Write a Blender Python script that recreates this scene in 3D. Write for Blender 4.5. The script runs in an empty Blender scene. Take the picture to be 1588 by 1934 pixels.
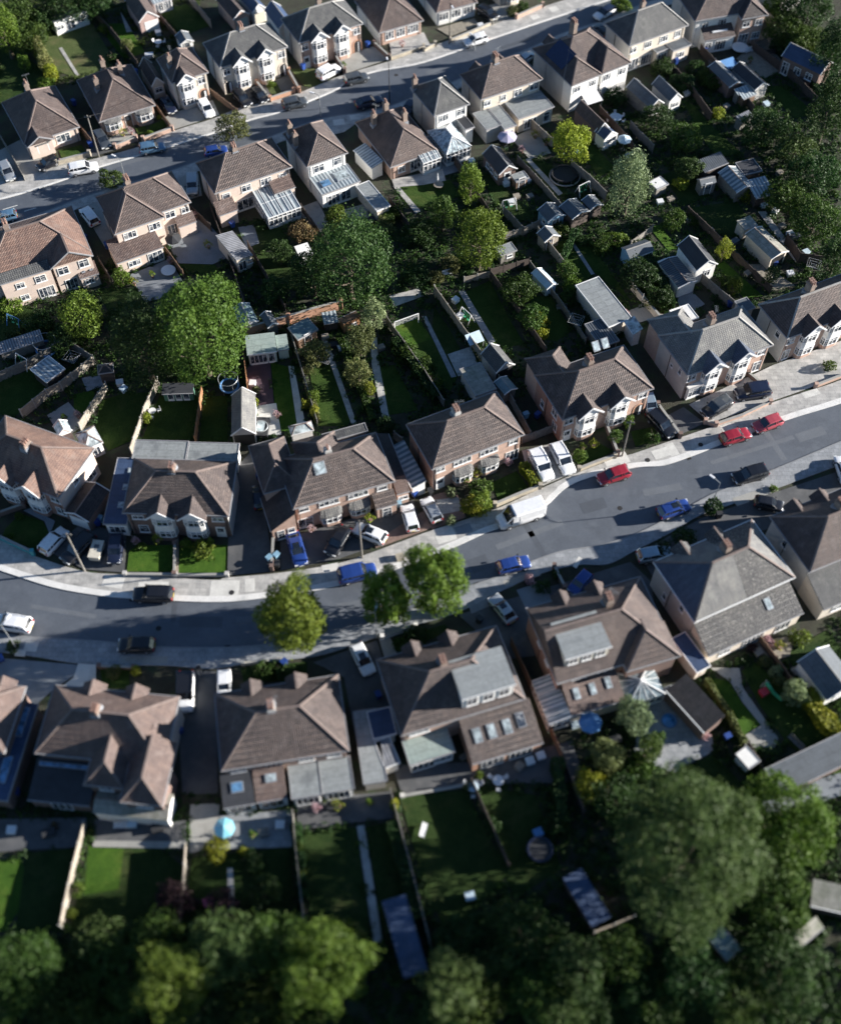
import bpy, math, random
import numpy as np
from mathutils import Vector, Matrix
S = bpy.context.scene
COL = S.collection
R = math.radians
rng = random.Random(7)

# ------------------------------------------------------------------ camera, sky, sun, exposure
PW, PH = 1588.0, 1934.0
CF, CP, CH = 2150.0, R(57.0), 118.0
cam_d = bpy.data.cameras.new('camera'); cam = bpy.data.objects.new('camera', cam_d); COL.objects.link(cam)
cam.location = (0, -CH / math.tan(CP), CH); cam.rotation_euler = (R(90) - CP, 0, 0)
cam_d.sensor_fit = 'VERTICAL'; cam_d.sensor_height = 24.0; cam_d.lens = 24.0 * CF / PH
cam_d.clip_start = 1.0; cam_d.clip_end = 6000
S.camera = cam
cam_d.dof.use_dof = True
cam_d.dof.focus_distance = 158.0
cam_d.dof.aperture_fstop = 0.0172
SUN_EL, SUN_AZ = 14.8, 7.0           # azimuth counter-clockwise from +x
w = bpy.data.worlds.new('World'); S.world = w; w.use_nodes = True
nt = w.node_tree; nt.nodes.clear()
sky = nt.nodes.new('ShaderNodeTexSky'); sky.sky_type = 'NISHITA'; sky.sun_disc = False
sky.sun_elevation = R(SUN_EL); sky.sun_rotation = R(90 - SUN_AZ); sky.altitude = 800; sky.air_density = 1.0; sky.dust_density = 0.2; sky.ozone_density = 3.5
bg = nt.nodes.new('ShaderNodeBackground'); bg.inputs['Strength'].default_value = 0.05
wo = nt.nodes.new('ShaderNodeOutputWorld')
nt.links.new(sky.outputs[0], bg.inputs[0]); nt.links.new(bg.outputs[0], wo.inputs[0])
sd = bpy.data.lights.new('sun', 'SUN'); sd.energy = 5.0; sd.angle = R(0.5); sd.color = (1.0, 0.945, 0.875)
sun = bpy.data.objects.new('sun', sd); COL.objects.link(sun)
sv = Vector((math.cos(R(SUN_EL)) * math.cos(R(SUN_AZ)), math.cos(R(SUN_EL)) * math.sin(R(SUN_AZ)), math.sin(R(SUN_EL))))
sun.rotation_euler = sv.to_track_quat('Z', 'Y').to_euler(); sun.location = (60, 0, 60)
S.view_settings.view_transform = 'Standard'; S.view_settings.look = 'None'; S.view_settings.gamma = 1
S.view_settings.exposure = 1.52

# ------------------------------------------------------------------ ground point under a place in the survey picture
_c = Vector(cam.location)
_F = Vector((0, math.cos(CP), -math.sin(CP))); _U = Vector((0, math.sin(CP), math.cos(CP)))
def P(px, py, z=0.0):
    d = _F * CF + Vector((1, 0, 0)) * (px - PW / 2) - _U * (py - PH / 2)
    return _c + d * ((z - _c.z) / d.z)
def height_of(base, top):
    g = P(*base); best = 1; be = 1e9
    for i in range(10, 140):
        h = i * 0.1; v = g + Vector((0, 0, h)) - _c; k = CF / v.dot(_F)
        e = abs(PH / 2 - v.dot(_U) * k - top[1])
        if e < be: be, best = e, h
    return best

# ------------------------------------------------------------------ materials
MATS = {}
def mat(name):
    m = bpy.data.materials.new(name); m.use_nodes = True; MATS[name] = m
    return m, m.node_tree, m.node_tree.nodes['Principled BSDF']
def nd(nt, t, **kw):
    n = nt.nodes.new(t)
    for k, v in kw.items():
        if k in n.inputs: n.inputs[k].default_value = v
        else: setattr(n, k, v)
    return n
def ramp(nt, src, stops):
    r = nt.nodes.new('ShaderNodeValToRGB'); e = r.color_ramp.elements
    e[0].position = stops[0][0]; e[0].color = (*stops[0][1], 1)
    e[1].position = stops[-1][0]; e[1].color = (*stops[-1][1], 1)
    for p, c in stops[1:-1]:
        x = e.new(p); x.color = (*c, 1)
    nt.links.new(src, r.inputs[0]); return r.outputs[0]
def mixc(nt, a, b, fac, mode='MIX'):
    m = nt.nodes.new('ShaderNodeMix'); m.data_type = 'RGBA'; m.blend_type = mode
    for s, v in ((6, a), (7, b), (0, fac)):
        if hasattr(v, 'is_linked') or hasattr(v, 'links'): nt.links.new(v, m.inputs[s])
        elif s == 0: m.inputs[0].default_value = v
        else: m.inputs[s].default_value = (*v, 1)
    return m.outputs[2]
def objrand(nt, k=1.0):
    oi = nt.nodes.new('ShaderNodeObjectInfo'); tc = nt.nodes.new('ShaderNodeTexCoord')
    a = nd(nt, 'ShaderNodeVectorMath', operation='SCALE'); nt.links.new(oi.outputs['Location'], a.inputs[0]); a.inputs['Scale'].default_value = 0.37 * k
    b = nd(nt, 'ShaderNodeVectorMath', operation='ADD'); nt.links.new(tc.outputs['Object'], b.inputs[0]); nt.links.new(a.outputs[0], b.inputs[1])
    return b.outputs[0]
def noise(nt, vec, scale, detail=4, rough=.6):
    n = nd(nt, 'ShaderNodeTexNoise', Scale=scale, Detail=detail, Roughness=rough)
    if vec is not None: nt.links.new(vec, n.inputs['Vector'])
    return n.outputs['Fac']
def bump(nt, bsdf, h, dist, strength=1.0):
    b = nd(nt, 'ShaderNodeBump', Strength=strength, Distance=dist)
    nt.links.new(h, b.inputs['Height']); nt.links.new(b.outputs[0], bsdf.inputs['Normal'])
def seams(name, w_=1.0, l_=3.2, k=.72):
    m = MATS[name]; nt = m.node_tree; b = nt.nodes['Principled BSDF']; src = b.inputs['Base Color'].links[0].from_socket
    uv = nt.nodes.new('ShaderNodeUVMap'); br = nd(nt, 'ShaderNodeTexBrick', Scale=1.0, offset=.37)
    br.inputs['Color1'].default_value = (1.06, 1.06, 1.06, 1); br.inputs['Color2'].default_value = (.93, .93, .94, 1); br.inputs['Mortar'].default_value = (k, k, k, 1)
    br.inputs['Brick Width'].default_value = l_; br.inputs['Row Height'].default_value = w_; br.inputs['Mortar Size'].default_value = .035
    nt.links.new(uv.outputs[0], br.inputs['Vector']); nt.links.new(mixc(nt, src, br.outputs['Color'], 1.0, 'MULTIPLY'), b.inputs['Base Color'])
def dark(c, k): return tuple(x * k for x in c)

def flat_mat(name, c, rough=.7, var=.25, scale=1.2, metal=0, fine=12, bmp=0.0, grime=None):
    m, nt, b = mat(name); v = objrand(nt)
    n1 = noise(nt, v, scale, 5, .65); n2 = noise(nt, v, fine, 3, .7)
    col = ramp(nt, n1, [(.3, dark(c, 1 - var)), (.5, c), (.72, dark(c, 1 + var))])
    col = mixc(nt, col, ramp(nt, n2, [(.25, (.55, .55, .55)), (.7, (1.25, 1.25, 1.25))]), .55, 'MULTIPLY')
    if grime:
        n3 = noise(nt, v, .5, 5, .7)
        col = mixc(nt, col, grime, ramp(nt, n3, [(.5, (0, 0, 0)), (.68, (1, 1, 1))]))
    nt.links.new(col, b.inputs['Base Color']); b.inputs['Roughness'].default_value = rough; b.inputs['Metallic'].default_value = metal
    if bmp: bump(nt, b, n2, bmp)
    return m
def tile_mat(name, c, c2, mort, bw=.30, rh=.32, lichen=None, bmp=.10, rough=.75, spots=None):
    m, nt, b = mat(name)
    if name.startswith('tile'): c, c2 = dark(c, .85), dark(c2, .85)
    uv = nt.nodes.new('ShaderNodeUVMap'); v = objrand(nt)
    br = nd(nt, 'ShaderNodeTexBrick', Scale=1.0, offset=.5)
    br.inputs['Color1'].default_value = (*c, 1); br.inputs['Color2'].default_value = (*c2, 1); br.inputs['Mortar'].default_value = (*mort, 1)
    br.inputs['Brick Width'].default_value = bw; br.inputs['Row Height'].default_value = rh; br.inputs['Mortar Size'].default_value = .045
    br.inputs['Mortar Smooth'].default_value = .4; br.inputs['Bias'].default_value = 0
    nt.links.new(uv.outputs[0], br.inputs['Vector'])
    n1 = noise(nt, v, .45, 5, .65); n2 = noise(nt, v, 7, 3, .7)
    col = mixc(nt, br.outputs['Color'], ramp(nt, n1, [(.3, (.72, .72, .75)), (.7, (1.22, 1.18, 1.12))]), 1.0, 'MULTIPLY')
    col = mixc(nt, col, ramp(nt, n2, [(.3, (.75, .75, .75)), (.7, (1.2, 1.2, 1.2))]), 1.0, 'MULTIPLY')
    sv_ = nd(nt, 'ShaderNodeVectorMath', operation='MULTIPLY'); sv_.inputs[1].default_value = (1.6, .35, 1); nt.links.new(uv.outputs[0], sv_.inputs[0])
    a2 = nd(nt, 'ShaderNodeVectorMath', operation='ADD'); oi2 = nt.nodes.new('ShaderNodeObjectInfo'); nt.links.new(sv_.outputs[0], a2.inputs[0]); nt.links.new(oi2.outputs['Location'], a2.inputs[1])
    n5 = noise(nt, a2.outputs[0], 1.1, 5, .75); col = mixc(nt, col, ramp(nt, n5, [(.32, (.62, .62, .66)), (.5, (1, 1, 1)), (.70, (1.3, 1.27, 1.2))]), .8, 'MULTIPLY')
    if lichen:
        n3 = noise(nt, v, .8, 6, .75)
        col = mixc(nt, col, lichen, ramp(nt, n3, [(.52, (0, 0, 0)), (.75, (.8, .8, .8))]))
    if spots:
        n4 = noise(nt, v, 5.5, 2, .5)
        col = mixc(nt, col, spots, ramp(nt, n4, [(.60, (0, 0, 0)), (.66, (.9, .9, .9))]))
    nt.links.new(col, b.inputs['Base Color']); b.inputs['Roughness'].default_value = rough
    wv = nd(nt, 'ShaderNodeTexWave', Scale=1.0 / bw * math.pi / math.pi / 1.0, Distortion=0.0); wv.wave_type = 'BANDS'; wv.bands_direction = 'X'
    sc = nd(nt, 'ShaderNodeVectorMath', operation='SCALE'); sc.inputs['Scale'].default_value = 0.3183 * 1.0
    nt.links.new(uv.outputs[0], sc.inputs[0]); nt.links.new(sc.outputs[0], wv.inputs['Vector'])
    add = nd(nt, 'ShaderNodeMath', operation='SUBTRACT'); nt.links.new(wv.outputs['Fac'], add.inputs[0]); nt.links.new(br.outputs['Fac'], add.inputs[1])
    if bmp: bump(nt, b, add.outputs[0], bmp, .8)
    return m
def brick_mat(name, c, c2, mort=(.34, .31, .28), bw=.24, rh=.085, grime=.8):
    m, nt, b = mat(name)
    uv = nt.nodes.new('ShaderNodeUVMap'); v = objrand(nt)
    br = nd(nt, 'ShaderNodeTexBrick', Scale=1.0, offset=.5)
    br.inputs['Color1'].default_value = (*c, 1); br.inputs['Color2'].default_value = (*c2, 1); br.inputs['Mortar'].default_value = (*mort, 1)
    br.inputs['Brick Width'].default_value = bw; br.inputs['Row Height'].default_value = rh; br.inputs['Mortar Size'].default_value = .012
    nt.links.new(uv.outputs[0], br.inputs['Vector'])
    n1 = noise(nt, v, .7, 5, .7)
    col = mixc(nt, br.outputs['Color'], ramp(nt, n1, [(.3, (grime, grime, grime)), (.7, (1.15, 1.12, 1.1))]), 1.0, 'MULTIPLY')
    nt.links.new(col, b.inputs['Base Color']); b.inputs['Roughness'].default_value = .85
    return m
def ribbed_mat(name, c, c2, pitch=.3, rough=.4, metal=0.0, trans=0.0):
    m, nt, b = mat(name)
    uv = nt.nodes.new('ShaderNodeUVMap'); v = objrand(nt)
    wv = nd(nt, 'ShaderNodeTexWave', Scale=.3183 / pitch * 1.0); wv.bands_direction = 'X'
    nt.links.new(uv.outputs[0], wv.inputs['Vector'])
    n1 = noise(nt, v, .9, 4, .6)
    col = mixc(nt, ramp(nt, wv.outputs['Fac'], [(.35, c2), (.65, c)]), ramp(nt, n1, [(.3, (.7, .7, .7)), (.7, (1.15, 1.15, 1.15))]), 1.0, 'MULTIPLY')
    nt.links.new(col, b.inputs['Base Color']); b.inputs['Roughness'].default_value = rough; b.inputs['Metallic'].default_value = metal
    bump(nt, b, wv.outputs['Fac'], .05, .6)
    return m
def paint_mat(name, c, metal=.0, rough=.28):
    m, nt, b = mat(name); v = objrand(nt); n = noise(nt, v, 3, 3)
    nt.links.new(ramp(nt, n, [(.3, dark(c, .9)), (.7, dark(c, 1.06))]), b.inputs['Base Color'])
    b.inputs['Metallic'].default_value = metal; b.inputs['Roughness'].default_value = rough
    b.inputs['Coat Weight'].default_value = .7; b.inputs['Coat Roughness'].default_value = .08
    return m
def grass_mat(name, c, c2, scale=.5, mow=0.0):
    m, nt, b = mat(name); tc = nt.nodes.new('ShaderNodeTexCoord'); v = tc.outputs['Object']
    n1 = noise(nt, v, scale, 6, .7); n2 = noise(nt, v, 9, 4, .8)
    col = ramp(nt, n1, [(.32, c), (.5, tuple((a + d) / 2 for a, d in zip(c, c2))), (.68, c2)])
    col = mixc(nt, col, ramp(nt, n2, [(.25, (.45, .5, .45)), (.75, (1.45, 1.4, 1.3))]), .9, 'MULTIPLY')
    n3 = noise(nt, v, .22, 4, .75); col = mixc(nt, col, (c2[0] * 1.7, c2[1] * 1.15, c2[2] * 1.5), ramp(nt, n3, [(.52, (0, 0, 0)), (.72, (.75, .75, .75))]))
    n4 = noise(nt, v, 1.3, 5, .8); col = mixc(nt, col, (.05, .042, .026), ramp(nt, n4, [(.62, (0, 0, 0)), (.74, (.7, .7, .7))]))
    nt.links.new(col, b.inputs['Base Color']); b.inputs['Roughness'].default_value = .9
    b.inputs['Specular IOR Level'].default_value = .1
    bump(nt, b, n2, .25, 1.0)
    return m
def leaf_mat(name, c, c2, c3=None):
    m, nt, b = mat(name); v = objrand(nt)
    n1 = noise(nt, v, .9, 3, .6); n2 = noise(nt, v, 6, 2, .5)
    c3 = c3 or dark(c2, 1.5)
    col = ramp(nt, n1, [(.3, c), (.55, c2), (.75, c3)])
    col = mixc(nt, col, ramp(nt, n2, [(.3, (.6, .65, .6)), (.7, (1.35, 1.3, 1.2))]), 1.0, 'MULTIPLY')
    oi = nt.nodes.new('ShaderNodeObjectInfo')
    hs = nd(nt, 'ShaderNodeHueSaturation'); mr = nd(nt, 'ShaderNodeMapRange'); mr.inputs['To Min'].default_value = .478; mr.inputs['To Max'].default_value = .512
    mv = nd(nt, 'ShaderNodeMath', operation='MULTIPLY_ADD'); fr = nd(nt, 'ShaderNodeMath', operation='FRACT'); m7 = nd(nt, 'ShaderNodeMath', operation='MULTIPLY'); m7.inputs[1].default_value = 7.31; nt.links.new(oi.outputs['Random'], m7.inputs[0]); nt.links.new(m7.outputs[0], fr.inputs[0]); nt.links.new(fr.outputs[0], mv.inputs[0]); mv.inputs[1].default_value = .5; mv.inputs[2].default_value = .75; nt.links.new(mv.outputs[0], hs.inputs['Value'])
    nt.links.new(oi.outputs['Random'], mr.inputs[0]); nt.links.new(mr.outputs[0], hs.inputs['Hue']); nt.links.new(col, hs.inputs['Color'])
    nt.links.new(hs.outputs[0], b.inputs['Base Color']); b.inputs['Roughness'].default_value = .6; b.inputs['Specular IOR Level'].default_value = .25
    tr = nt.nodes.new('ShaderNodeBsdfTranslucent'); nt.links.new(hs.outputs[0], tr.inputs[0])
    mx = nt.nodes.new('ShaderNodeMixShader'); mx.inputs[0].default_value = .28
    out = nt.nodes['Material Output']
    nt.links.new(b.outputs[0], mx.inputs[1]); nt.links.new(tr.outputs[0], mx.inputs[2]); nt.links.new(mx.outputs[0], out.inputs[0])
    return m

# roofs
tile_mat('tile_brown', (.112, .083, .077), (.142, .107, .098), (.055, .043, .041), bw=.21, rh=.30, bmp=.03, lichen=(.160, .132, .122))
tile_mat('tile_dark', (.058, .047, .048), (.078, .064, .063), (.026, .021, .022), bw=.21, rh=.30, bmp=.03, lichen=(.095, .082, .078))
tile_mat('tile_rosy', (.160, .113, .101), (.200, .146, .130), (.08, .056, .05), bw=.21, rh=.30, bmp=.03, lichen=(.205, .165, .15))
tile_mat('tile_orange', (.225, .142, .114), (.275, .178, .144), (.12, .075, .06), bw=.21, rh=.30, bmp=.03, lichen=(.25, .20, .17))
tile_mat('tile_dots', (.160, .125, .115), (.105, .082, .077), (.040, .031, .031), bw=.24, rh=.32, bmp=.05, lichen=(.165, .138, .128))
tile_mat('slate_grey', (.082, .087, .090), (.108, .113, .115), (.045, .047, .052), bw=.3, rh=.25, bmp=.02, lichen=(.155, .158, .145))
tile_mat('slate_blue', (.060, .085, .13), (.075, .10, .15), (.04, .05, .08), bw=.3, rh=.25, bmp=.015, rough=.55)
tile_mat('slate_pale', (.165, .170, .165), (.205, .208, .20), (.10, .10, .105), bw=.3, rh=.25, bmp=.015, lichen=(.27, .27, .245))
tile_mat('slate_speck', (.085, .085, .09), (.12, .12, .122), (.03, .03, .03), bw=.3, rh=.3, bmp=.04, spots=(.30, .29, .26))
flat_mat('felt_grey', (.27, .29, .29), .7, .15, .5, fine=3, grime=(.17, .185, .19))
flat_mat('felt_dark', (.10, .115, .13), .7, .2, .6, fine=5)
flat_mat('felt_blue', (.040, .068, .135), .55, .2, .6, fine=5)
flat_mat('felt_green', (.30, .36, .33), .7, .12, .5, fine=4, grime=(.22, .28, .26))
flat_mat('felt_teal', (.15, .22, .24), .6, .2, .7, fine=4, grime=(.22, .28, .28))
flat_mat('felt_black', (.035, .038, .045), .7, .25, .6, fine=6)
flat_mat('concrete_roof', (.30, .29, .25), .9, .3, 1.4, fine=8, grime=(.17, .18, .13))
ribbed_mat('corrugated', (.27, .28, .30), (.13, .135, .15), .35)
ribbed_mat('corrugated_dark', (.10, .115, .13), (.045, .05, .06), .35)
ribbed_mat('polycarbonate', (.42, .47, .49), (.20, .24, .27), .55, .25)
ribbed_mat('polycarb_dark', (.13, .17, .20), (.35, .38, .40), .75, .2)
for n_ in ('felt_grey', 'felt_dark', 'felt_blue', 'felt_green', 'felt_teal', 'felt_black', 'concrete_roof'): seams(n_)
# walls
brick_mat('brick_peach', (.43, .255, .19), (.50, .325, .25), (.44, .38, .33), grime=.8)
brick_mat('brick_red', (.30, .13, .09), (.38, .18, .12), (.33, .28, .24))
brick_mat('brick_stack', (.27, .20, .165), (.35, .27, .225), (.25, .22, .19), grime=.6)
brick_mat('brick_brown', (.16, .095, .08), (.21, .13, .10), (.16, .14, .13))
brick_mat('brick_orange', (.46, .20, .11), (.52, .27, .16), (.4, .33, .27))
flat_mat('pebbledash', (.50, .485, .46), .95, .12, .6, fine=14, bmp=.02, grime=(.41, .40, .38))
flat_mat('render_cream', (.62, .55, .46), .9, .08, .5, fine=6, grime=(.52, .47, .40))
flat_mat('render_white', (.78, .77, .74), .8, .05, .5, fine=5, grime=(.66, .66, .63))
flat_mat('render_peach', (.60, .49, .42), .9, .09, .6, fine=9, grime=(.52, .44, .39))
flat_mat('render_pink', (.46, .33, .30), .9, .1, .6, fine=9)
flat_mat('white_paint', (.80, .80, .79), .45, .04, 2, fine=8)
flat_mat('cream_paint', (.60, .56, .47), .6, .06, 2, fine=8)
flat_mat('mint_paint', (.40, .50, .45), .7, .1, 1, fine=8)
flat_mat('blue_paint', (.22, .38, .52), .6, .12, 1, fine=8)
flat_mat('teal_paint', (.06, .30, .33), .6, .12, 1, fine=8)
flat_mat('green_paint', (.08, .20, .14), .6, .12, 1, fine=8)
flat_mat('black_paint', (.02, .02, .022), .5, .2, 1, fine=8)
flat_mat('grey_trim', (.30, .30, .31), .7, .12, 2, fine=8)
flat_mat('lead', (.26, .28, .31), .55, .15, 2, fine=8)
flat_mat('ridge_clay', (.20, .155, .137), .8, .2, 2, fine=8)
flat_mat('ridge_grey', (.34, .33, .31), .8, .2, 2, fine=8)
flat_mat('pot_clay', (.27, .165, .13), .8, .25, 3, fine=8)
flat_mat('pot_cream', (.55, .48, .38), .8, .2, 3, fine=8)
flat_mat('solar', (.015, .025, .07), .25, .1, 3, fine=2)
# ground
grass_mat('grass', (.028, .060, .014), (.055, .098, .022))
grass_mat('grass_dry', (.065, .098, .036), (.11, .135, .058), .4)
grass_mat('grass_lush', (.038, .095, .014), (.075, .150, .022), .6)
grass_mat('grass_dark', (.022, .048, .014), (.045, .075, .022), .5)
flat_mat('soil', (.040, .040, .026), .95, .35, .5, fine=6, bmp=.1, grime=(.028, .055, .02))
flat_mat('asphalt', (.094, .108, .130), .62, .14, .22, fine=10, grime=(.112, .127, .148))
flat_mat('asphalt_old', (.122, .136, .155), .75, .14, .3, fine=14)
flat_mat('asphalt_new', (.076, .087, .104), .6, .14, .3, fine=14)
flat_mat('tarmac', (.085, .088, .092), .8, .2, .4, fine=14, grime=(.12, .12, .12))
flat_mat('concrete', (.34, .335, .31), .85, .2, .5, fine=9, grime=(.24, .245, .235))
flat_mat('concrete_pale', (.62, .61, .57), .8, .12, .6, fine=9, grime=(.48, .47, .44))
flat_mat('concrete_blue', (.20, .225, .25), .8, .15, .5, fine=9)
flat_mat('gravel', (.26, .235, .19), .95, .3, 2, fine=20, bmp=.04)
flat_mat('plum_paving', (.085, .05, .062), .8, .2, .8, fine=9)
flat_mat('decking', (.20, .215, .235), .8, .2, .8, fine=9)
brick_mat('block_paving', (.22, .14, .115), (.28, .19, .155), (.12, .10, .09), .2, .1)
brick_mat('slabs', (.40, .40, .385), (.50, .495, .475), (.22, .22, .21), .9, .6, grime=.62)
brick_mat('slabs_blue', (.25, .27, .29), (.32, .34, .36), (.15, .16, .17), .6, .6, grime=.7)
brick_mat('stone_wall', (.52, .47, .37), (.40, .36, .29), (.28, .25, .2), .45, .2, grime=.7)
flat_mat('kerb_stone', (.72, .71, .68), .8, .12, 1, fine=7, grime=(.5, .5, .48))
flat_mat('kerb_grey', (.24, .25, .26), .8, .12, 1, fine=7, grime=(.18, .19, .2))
# wood
def wood_mat(name, c):
    m, nt, b = mat(name); uv = nt.nodes.new('ShaderNodeUVMap'); v = objrand(nt)
    wv = nd(nt, 'ShaderNodeTexWave', Scale=2.4, Distortion=.6); wv.bands_direction = 'X'; nt.links.new(uv.outputs[0], wv.inputs['Vector'])
    n1 = noise(nt, v, 1.5, 4)
    col = mixc(nt, ramp(nt, wv.outputs['Fac'], [(.05, dark(c, .45)), (.3, c)]), ramp(nt, n1, [(.3, (.7, .7, .7)), (.7, (1.2, 1.2, 1.2))]), 1.0, 'MULTIPLY')
    nt.links.new(col, b.inputs['Base Color']); b.inputs['Roughness'].default_value = .85
wood_mat('wood_pale', (.34, .30, .245)); wood_mat('wood_grey', (.24, .225, .20)); wood_mat('wood_brown', (.21, .13, .085))
wood_mat('wood_orange', (.40, .20, .10)); wood_mat('wood_dark', (.085, .065, .055)); wood_mat('wood_blue', (.20, .32, .42)); wood_mat('bark', (.11, .085, .06))
# glass, paint, plastics
def glass_mat(name, c, rough=.08, curtain=False):
    m, nt, b = mat(name); v = objrand(nt); n = noise(nt, v, 1.6, 3)
    nt.links.new(ramp(nt, n, [(.35, dark(c, .4)), (.52, c), (.60, (.30, .31, .32))] if curtain else [(.35, dark(c, .4)), (.65, dark(c, 1.6))]), b.inputs['Base Color'])
    b.inputs['Roughness'].default_value = rough; b.inputs['Specular IOR Level'].default_value = .9; b.inputs['Coat Weight'].default_value = .4
glass_mat('glass', (.045, .06, .085), curtain=True); glass_mat('glass_roof', (.15, .185, .20), .2); glass_mat('car_glass', (.012, .016, .022)); glass_mat('glass_blue', (.10, .22, .38))
glass_mat('glass_pale', (.36, .42, .44), .15); glass_mat('water_blue', (.05, .25, .55), .1)
for n_, c_, me in (('car_white', (.80, .81, .82), 0), ('car_silver', (.45, .48, .50), .5), ('car_black', (.012, .013, .017), .1), ('car_navy', (.015, .022, .05), .2),
                   ('car_blue', (.025, .065, .27), .3), ('car_lightblue', (.13, .25, .38), .4), ('car_grey', (.10, .115, .13), .5), ('car_red', (.30, .02, .035), .1),
                   ('car_pink', (.42, .07, .09), .1), ('car_paleblue', (.30, .40, .48), .4)):
    paint_mat(n_, c_, me)
flat_mat('tyre', (.018, .018, .02), .85, .1); flat_mat('rim', (.42, .43, .45), .35, .1, metal=.7)
flat_mat('lamp_glass', (.75, .77, .78), .2, .05); flat_mat('lamp_red', (.42, .02, .02), .3, .1)
flat_mat('plate_white', (.75, .75, .70), .5, .03); flat_mat('plate_yellow', (.70, .50, .05), .5, .03)
flat_mat('bin_blue', (.02, .06, .25), .5, .15); flat_mat('bin_black', (.03, .032, .035), .5, .2); flat_mat('bin_pale', (.22, .38, .50), .5, .15)
flat_mat('metal_pole', (.34, .36, .37), .45, .15, metal=.4); flat_mat('plastic_white', (.74, .75, .76), .4, .05); flat_mat('fabric_cream', (.68, .66, .60), .9, .08)
flat_mat('fabric_lilac', (.48, .45, .58), .9, .12); flat_mat('fabric_blue', (.10, .25, .50), .8, .12); flat_mat('fabric_pale', (.50, .62, .70), .6, .12); flat_mat('fabric_dark', (.03, .032, .036), .8, .2)
flat_mat('toy_green', (.06, .42, .20), .4, .1); flat_mat('toy_red', (.50, .04, .06), .4, .1); flat_mat('toy_pink', (.62, .12, .22), .5, .1); flat_mat('toy_yellow', (.65, .50, .10), .5, .1)
flat_mat('toy_aqua', (.25, .60, .72), .4, .1)
leaf_mat('leaf_green', (.026, .058, .012), (.052, .100, .018), (.095, .150, .030))
leaf_mat('leaf_bright', (.058, .108, .013), (.105, .170, .022), (.17, .235, .036))
leaf_mat('leaf_deep', (.018, .048, .012), (.034, .075, .018), (.075, .125, .03))
leaf_mat('leaf_dark', (.016, .042, .012), (.030, .070, .018), (.05, .10, .026))
leaf_mat('leaf_yellow', (.13, .17, .018), (.24, .28, .028), (.36, .37, .05))
leaf_mat('leaf_olive', (.08, .10, .035), (.13, .15, .055), (.20, .21, .09))
leaf_mat('leaf_dome', (.045, .092, .014), (.080, .142, .022), (.135, .20, .035))
leaf_mat('leaf_sage', (.035, .070, .020), (.062, .108, .032), (.105, .155, .052))
leaf_mat('leaf_street', (.070, .120, .014), (.125, .195, .024), (.20, .27, .04))
leaf_mat('leaf_pale', (.12, .17, .085), (.19, .25, .13), (.28, .34, .20))
leaf_mat('leaf_bronze', (.12, .075, .045), (.20, .13, .07), (.26, .20, .10))
leaf_mat('leaf_purple', (.03, .016, .022), (.055, .03, .04), (.08, .05, .06))
leaf_mat('flower_pink', (.35, .20, .25), (.5, .35, .38), (.6, .5, .5))
def M(n): return MATS[n]

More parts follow.
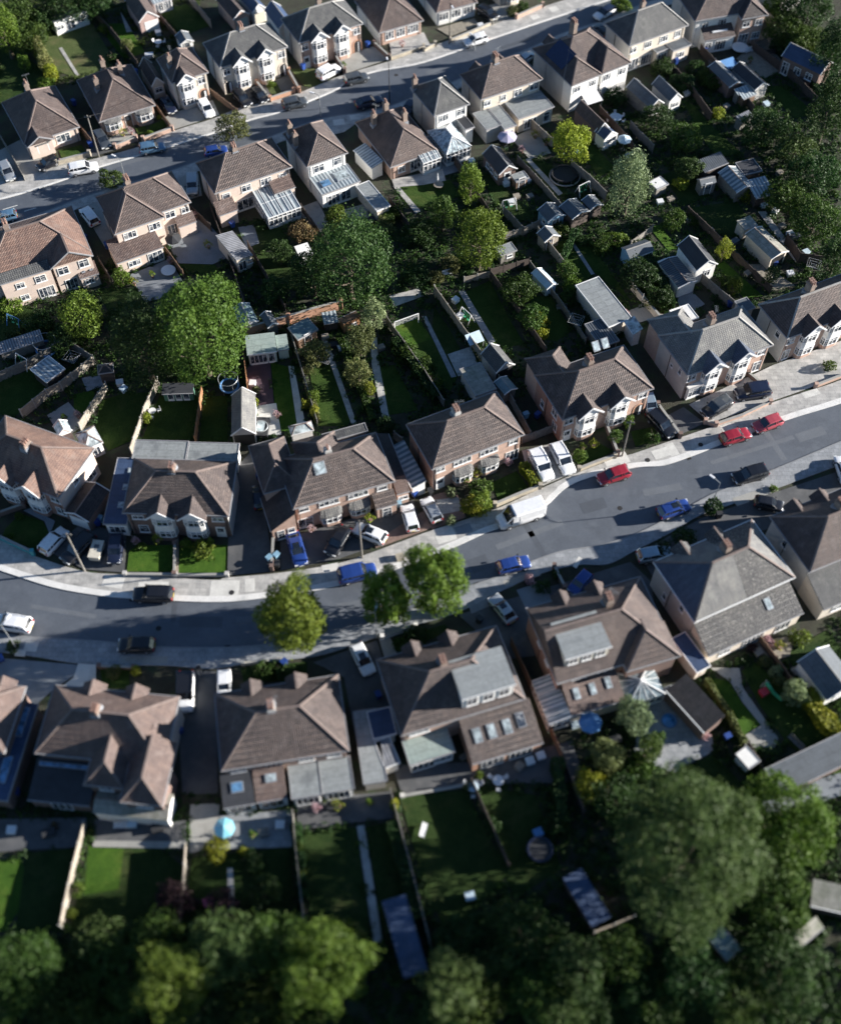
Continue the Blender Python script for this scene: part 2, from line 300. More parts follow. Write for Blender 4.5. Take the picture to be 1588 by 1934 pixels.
# ------------------------------------------------------------------ mesh builder
class MB:
    def __init__(s): s.v = []; s.f = []; s.m = []
    def add(s, vs, fs, m=0):
        o = len(s.v); s.v += [tuple(v) for v in vs]
        for f in fs: s.f.append(tuple(i + o for i in f)); s.m.append(m)
    def box(s, x0, y0, z0, x1, y1, z1, m=0):
        s.add([(x0, y0, z0), (x1, y0, z0), (x1, y1, z0), (x0, y1, z0), (x0, y0, z1), (x1, y0, z1), (x1, y1, z1), (x0, y1, z1)],
              [(0, 3, 2, 1), (4, 5, 6, 7), (0, 1, 5, 4), (1, 2, 6, 5), (2, 3, 7, 6), (3, 0, 4, 7)], m)
    def bar(s, a, b, wd, ht=None, m=0):
        a = Vector(a); b = Vector(b); ht = ht or wd; d = (b - a); 
        if d.length < 1e-6: return
        d.normalize(); up = Vector((0, 0, 1)) if abs(d.z) < .95 else Vector((0, 1, 0))
        x = d.cross(up).normalized() * wd / 2; y = x.cross(d).normalized() * ht / 2
        s.add([a - x - y, a + x - y, a + x + y, a - x + y, b - x - y, b + x - y, b + x + y, b - x + y],
              [(0, 1, 2, 3), (7, 6, 5, 4), (0, 4, 5, 1), (1, 5, 6, 2), (2, 6, 7, 3), (3, 7, 4, 0)], m)
    def cyl(s, c, r0, r1, h, n=10, m=0, cap=True):
        c = Vector(c); vs = []
        for k, (r, z) in enumerate(((r0, 0), (r1, h))):
            for i in range(n):
                t = 2 * math.pi * i / n; vs.append(c + Vector((r * math.cos(t), r * math.sin(t), z)))
        fs = [(i, (i + 1) % n, n + (i + 1) % n, n + i) for i in range(n)]
        if cap: fs += [tuple(range(n - 1, -1, -1)), tuple(range(n, 2 * n))]
        s.add(vs, fs, m)
    def tube(s, pts, rads, n=6, m=0):
        pts = [Vector(p) for p in pts]; vs = []; k = len(pts)
        for i, p in enumerate(pts):
            d = (pts[min(i + 1, k - 1)] - pts[max(i - 1, 0)]).normalized()
            up = Vector((0, 0, 1)) if abs(d.z) < .9 else Vector((0, 1, 0))
            x = d.cross(up).normalized(); y = x.cross(d).normalized(); r = rads[i] if hasattr(rads, '__len__') else rads
            for j in range(n):
                t = 2 * math.pi * j / n; vs.append(p + x * r * math.cos(t) + y * r * math.sin(t))
        fs = [(i * n + j, i * n + (j + 1) % n, (i + 1) * n + (j + 1) % n, (i + 1) * n + j) for i in range(k - 1) for j in range(n)]
        fs += [tuple(range(n)), tuple(range((k - 1) * n + n - 1, (k - 1) * n - 1, -1))]
        s.add(vs, fs, m)
    def prism(s, pts, z0, z1, m=0, bottom=False):
        n = len(pts); a = sum(pts[i][0] * pts[(i + 1) % n][1] - pts[(i + 1) % n][0] * pts[i][1] for i in range(n))
        if a < 0: pts = pts[::-1]
        vs = [(p[0], p[1], z0) for p in pts] + [(p[0], p[1], z1) for p in pts]
        fs = [tuple(range(n, 2 * n))] + [(i, (i + 1) % n, n + (i + 1) % n, n + i) for i in range(n)]
        if bottom: fs.append(tuple(range(n - 1, -1, -1)))
        s.add(vs, fs, m)
    def mesh(s, name, mats, smooth=False):
        me = bpy.data.meshes.new(name); me.from_pydata(s.v, [], s.f)
        for m in (mats if isinstance(mats, (list, tuple)) else [mats]): me.materials.append(M(m) if isinstance(m, str) else m)
        uvl = me.uv_layers.new(name='UVMap'); d = np.zeros((len(me.loops), 2)); li = 0
        V = [Vector(v) for v in s.v]
        for f in s.f:
            n = Vector((0, 0, 0))
            for i in range(len(f)):
                a, b = V[f[i]], V[f[(i + 1) % len(f)]]; n += Vector(((a.y - b.y) * (a.z + b.z), (a.z - b.z) * (a.x + b.x), (a.x - b.x) * (a.y + b.y)))
            if n.length < 1e-12: n = Vector((0, 0, 1))
            n.normalize()
            u = Vector((-n.y, n.x, 0)); u = u.normalized() if u.length > .02 else Vector((1, 0, 0)); v = n.cross(u)
            for i in f: d[li] = (u.dot(V[i]), v.dot(V[i])); li += 1
        uvl.data.foreach_set('uv', d.ravel())
        for i, p in enumerate(me.polygons):
            if s.m[i]: p.material_index = s.m[i]
            p.use_smooth = smooth
        me.update(); return me
    def build(s, name, mats, parent=None, smooth=False, loc=None, rz=None):
        return place(name, s.mesh(name, mats, smooth), parent, loc, rz)
def place(name, me, parent=None, loc=None, rz=None, m=None):
    o = bpy.data.objects.new(name, me); COL.objects.link(o)
    if parent is not None: o.parent = parent
    if loc is not None: o.location = loc
    if rz is not None: o.rotation_euler = (0, 0, rz)
    if m is not None:
        o.material_slots[0].link = 'OBJECT'; o.material_slots[0].material = M(m)
    return o
THINGS = []
def tag(o, label, cat, group=None, pos=None):
    o['label'] = label; o['category'] = cat
    if group: o['group'] = group
    THINGS.append(o); return o
def thing(name, label, cat, loc=(0, 0, 0), rz=0, group=None):
    o = bpy.data.objects.new(name, None); COL.objects.link(o); o.empty_display_size = .3
    o.location = loc; o.rotation_euler = (0, 0, rz); return tag(o, label, cat, group)
def dup(root, loc, rz, label, sc=None, group=None):
    r = root.copy(); COL.objects.link(r); r.location = loc; r.rotation_euler = (0, 0, rz)
    if sc is not None: r.scale = sc
    r['label'] = label
    if group: r['group'] = group
    THINGS.append(r)
    for ch in list(root.children):
        c = ch.copy(); COL.objects.link(c); c.parent = r
        for g in ch.children:
            d = g.copy(); COL.objects.link(d); d.parent = c
    return r
def struct(o): o['kind'] = 'structure'; return o

# ------------------------------------------------------------------ the setting: ground, roads, pavements, plots
def catmull(pts, n=6):
    out = []; q = [2 * pts[0] - pts[1]] + pts + [2 * pts[-1] - pts[-2]]
    for i in range(1, len(q) - 2):
        for k in range(n):
            t = k / n
            out.append(.5 * ((2 * q[i]) + (-q[i - 1] + q[i + 1]) * t + (2 * q[i - 1] - 5 * q[i] + 4 * q[i + 1] - q[i + 2]) * t * t + (-q[i - 1] + 3 * q[i] - 3 * q[i + 1] + q[i + 2]) * t ** 3))
    out.append(pts[-1]); return out
def line(pp, smooth=True, z=0):
    w_ = [P(x, y, z) for x, y in pp]; w_ = [Vector((p.x, p.y, 0)) for p in w_]
    return catmull(w_) if smooth else w_
def sheet(name, pts, z, m):
    b = MB(); b.prism([(p.x, p.y) for p in pts], z - .03, z, 0); return struct(b.build(name, m))
g = MB(); g.add([(-2500, -1500, 0), (2500, -1500, 0), (2500, 4000, 0), (-2500, 4000, 0)], [(0, 1, 2, 3)]); struct(g.build('ground', 'soil'))

UR_N = [(-260, 430), (-120, 400), (0, 378), (101, 348), (186, 318), (327, 277), (400, 254), (470, 229), (526, 214), (601, 186), (640, 168), (662, 152), (712, 136), (800, 119), (933, 73), (1052, 33), (1153, 0), (1290, -48), (1450, -105)]
UR_S = [(-260, 520), (-120, 470), (0, 430), (91, 398), (176, 366), (300, 330), (380, 302), (463, 275), (508, 259), (609, 224), (690, 212), (740, 199), (800, 176), (858, 153), (940, 115), (1001, 90), (1064, 62), (1140, 38), (1200, 12), (1320, -30), (1470, -85)]
UP_N = [(-260, 400), (-120, 372), (0, 345), (60, 330), (101, 318), (175, 302), (270, 276), (327, 249), (400, 226), (450, 206), (520, 190), (566, 176), (610, 158), (650, 142), (738, 116), (800, 94), (930, 47), (1025, 14), (1110, -14), (1290, -78), (1450, -135)]
UP_S = [(-260, 545), (-120, 492), (0, 450), (91, 418), (176, 385), (300, 350), (380, 322), (463, 293), (508, 277), (609, 243), (700, 232), (760, 218), (800, 200), (858, 172), (940, 135), (1001, 110), (1064, 82), (1140, 58), (1200, 32), (1320, -10), (1470, -65)]
MR_N = [(-260, 1010), (-120, 1040), (0, 1078), (101, 1110), (191, 1126), (252, 1131), (400, 1138), (496, 1131), (596, 1116), (700, 1092), (790, 1060), (858, 1034), (913, 1009), (965, 990), (1027, 959), (1067, 923), (1115, 902), (1200, 884), (1251, 880), (1306, 862), (1359, 841), (1427, 815), (1500, 789), (1588, 762), (1720, 715), (1850, 670)]
MR_S = [(-260, 1150), (-120, 1175), (0, 1196), (63, 1203), (151, 1208), (224, 1214), (300, 1221), (400, 1223), (483, 1219), (560, 1209), (627, 1195), (695, 1178), (790, 1145), (878, 1110), (936, 1090), (1001, 1061), (1060, 1041), (1130, 1030), (1190, 1012), (1243, 988), (1300, 957), (1345, 933), (1390, 916), (1445, 893), (1505, 868), (1588, 833), (1720, 780), (1850, 730)]
MP_N = [(-260, 970), (-120, 990), (0, 1019), (65, 1050), (161, 1080), (237, 1086), (400, 1096), (428, 1092), (526, 1083), (634, 1066), (700, 1045), (800, 1008), (870, 985), (941, 960), (1022, 923), (1092, 893), (1160, 868), (1200, 856), (1270, 832), (1349, 805), (1405, 785), (1452, 763), (1536, 736), (1588, 718), (1720, 665), (1850, 620)]
MP_S = [(-260, 1190), (-120, 1215), (0, 1232), (60, 1240), (150, 1254), (227, 1257), (317, 1258), (400, 1264), (470, 1254), (591, 1241), (660, 1222), (712, 1204), (790, 1180), (863, 1158), (951, 1115), (1022, 1084), (1090, 1068), (1148, 1066), (1200, 1040), (1260, 1010), (1319, 975), (1364, 959), (1430, 936), (1536, 897), (1588, 878), (1720, 830), (1850, 780)]
sheet('road', line(MR_N) + line(MR_S)[::-1], .03, 'asphalt')
sheet('road', line(UR_N) + line(UR_S)[::-1], .03, 'asphalt')
def pavement(kerb, back, m='slabs', kd=.75, km='kerb_stone'):
    k = line(kerb); b = line(back)
    # the kerb stone is the outer 0.25 m, slabs behind it
    def off(k, b, dd):
        o = []
        for i, p in enumerate(k):
            q = min(b, key=lambda r: (r - p).length); o.append(p + (q - p).normalized() * dd)
        return o
    ki = off(k, b, kd)
    kb = MB(); kb.prism([(p.x, p.y) for p in k] + [(p.x, p.y) for p in ki[::-1]], 0, .135); struct(kb.build('kerb', km))
    sb = MB(); sb.prism([(p.x, p.y) for p in ki] + [(p.x, p.y) for p in b[::-1]], 0, .125); struct(sb.build('pavement', m))
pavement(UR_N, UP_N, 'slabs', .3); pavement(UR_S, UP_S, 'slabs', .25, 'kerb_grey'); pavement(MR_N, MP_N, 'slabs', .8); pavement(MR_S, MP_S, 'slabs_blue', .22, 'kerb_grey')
_z = [0]
def patch(name, m, pts, z=.06, smooth=False):
    _z[0] = (_z[0] + 1) % 9
    w_ = line(pts, False)
    if smooth:
        q = w_; n = len(q); out = []
        for i in range(n):
            p0, p1, p2, p3 = q[i - 1], q[i], q[(i + 1) % n], q[(i + 2) % n]
            for k in range(4):
                t = k / 4; out.append(.5 * ((2 * p1) + (-p0 + p2) * t + (2 * p0 - 5 * p1 + 4 * p2 - p3) * t * t + (-p0 + 3 * p1 - 3 * p2 + p3) * t ** 3))
        w_ = out
    return sheet(name, w_, z + _z[0] * .004, m)
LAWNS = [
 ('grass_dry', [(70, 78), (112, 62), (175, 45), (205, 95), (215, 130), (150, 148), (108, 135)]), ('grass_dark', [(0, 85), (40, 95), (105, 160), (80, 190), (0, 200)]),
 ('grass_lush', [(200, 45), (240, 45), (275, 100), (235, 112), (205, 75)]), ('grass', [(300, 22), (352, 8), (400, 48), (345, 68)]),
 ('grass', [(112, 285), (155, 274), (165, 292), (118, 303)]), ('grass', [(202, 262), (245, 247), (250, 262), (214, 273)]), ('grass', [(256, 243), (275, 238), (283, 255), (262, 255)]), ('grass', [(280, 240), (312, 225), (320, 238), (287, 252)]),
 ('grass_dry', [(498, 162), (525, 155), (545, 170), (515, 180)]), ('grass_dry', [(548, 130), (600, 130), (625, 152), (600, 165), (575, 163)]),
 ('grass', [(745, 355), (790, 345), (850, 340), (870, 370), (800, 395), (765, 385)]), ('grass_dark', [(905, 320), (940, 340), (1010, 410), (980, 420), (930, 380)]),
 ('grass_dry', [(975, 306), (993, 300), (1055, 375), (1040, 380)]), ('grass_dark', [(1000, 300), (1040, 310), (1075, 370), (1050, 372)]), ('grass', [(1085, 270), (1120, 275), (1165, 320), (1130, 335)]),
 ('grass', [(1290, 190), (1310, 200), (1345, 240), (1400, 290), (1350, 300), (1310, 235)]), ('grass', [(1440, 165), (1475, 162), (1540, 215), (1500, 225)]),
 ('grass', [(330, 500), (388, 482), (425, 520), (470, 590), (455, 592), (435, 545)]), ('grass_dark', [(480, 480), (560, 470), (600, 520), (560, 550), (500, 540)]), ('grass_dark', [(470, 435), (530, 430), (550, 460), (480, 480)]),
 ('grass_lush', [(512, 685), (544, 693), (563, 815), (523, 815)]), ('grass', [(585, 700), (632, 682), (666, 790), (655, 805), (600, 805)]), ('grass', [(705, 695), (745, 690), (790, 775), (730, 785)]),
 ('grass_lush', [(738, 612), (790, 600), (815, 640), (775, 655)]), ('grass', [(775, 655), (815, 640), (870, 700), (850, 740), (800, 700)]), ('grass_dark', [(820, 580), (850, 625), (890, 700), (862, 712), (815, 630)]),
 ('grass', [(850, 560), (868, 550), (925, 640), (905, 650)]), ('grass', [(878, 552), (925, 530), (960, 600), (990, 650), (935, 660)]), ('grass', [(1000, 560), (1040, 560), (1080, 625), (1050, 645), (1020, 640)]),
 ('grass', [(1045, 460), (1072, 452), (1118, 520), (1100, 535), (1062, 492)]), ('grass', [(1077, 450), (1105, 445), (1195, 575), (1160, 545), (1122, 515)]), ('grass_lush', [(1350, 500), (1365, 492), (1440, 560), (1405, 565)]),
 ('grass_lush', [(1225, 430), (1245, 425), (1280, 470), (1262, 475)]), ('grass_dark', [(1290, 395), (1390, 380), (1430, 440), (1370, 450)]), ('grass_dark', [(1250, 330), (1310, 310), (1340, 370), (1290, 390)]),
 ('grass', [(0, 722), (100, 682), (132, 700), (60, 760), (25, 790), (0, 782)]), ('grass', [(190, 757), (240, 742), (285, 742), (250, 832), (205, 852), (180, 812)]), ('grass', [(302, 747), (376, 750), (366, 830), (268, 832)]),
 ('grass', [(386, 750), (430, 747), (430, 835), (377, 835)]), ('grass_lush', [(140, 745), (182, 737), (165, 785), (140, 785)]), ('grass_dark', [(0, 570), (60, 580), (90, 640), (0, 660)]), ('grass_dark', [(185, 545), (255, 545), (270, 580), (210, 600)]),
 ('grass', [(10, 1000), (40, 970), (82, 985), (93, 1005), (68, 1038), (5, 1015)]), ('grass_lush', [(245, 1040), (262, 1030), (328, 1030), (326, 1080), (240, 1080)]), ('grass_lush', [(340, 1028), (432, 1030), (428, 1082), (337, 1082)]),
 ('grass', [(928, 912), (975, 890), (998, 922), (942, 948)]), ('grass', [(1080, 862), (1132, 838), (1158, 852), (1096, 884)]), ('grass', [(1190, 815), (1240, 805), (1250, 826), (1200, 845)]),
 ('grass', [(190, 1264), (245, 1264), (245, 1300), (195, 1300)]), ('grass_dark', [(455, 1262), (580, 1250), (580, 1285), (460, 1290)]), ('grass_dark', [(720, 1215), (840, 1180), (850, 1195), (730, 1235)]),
 ('grass_lush', [(-80, 1630), (44, 1622), (50, 1700), (10, 1760), (-80, 1760)]), ('grass_dark', [(50, 1612), (150, 1602), (120, 1760), (30, 1760)]), ('grass_dark', [(168, 1600), (300, 1600), (350, 1640), (340, 1760), (130, 1770)]), ('grass_lush', [(168, 1596), (235, 1600), (225, 1680), (160, 1690)]),  # tone stands for light here: dark grass where shaded, lush where sunlit
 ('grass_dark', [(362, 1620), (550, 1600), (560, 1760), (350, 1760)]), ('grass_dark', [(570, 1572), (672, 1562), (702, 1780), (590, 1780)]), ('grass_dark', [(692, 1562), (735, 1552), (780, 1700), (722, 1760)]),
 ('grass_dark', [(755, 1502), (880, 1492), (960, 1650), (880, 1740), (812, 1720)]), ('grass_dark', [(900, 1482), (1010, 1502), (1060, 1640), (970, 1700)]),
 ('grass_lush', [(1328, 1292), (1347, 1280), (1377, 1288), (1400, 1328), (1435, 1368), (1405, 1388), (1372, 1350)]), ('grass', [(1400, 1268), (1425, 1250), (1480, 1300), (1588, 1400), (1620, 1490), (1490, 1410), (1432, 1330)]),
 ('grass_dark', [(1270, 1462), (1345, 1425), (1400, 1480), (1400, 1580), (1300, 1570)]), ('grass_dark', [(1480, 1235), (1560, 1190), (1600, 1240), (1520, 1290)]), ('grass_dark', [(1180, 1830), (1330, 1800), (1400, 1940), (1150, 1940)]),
]
for m_, p_ in LAWNS: patch('lawn', m_, p_, .05)
PAV = [
 ('patio', 'concrete_blue', [(312, 452), (368, 405), (400, 430), (447, 480), (402, 500), (338, 498)]), ('patio', 'decking', [(245, 520), (320, 490), (345, 530), (302, 565), (275, 572)]),
 ('patio', 'plum_paving', [(466, 690), (510, 680), (518, 765), (472, 775)]), ('patio', 'concrete_pale', [(484, 768), (522, 762), (532, 822), (490, 825)]), ('path', 'concrete_pale', [(545, 692), (555, 692), (577, 802), (563, 815)]),
 ('driveway', 'tarmac', [(432, 1000), (450, 880), (478, 850), (506, 1000), (518, 1080), (430, 1088)]), ('driveway', 'tarmac', [(530, 1020), (780, 945), (800, 1000), (640, 1056), (530, 1078)]), ('driveway', 'block_paving', [(705, 1025), (800, 965), (815, 998), (710, 1036)]),
 ('driveway', 'block_paving', [(800, 940), (860, 925), (880, 978), (815, 1000)]), ('driveway', 'slabs', [(820, 945), (865, 940), (872, 965), (835, 972)]),
 ('driveway', 'tarmac', [(92, 1042), (160, 985), (200, 1000), (240, 1002), (236, 1082), (160, 1076)]), ('path', 'concrete_blue', [(45, 965), (60, 960), (105, 985), (95, 1010), (85, 985)]),
 ('driveway', 'slabs', [(985, 852), (1045, 838), (1090, 890), (1025, 918), (1000, 905)]), ('driveway', 'tarmac', [(1230, 800), (1290, 770), (1330, 800), (1262, 832), (1245, 826)]), ('driveway', 'slabs', [(1300, 765), (1460, 690), (1600, 640), (1600, 708), (1452, 760), (1340, 800)]),
 ('driveway', 'tarmac', [(1205, 1045), (1322, 980), (1440, 938), (1600, 885), (1620, 960), (1500, 985), (1430, 1005), (1235, 1095)]), ('driveway', 'tarmac', [(865, 1162), (1190, 1062), (1230, 1100), (1240, 1210), (960, 1245)]),
 ('driveway', 'concrete_blue', [(975, 1115), (1020, 1100), (1045, 1135), (995, 1155)]), ('driveway', 'tarmac', [(332, 1267), (408, 1268), (412, 1500), (345, 1500)]), ('driveway', 'concrete_blue', [(-40, 1240), (170, 1258), (105, 1300), (60, 1340), (-40, 1300)]),  # tarmac between the lower pairs stands for shadow, put into the colour
 ('driveway', 'concrete_pale', [(150, 1250), (182, 1256), (182, 1295), (115, 1300), (140, 1280)]), ('driveway', 'tarmac', [(592, 1252), (712, 1210), (762, 1380), (672, 1400), (650, 1280)]), ('driveway', 'concrete', [(715, 1205), (735, 1200), (760, 1260), (740, 1290)]),
 ('driveway', 'concrete', [(313, 222), (352, 205), (402, 190), (415, 218), (330, 245)]), ('driveway', 'tarmac', [(345, 205), (378, 196), (390, 215), (355, 228)]), ('driveway', 'tarmac', [(440, 172), (495, 150), (515, 185), (455, 205)]), ('driveway', 'tarmac', [(520, 152), (550, 140), (565, 172), (535, 180)]),
 ('driveway', 'concrete', [(640, 112), (705, 88), (735, 112), (652, 140)]), ('driveway', 'slabs', [(735, 80), (800, 62), (812, 85), (740, 108)]), ('driveway', 'concrete', [(895, 20), (975, -5), (975, 30), (930, 45)]), ('driveway', 'gravel', [(825, 55), (895, 35), (905, 48), (850, 70)]),
 ('driveway', 'concrete', [(0, 285), (45, 262), (60, 300), (120, 300), (165, 300), (100, 320), (0, 345)]), ('driveway', 'tarmac', [(165, 250), (200, 245), (215, 285), (172, 298)]),
 ('driveway', 'concrete', [(320, 330), (368, 312), (375, 330), (382, 370), (350, 380)]), ('driveway', 'concrete', [(150, 385), (185, 372), (230, 480), (200, 470)]), ('driveway', 'slabs', [(610, 230), (680, 215), (690, 222), (650, 250), (630, 255)]),
 ('patio', 'concrete', [(965, 262), (1010, 240), (1040, 290), (1000, 302)]), ('patio', 'concrete', [(520, 410), (600, 380), (620, 420), (600, 445), (570, 410)]), ('patio', 'concrete', [(640, 400), (690, 385), (700, 410), (660, 425)]), ('patio', 'gravel', [(1390, 112), (1440, 60), (1490, 90), (1482, 130), (1440, 150)]), ('patio', 'concrete_blue', [(800, 305), (850, 290), (880, 320), (815, 340)]),
 ('patio', 'slabs', [(740, 340), (835, 320), (842, 342), (800, 350), (745, 355)]), ('patio', 'concrete_blue', [(450, 430), (480, 425), (490, 460), (465, 470)]), ('patio', 'decking', [(1275, 560), (1300, 545), (1330, 575), (1290, 600)]), ('patio', 'concrete', [(1180, 590), (1230, 570), (1240, 600), (1190, 615)]),
 ('patio', 'gravel', [(1400, 500), (1440, 500), (1500, 540), (1455, 552)]), ('path', 'slabs', [(1430, 400), (1445, 400), (1512, 490), (1500, 495)]), ('path', 'slabs', [(607, 640), (617, 640), (674, 800), (664, 803)]), ('path', 'slabs_blue', [(797, 598), (805, 598), (862, 712), (852, 714)]), ('path', 'slabs_blue', [(866, 552), (876, 548), (935, 645), (925, 652)]),
 ('path', 'slabs_blue', [(1072, 452), (1078, 450), (1122, 518), (1116, 520)]), ('path', 'slabs', [(992, 302), (999, 299), (1062, 366), (1054, 370)]), ('path', 'slabs', [(742, 352), (750, 349), (795, 400), (785, 404)]), ('path', 'slabs', [(700, 640), (712, 638), (715, 680), (735, 790), (722, 790), (702, 690)]),
 ('path', 'slabs', [(112, 92), (118, 90), (150, 142), (145, 144)]), ('path', 'slabs', [(228, 22), (250, 60), (240, 62)]), ('patio', 'slabs', [(845, 670), (890, 655), (905, 700), (865, 712)]), ('patio', 'slabs', [(735, 560), (790, 545), (800, 560), (745, 580)]),
 ('patio', 'tarmac', [(-40, 1548), (165, 1545), (152, 1600), (-40, 1612)]), ('patio', 'concrete', [(178, 1588), (352, 1590), (350, 1604), (176, 1600)]), ('patio', 'tarmac', [(180, 1548), (352, 1550), (352, 1592), (178, 1590)]), ('patio', 'tarmac', [(560, 1512), (740, 1495), (745, 1545), (562, 1568)]), ('patio', 'concrete', [(360, 1520), (415, 1518), (410, 1600), (358, 1612)]), ('patio', 'slabs_blue', [(415, 1540), (550, 1530), (552, 1600), (415, 1605)]),  # bottom patios: dark tarmac tone puts their shade into the colour
 ('patio', 'tarmac', [(740, 1445), (900, 1440), (1080, 1400), (1105, 1480), (900, 1480), (760, 1502)]), ('patio', 'slabs_blue', [(1215, 1310), (1280, 1290), (1345, 1395), (1345, 1420), (1270, 1460), (1195, 1430)]),
 ('path', 'concrete', [(1340, 1262), (1395, 1262), (1402, 1300), (1468, 1395), (1462, 1412), (1405, 1412), (1405, 1390), (1436, 1370), (1402, 1328), (1378, 1288)]), ('patio', 'gravel', [(1415, 1215), (1500, 1200), (1490, 1240), (1445, 1250)]), ('path', 'slabs', [(674, 1560), (688, 1558), (722, 1780), (706, 1780)]), ('path', 'slabs', [(430, 1640), (440, 1640), (445, 1760), (432, 1760)]),
 ('patio', 'gravel', [(1243, 1390), (1268, 1400), (1275, 1430), (1252, 1428)]), ('patio', 'concrete', [(90, 785), (130, 760), (165, 800), (120, 830)]), ('patio', 'slabs_blue', [(155, 715), (200, 705), (195, 730), (165, 740)]), ('driveway', 'concrete_blue', [(1430, 1500), (1588, 1460), (1600, 1500), (1450, 1540)]),
 ('patio', 'decking', [(880, 1130), (920, 1120), (925, 1145), (890, 1160)]), ('path', 'concrete', [(200, 265), (250, 245), (258, 255), (215, 275)]), ('patio', 'gravel', [(330, 1000), (338, 1000), (338, 1085), (330, 1085)]),
]
for n_, m_, p_ in PAV: patch(n_, m_, p_, .09)
# worn pale and dark squares let into the pavements
for i, (x, y, a, wd, dp, m_) in enumerate([(840, 1010, 20, 2.4, 2.2, 'concrete_pale'), (875, 1000, 20, 2.0, 1.2, 'concrete_blue'), (1155, 872, 20, 2.0, 1.2, 'concrete_pale'), (1175, 866, 20, 1.4, 1.8, 'concrete_pale'), (1250, 856, 20, 2.6, 1.4, 'concrete_pale'), (1268, 850, 20, 1.2, 2.0, 'concrete_pale'), (1373, 810, 20, 1.6, 1.2, 'concrete_pale'),
        (425, 1112, 0, 3.4, 2.2, 'concrete_pale'), (472, 1106, 5, 1.2, 1.8, 'concrete_pale'), (290, 1108, 0, 3.6, 1.2, 'concrete_pale'), (215, 1100, -10, 2.5, 1.5, 'concrete_pale'), (624, 1073, 12, 2.0, 1.0, 'concrete_pale'), (985, 1093, 20, 4.6, .8, 'concrete'), (1425, 935, 20, 6.0, 1.0, 'concrete'), (1400, 948, 20, 1.8, .8, 'concrete'), (272, 1247, 0, 5.5, .9, 'concrete'),
        (1010, 33, 25, 1.5, 1.3, 'concrete_pale'), (1045, 18, 25, 1.5, 1.3, 'concrete_pale'), (870, 75, 25, 2.5, 1.5, 'concrete_pale'), (640, 232, 10, 1.8, 1.4, 'concrete_pale'), (670, 222, 10, 1.6, 1.2, 'concrete_pale'), (1090, 1063, 60, 1.6, .5, 'concrete_pale'), (1530, 744, 20, 2.4, 1.0, 'concrete_pale'), (60, 1222, -5, 1.5, 1.2, 'concrete_pale'), (40, 1234, -5, 1.2, .8, 'concrete_pale')]):
    c_ = P(x, y); b = MB(); b.box(-wd / 2, -dp / 2, .05, wd / 2, dp / 2, .129 + (i % 5) * .002)
    struct(b.build('pavement_patch', m_, None, False, (c_.x, c_.y, 0), R(a)))
# painted road marks
for x, y, a, l in [(20, 392, 25, 2.2), (28, 397, 115, 1.0), (150, 410 - 60, 25, .1), (58, 398 - 2, 25, 1.8)]:
    if l > .5:
        c_ = P(x, y); b = MB(); b.box(-l / 2, -.06, .031, l / 2, .06, .035); struct(b.build('road_marking', 'plate_white', None, False, (c_.x, c_.y, 0), R(a)))
# manhole covers
for x, y in [(748, 142), (1170, 960), (438, 1120), (1322, 841), (1222, 870), (300, 1187), (560, 1150)]:
    c_ = P(x, y); b = MB(); b.cyl((0, 0, 0), .33, .33, .034 if (x, y) in ((748, 142), (1170, 960), (300, 1187), (560, 1150)) else .142, 14); struct(b.build('manhole_cover', 'tyre', None, False, (c_.x, c_.y, 0)))

for i, (x, y, a, l, wd, m_) in enumerate([(560, 1165, 3, 14, .7, 'asphalt_old'), (1000, 1010, 24, 9, .8, 'asphalt_old'), (1120, 955, 18, 3.2, 1.6, 'asphalt_new'), (1420, 850, 20, 12, .6, 'asphalt_old'), (380, 1175, 0, 5, 1.4, 'asphalt_new'), (120, 1155, -10, 8, .6, 'asphalt_old'), (905, 1065, 22, 2.4, 2.0, 'asphalt_new'), (1250, 925, 12, 5, 1.0, 'asphalt_old'), (660, 1145, 10, 3, 1.2, 'asphalt_old'), (1530, 820, 20, 4, 1.4, 'asphalt_old'),
        (250, 305, 24, 8, .8, 'asphalt_old'), (470, 250, 24, 3, 1.4, 'asphalt_old'), (640, 198, 24, 7, .7, 'asphalt_old'), (830, 130, 28, 5, 1.0, 'asphalt_old'), (980, 80, 28, 7, .8, 'asphalt_new'), (120, 352, 22, 5, 1.2, 'asphalt_old'), (1460, 838, 20, .8, 5.6, 'asphalt_old'), (1010, 1020, 25, .7, 6.0, 'asphalt_new'), (330, 1150, 0, .6, 3.5, 'asphalt_new')]):
    c_ = P(x, y); b = MB(); b.box(-l / 2, -wd / 2, .025, l / 2, wd / 2, .0335 + (i % 4) * .0015); struct(b.build('road_patch', m_, None, False, (c_.x, c_.y, 0), R(a)))
for x, y, a in [(250, 1133, 0), (700, 1092, 18), (1180, 888, 12), (1300, 866, 22), (430, 1222, 0), (900, 1103, 22), (600, 188, 26), (1000, 50, 28), (500, 262, 25)]:
    c_ = P(x, y); b = MB(); b.box(-.3, -.22, .03, .3, .22, .037); [b.box(-.25 + .1 * i, -.18, .037, -.21 + .1 * i, .18, .042) for i in range(6)]; struct(b.build('drain_grate', 'tyre', None, False, (c_.x, c_.y, 0), R(a)))

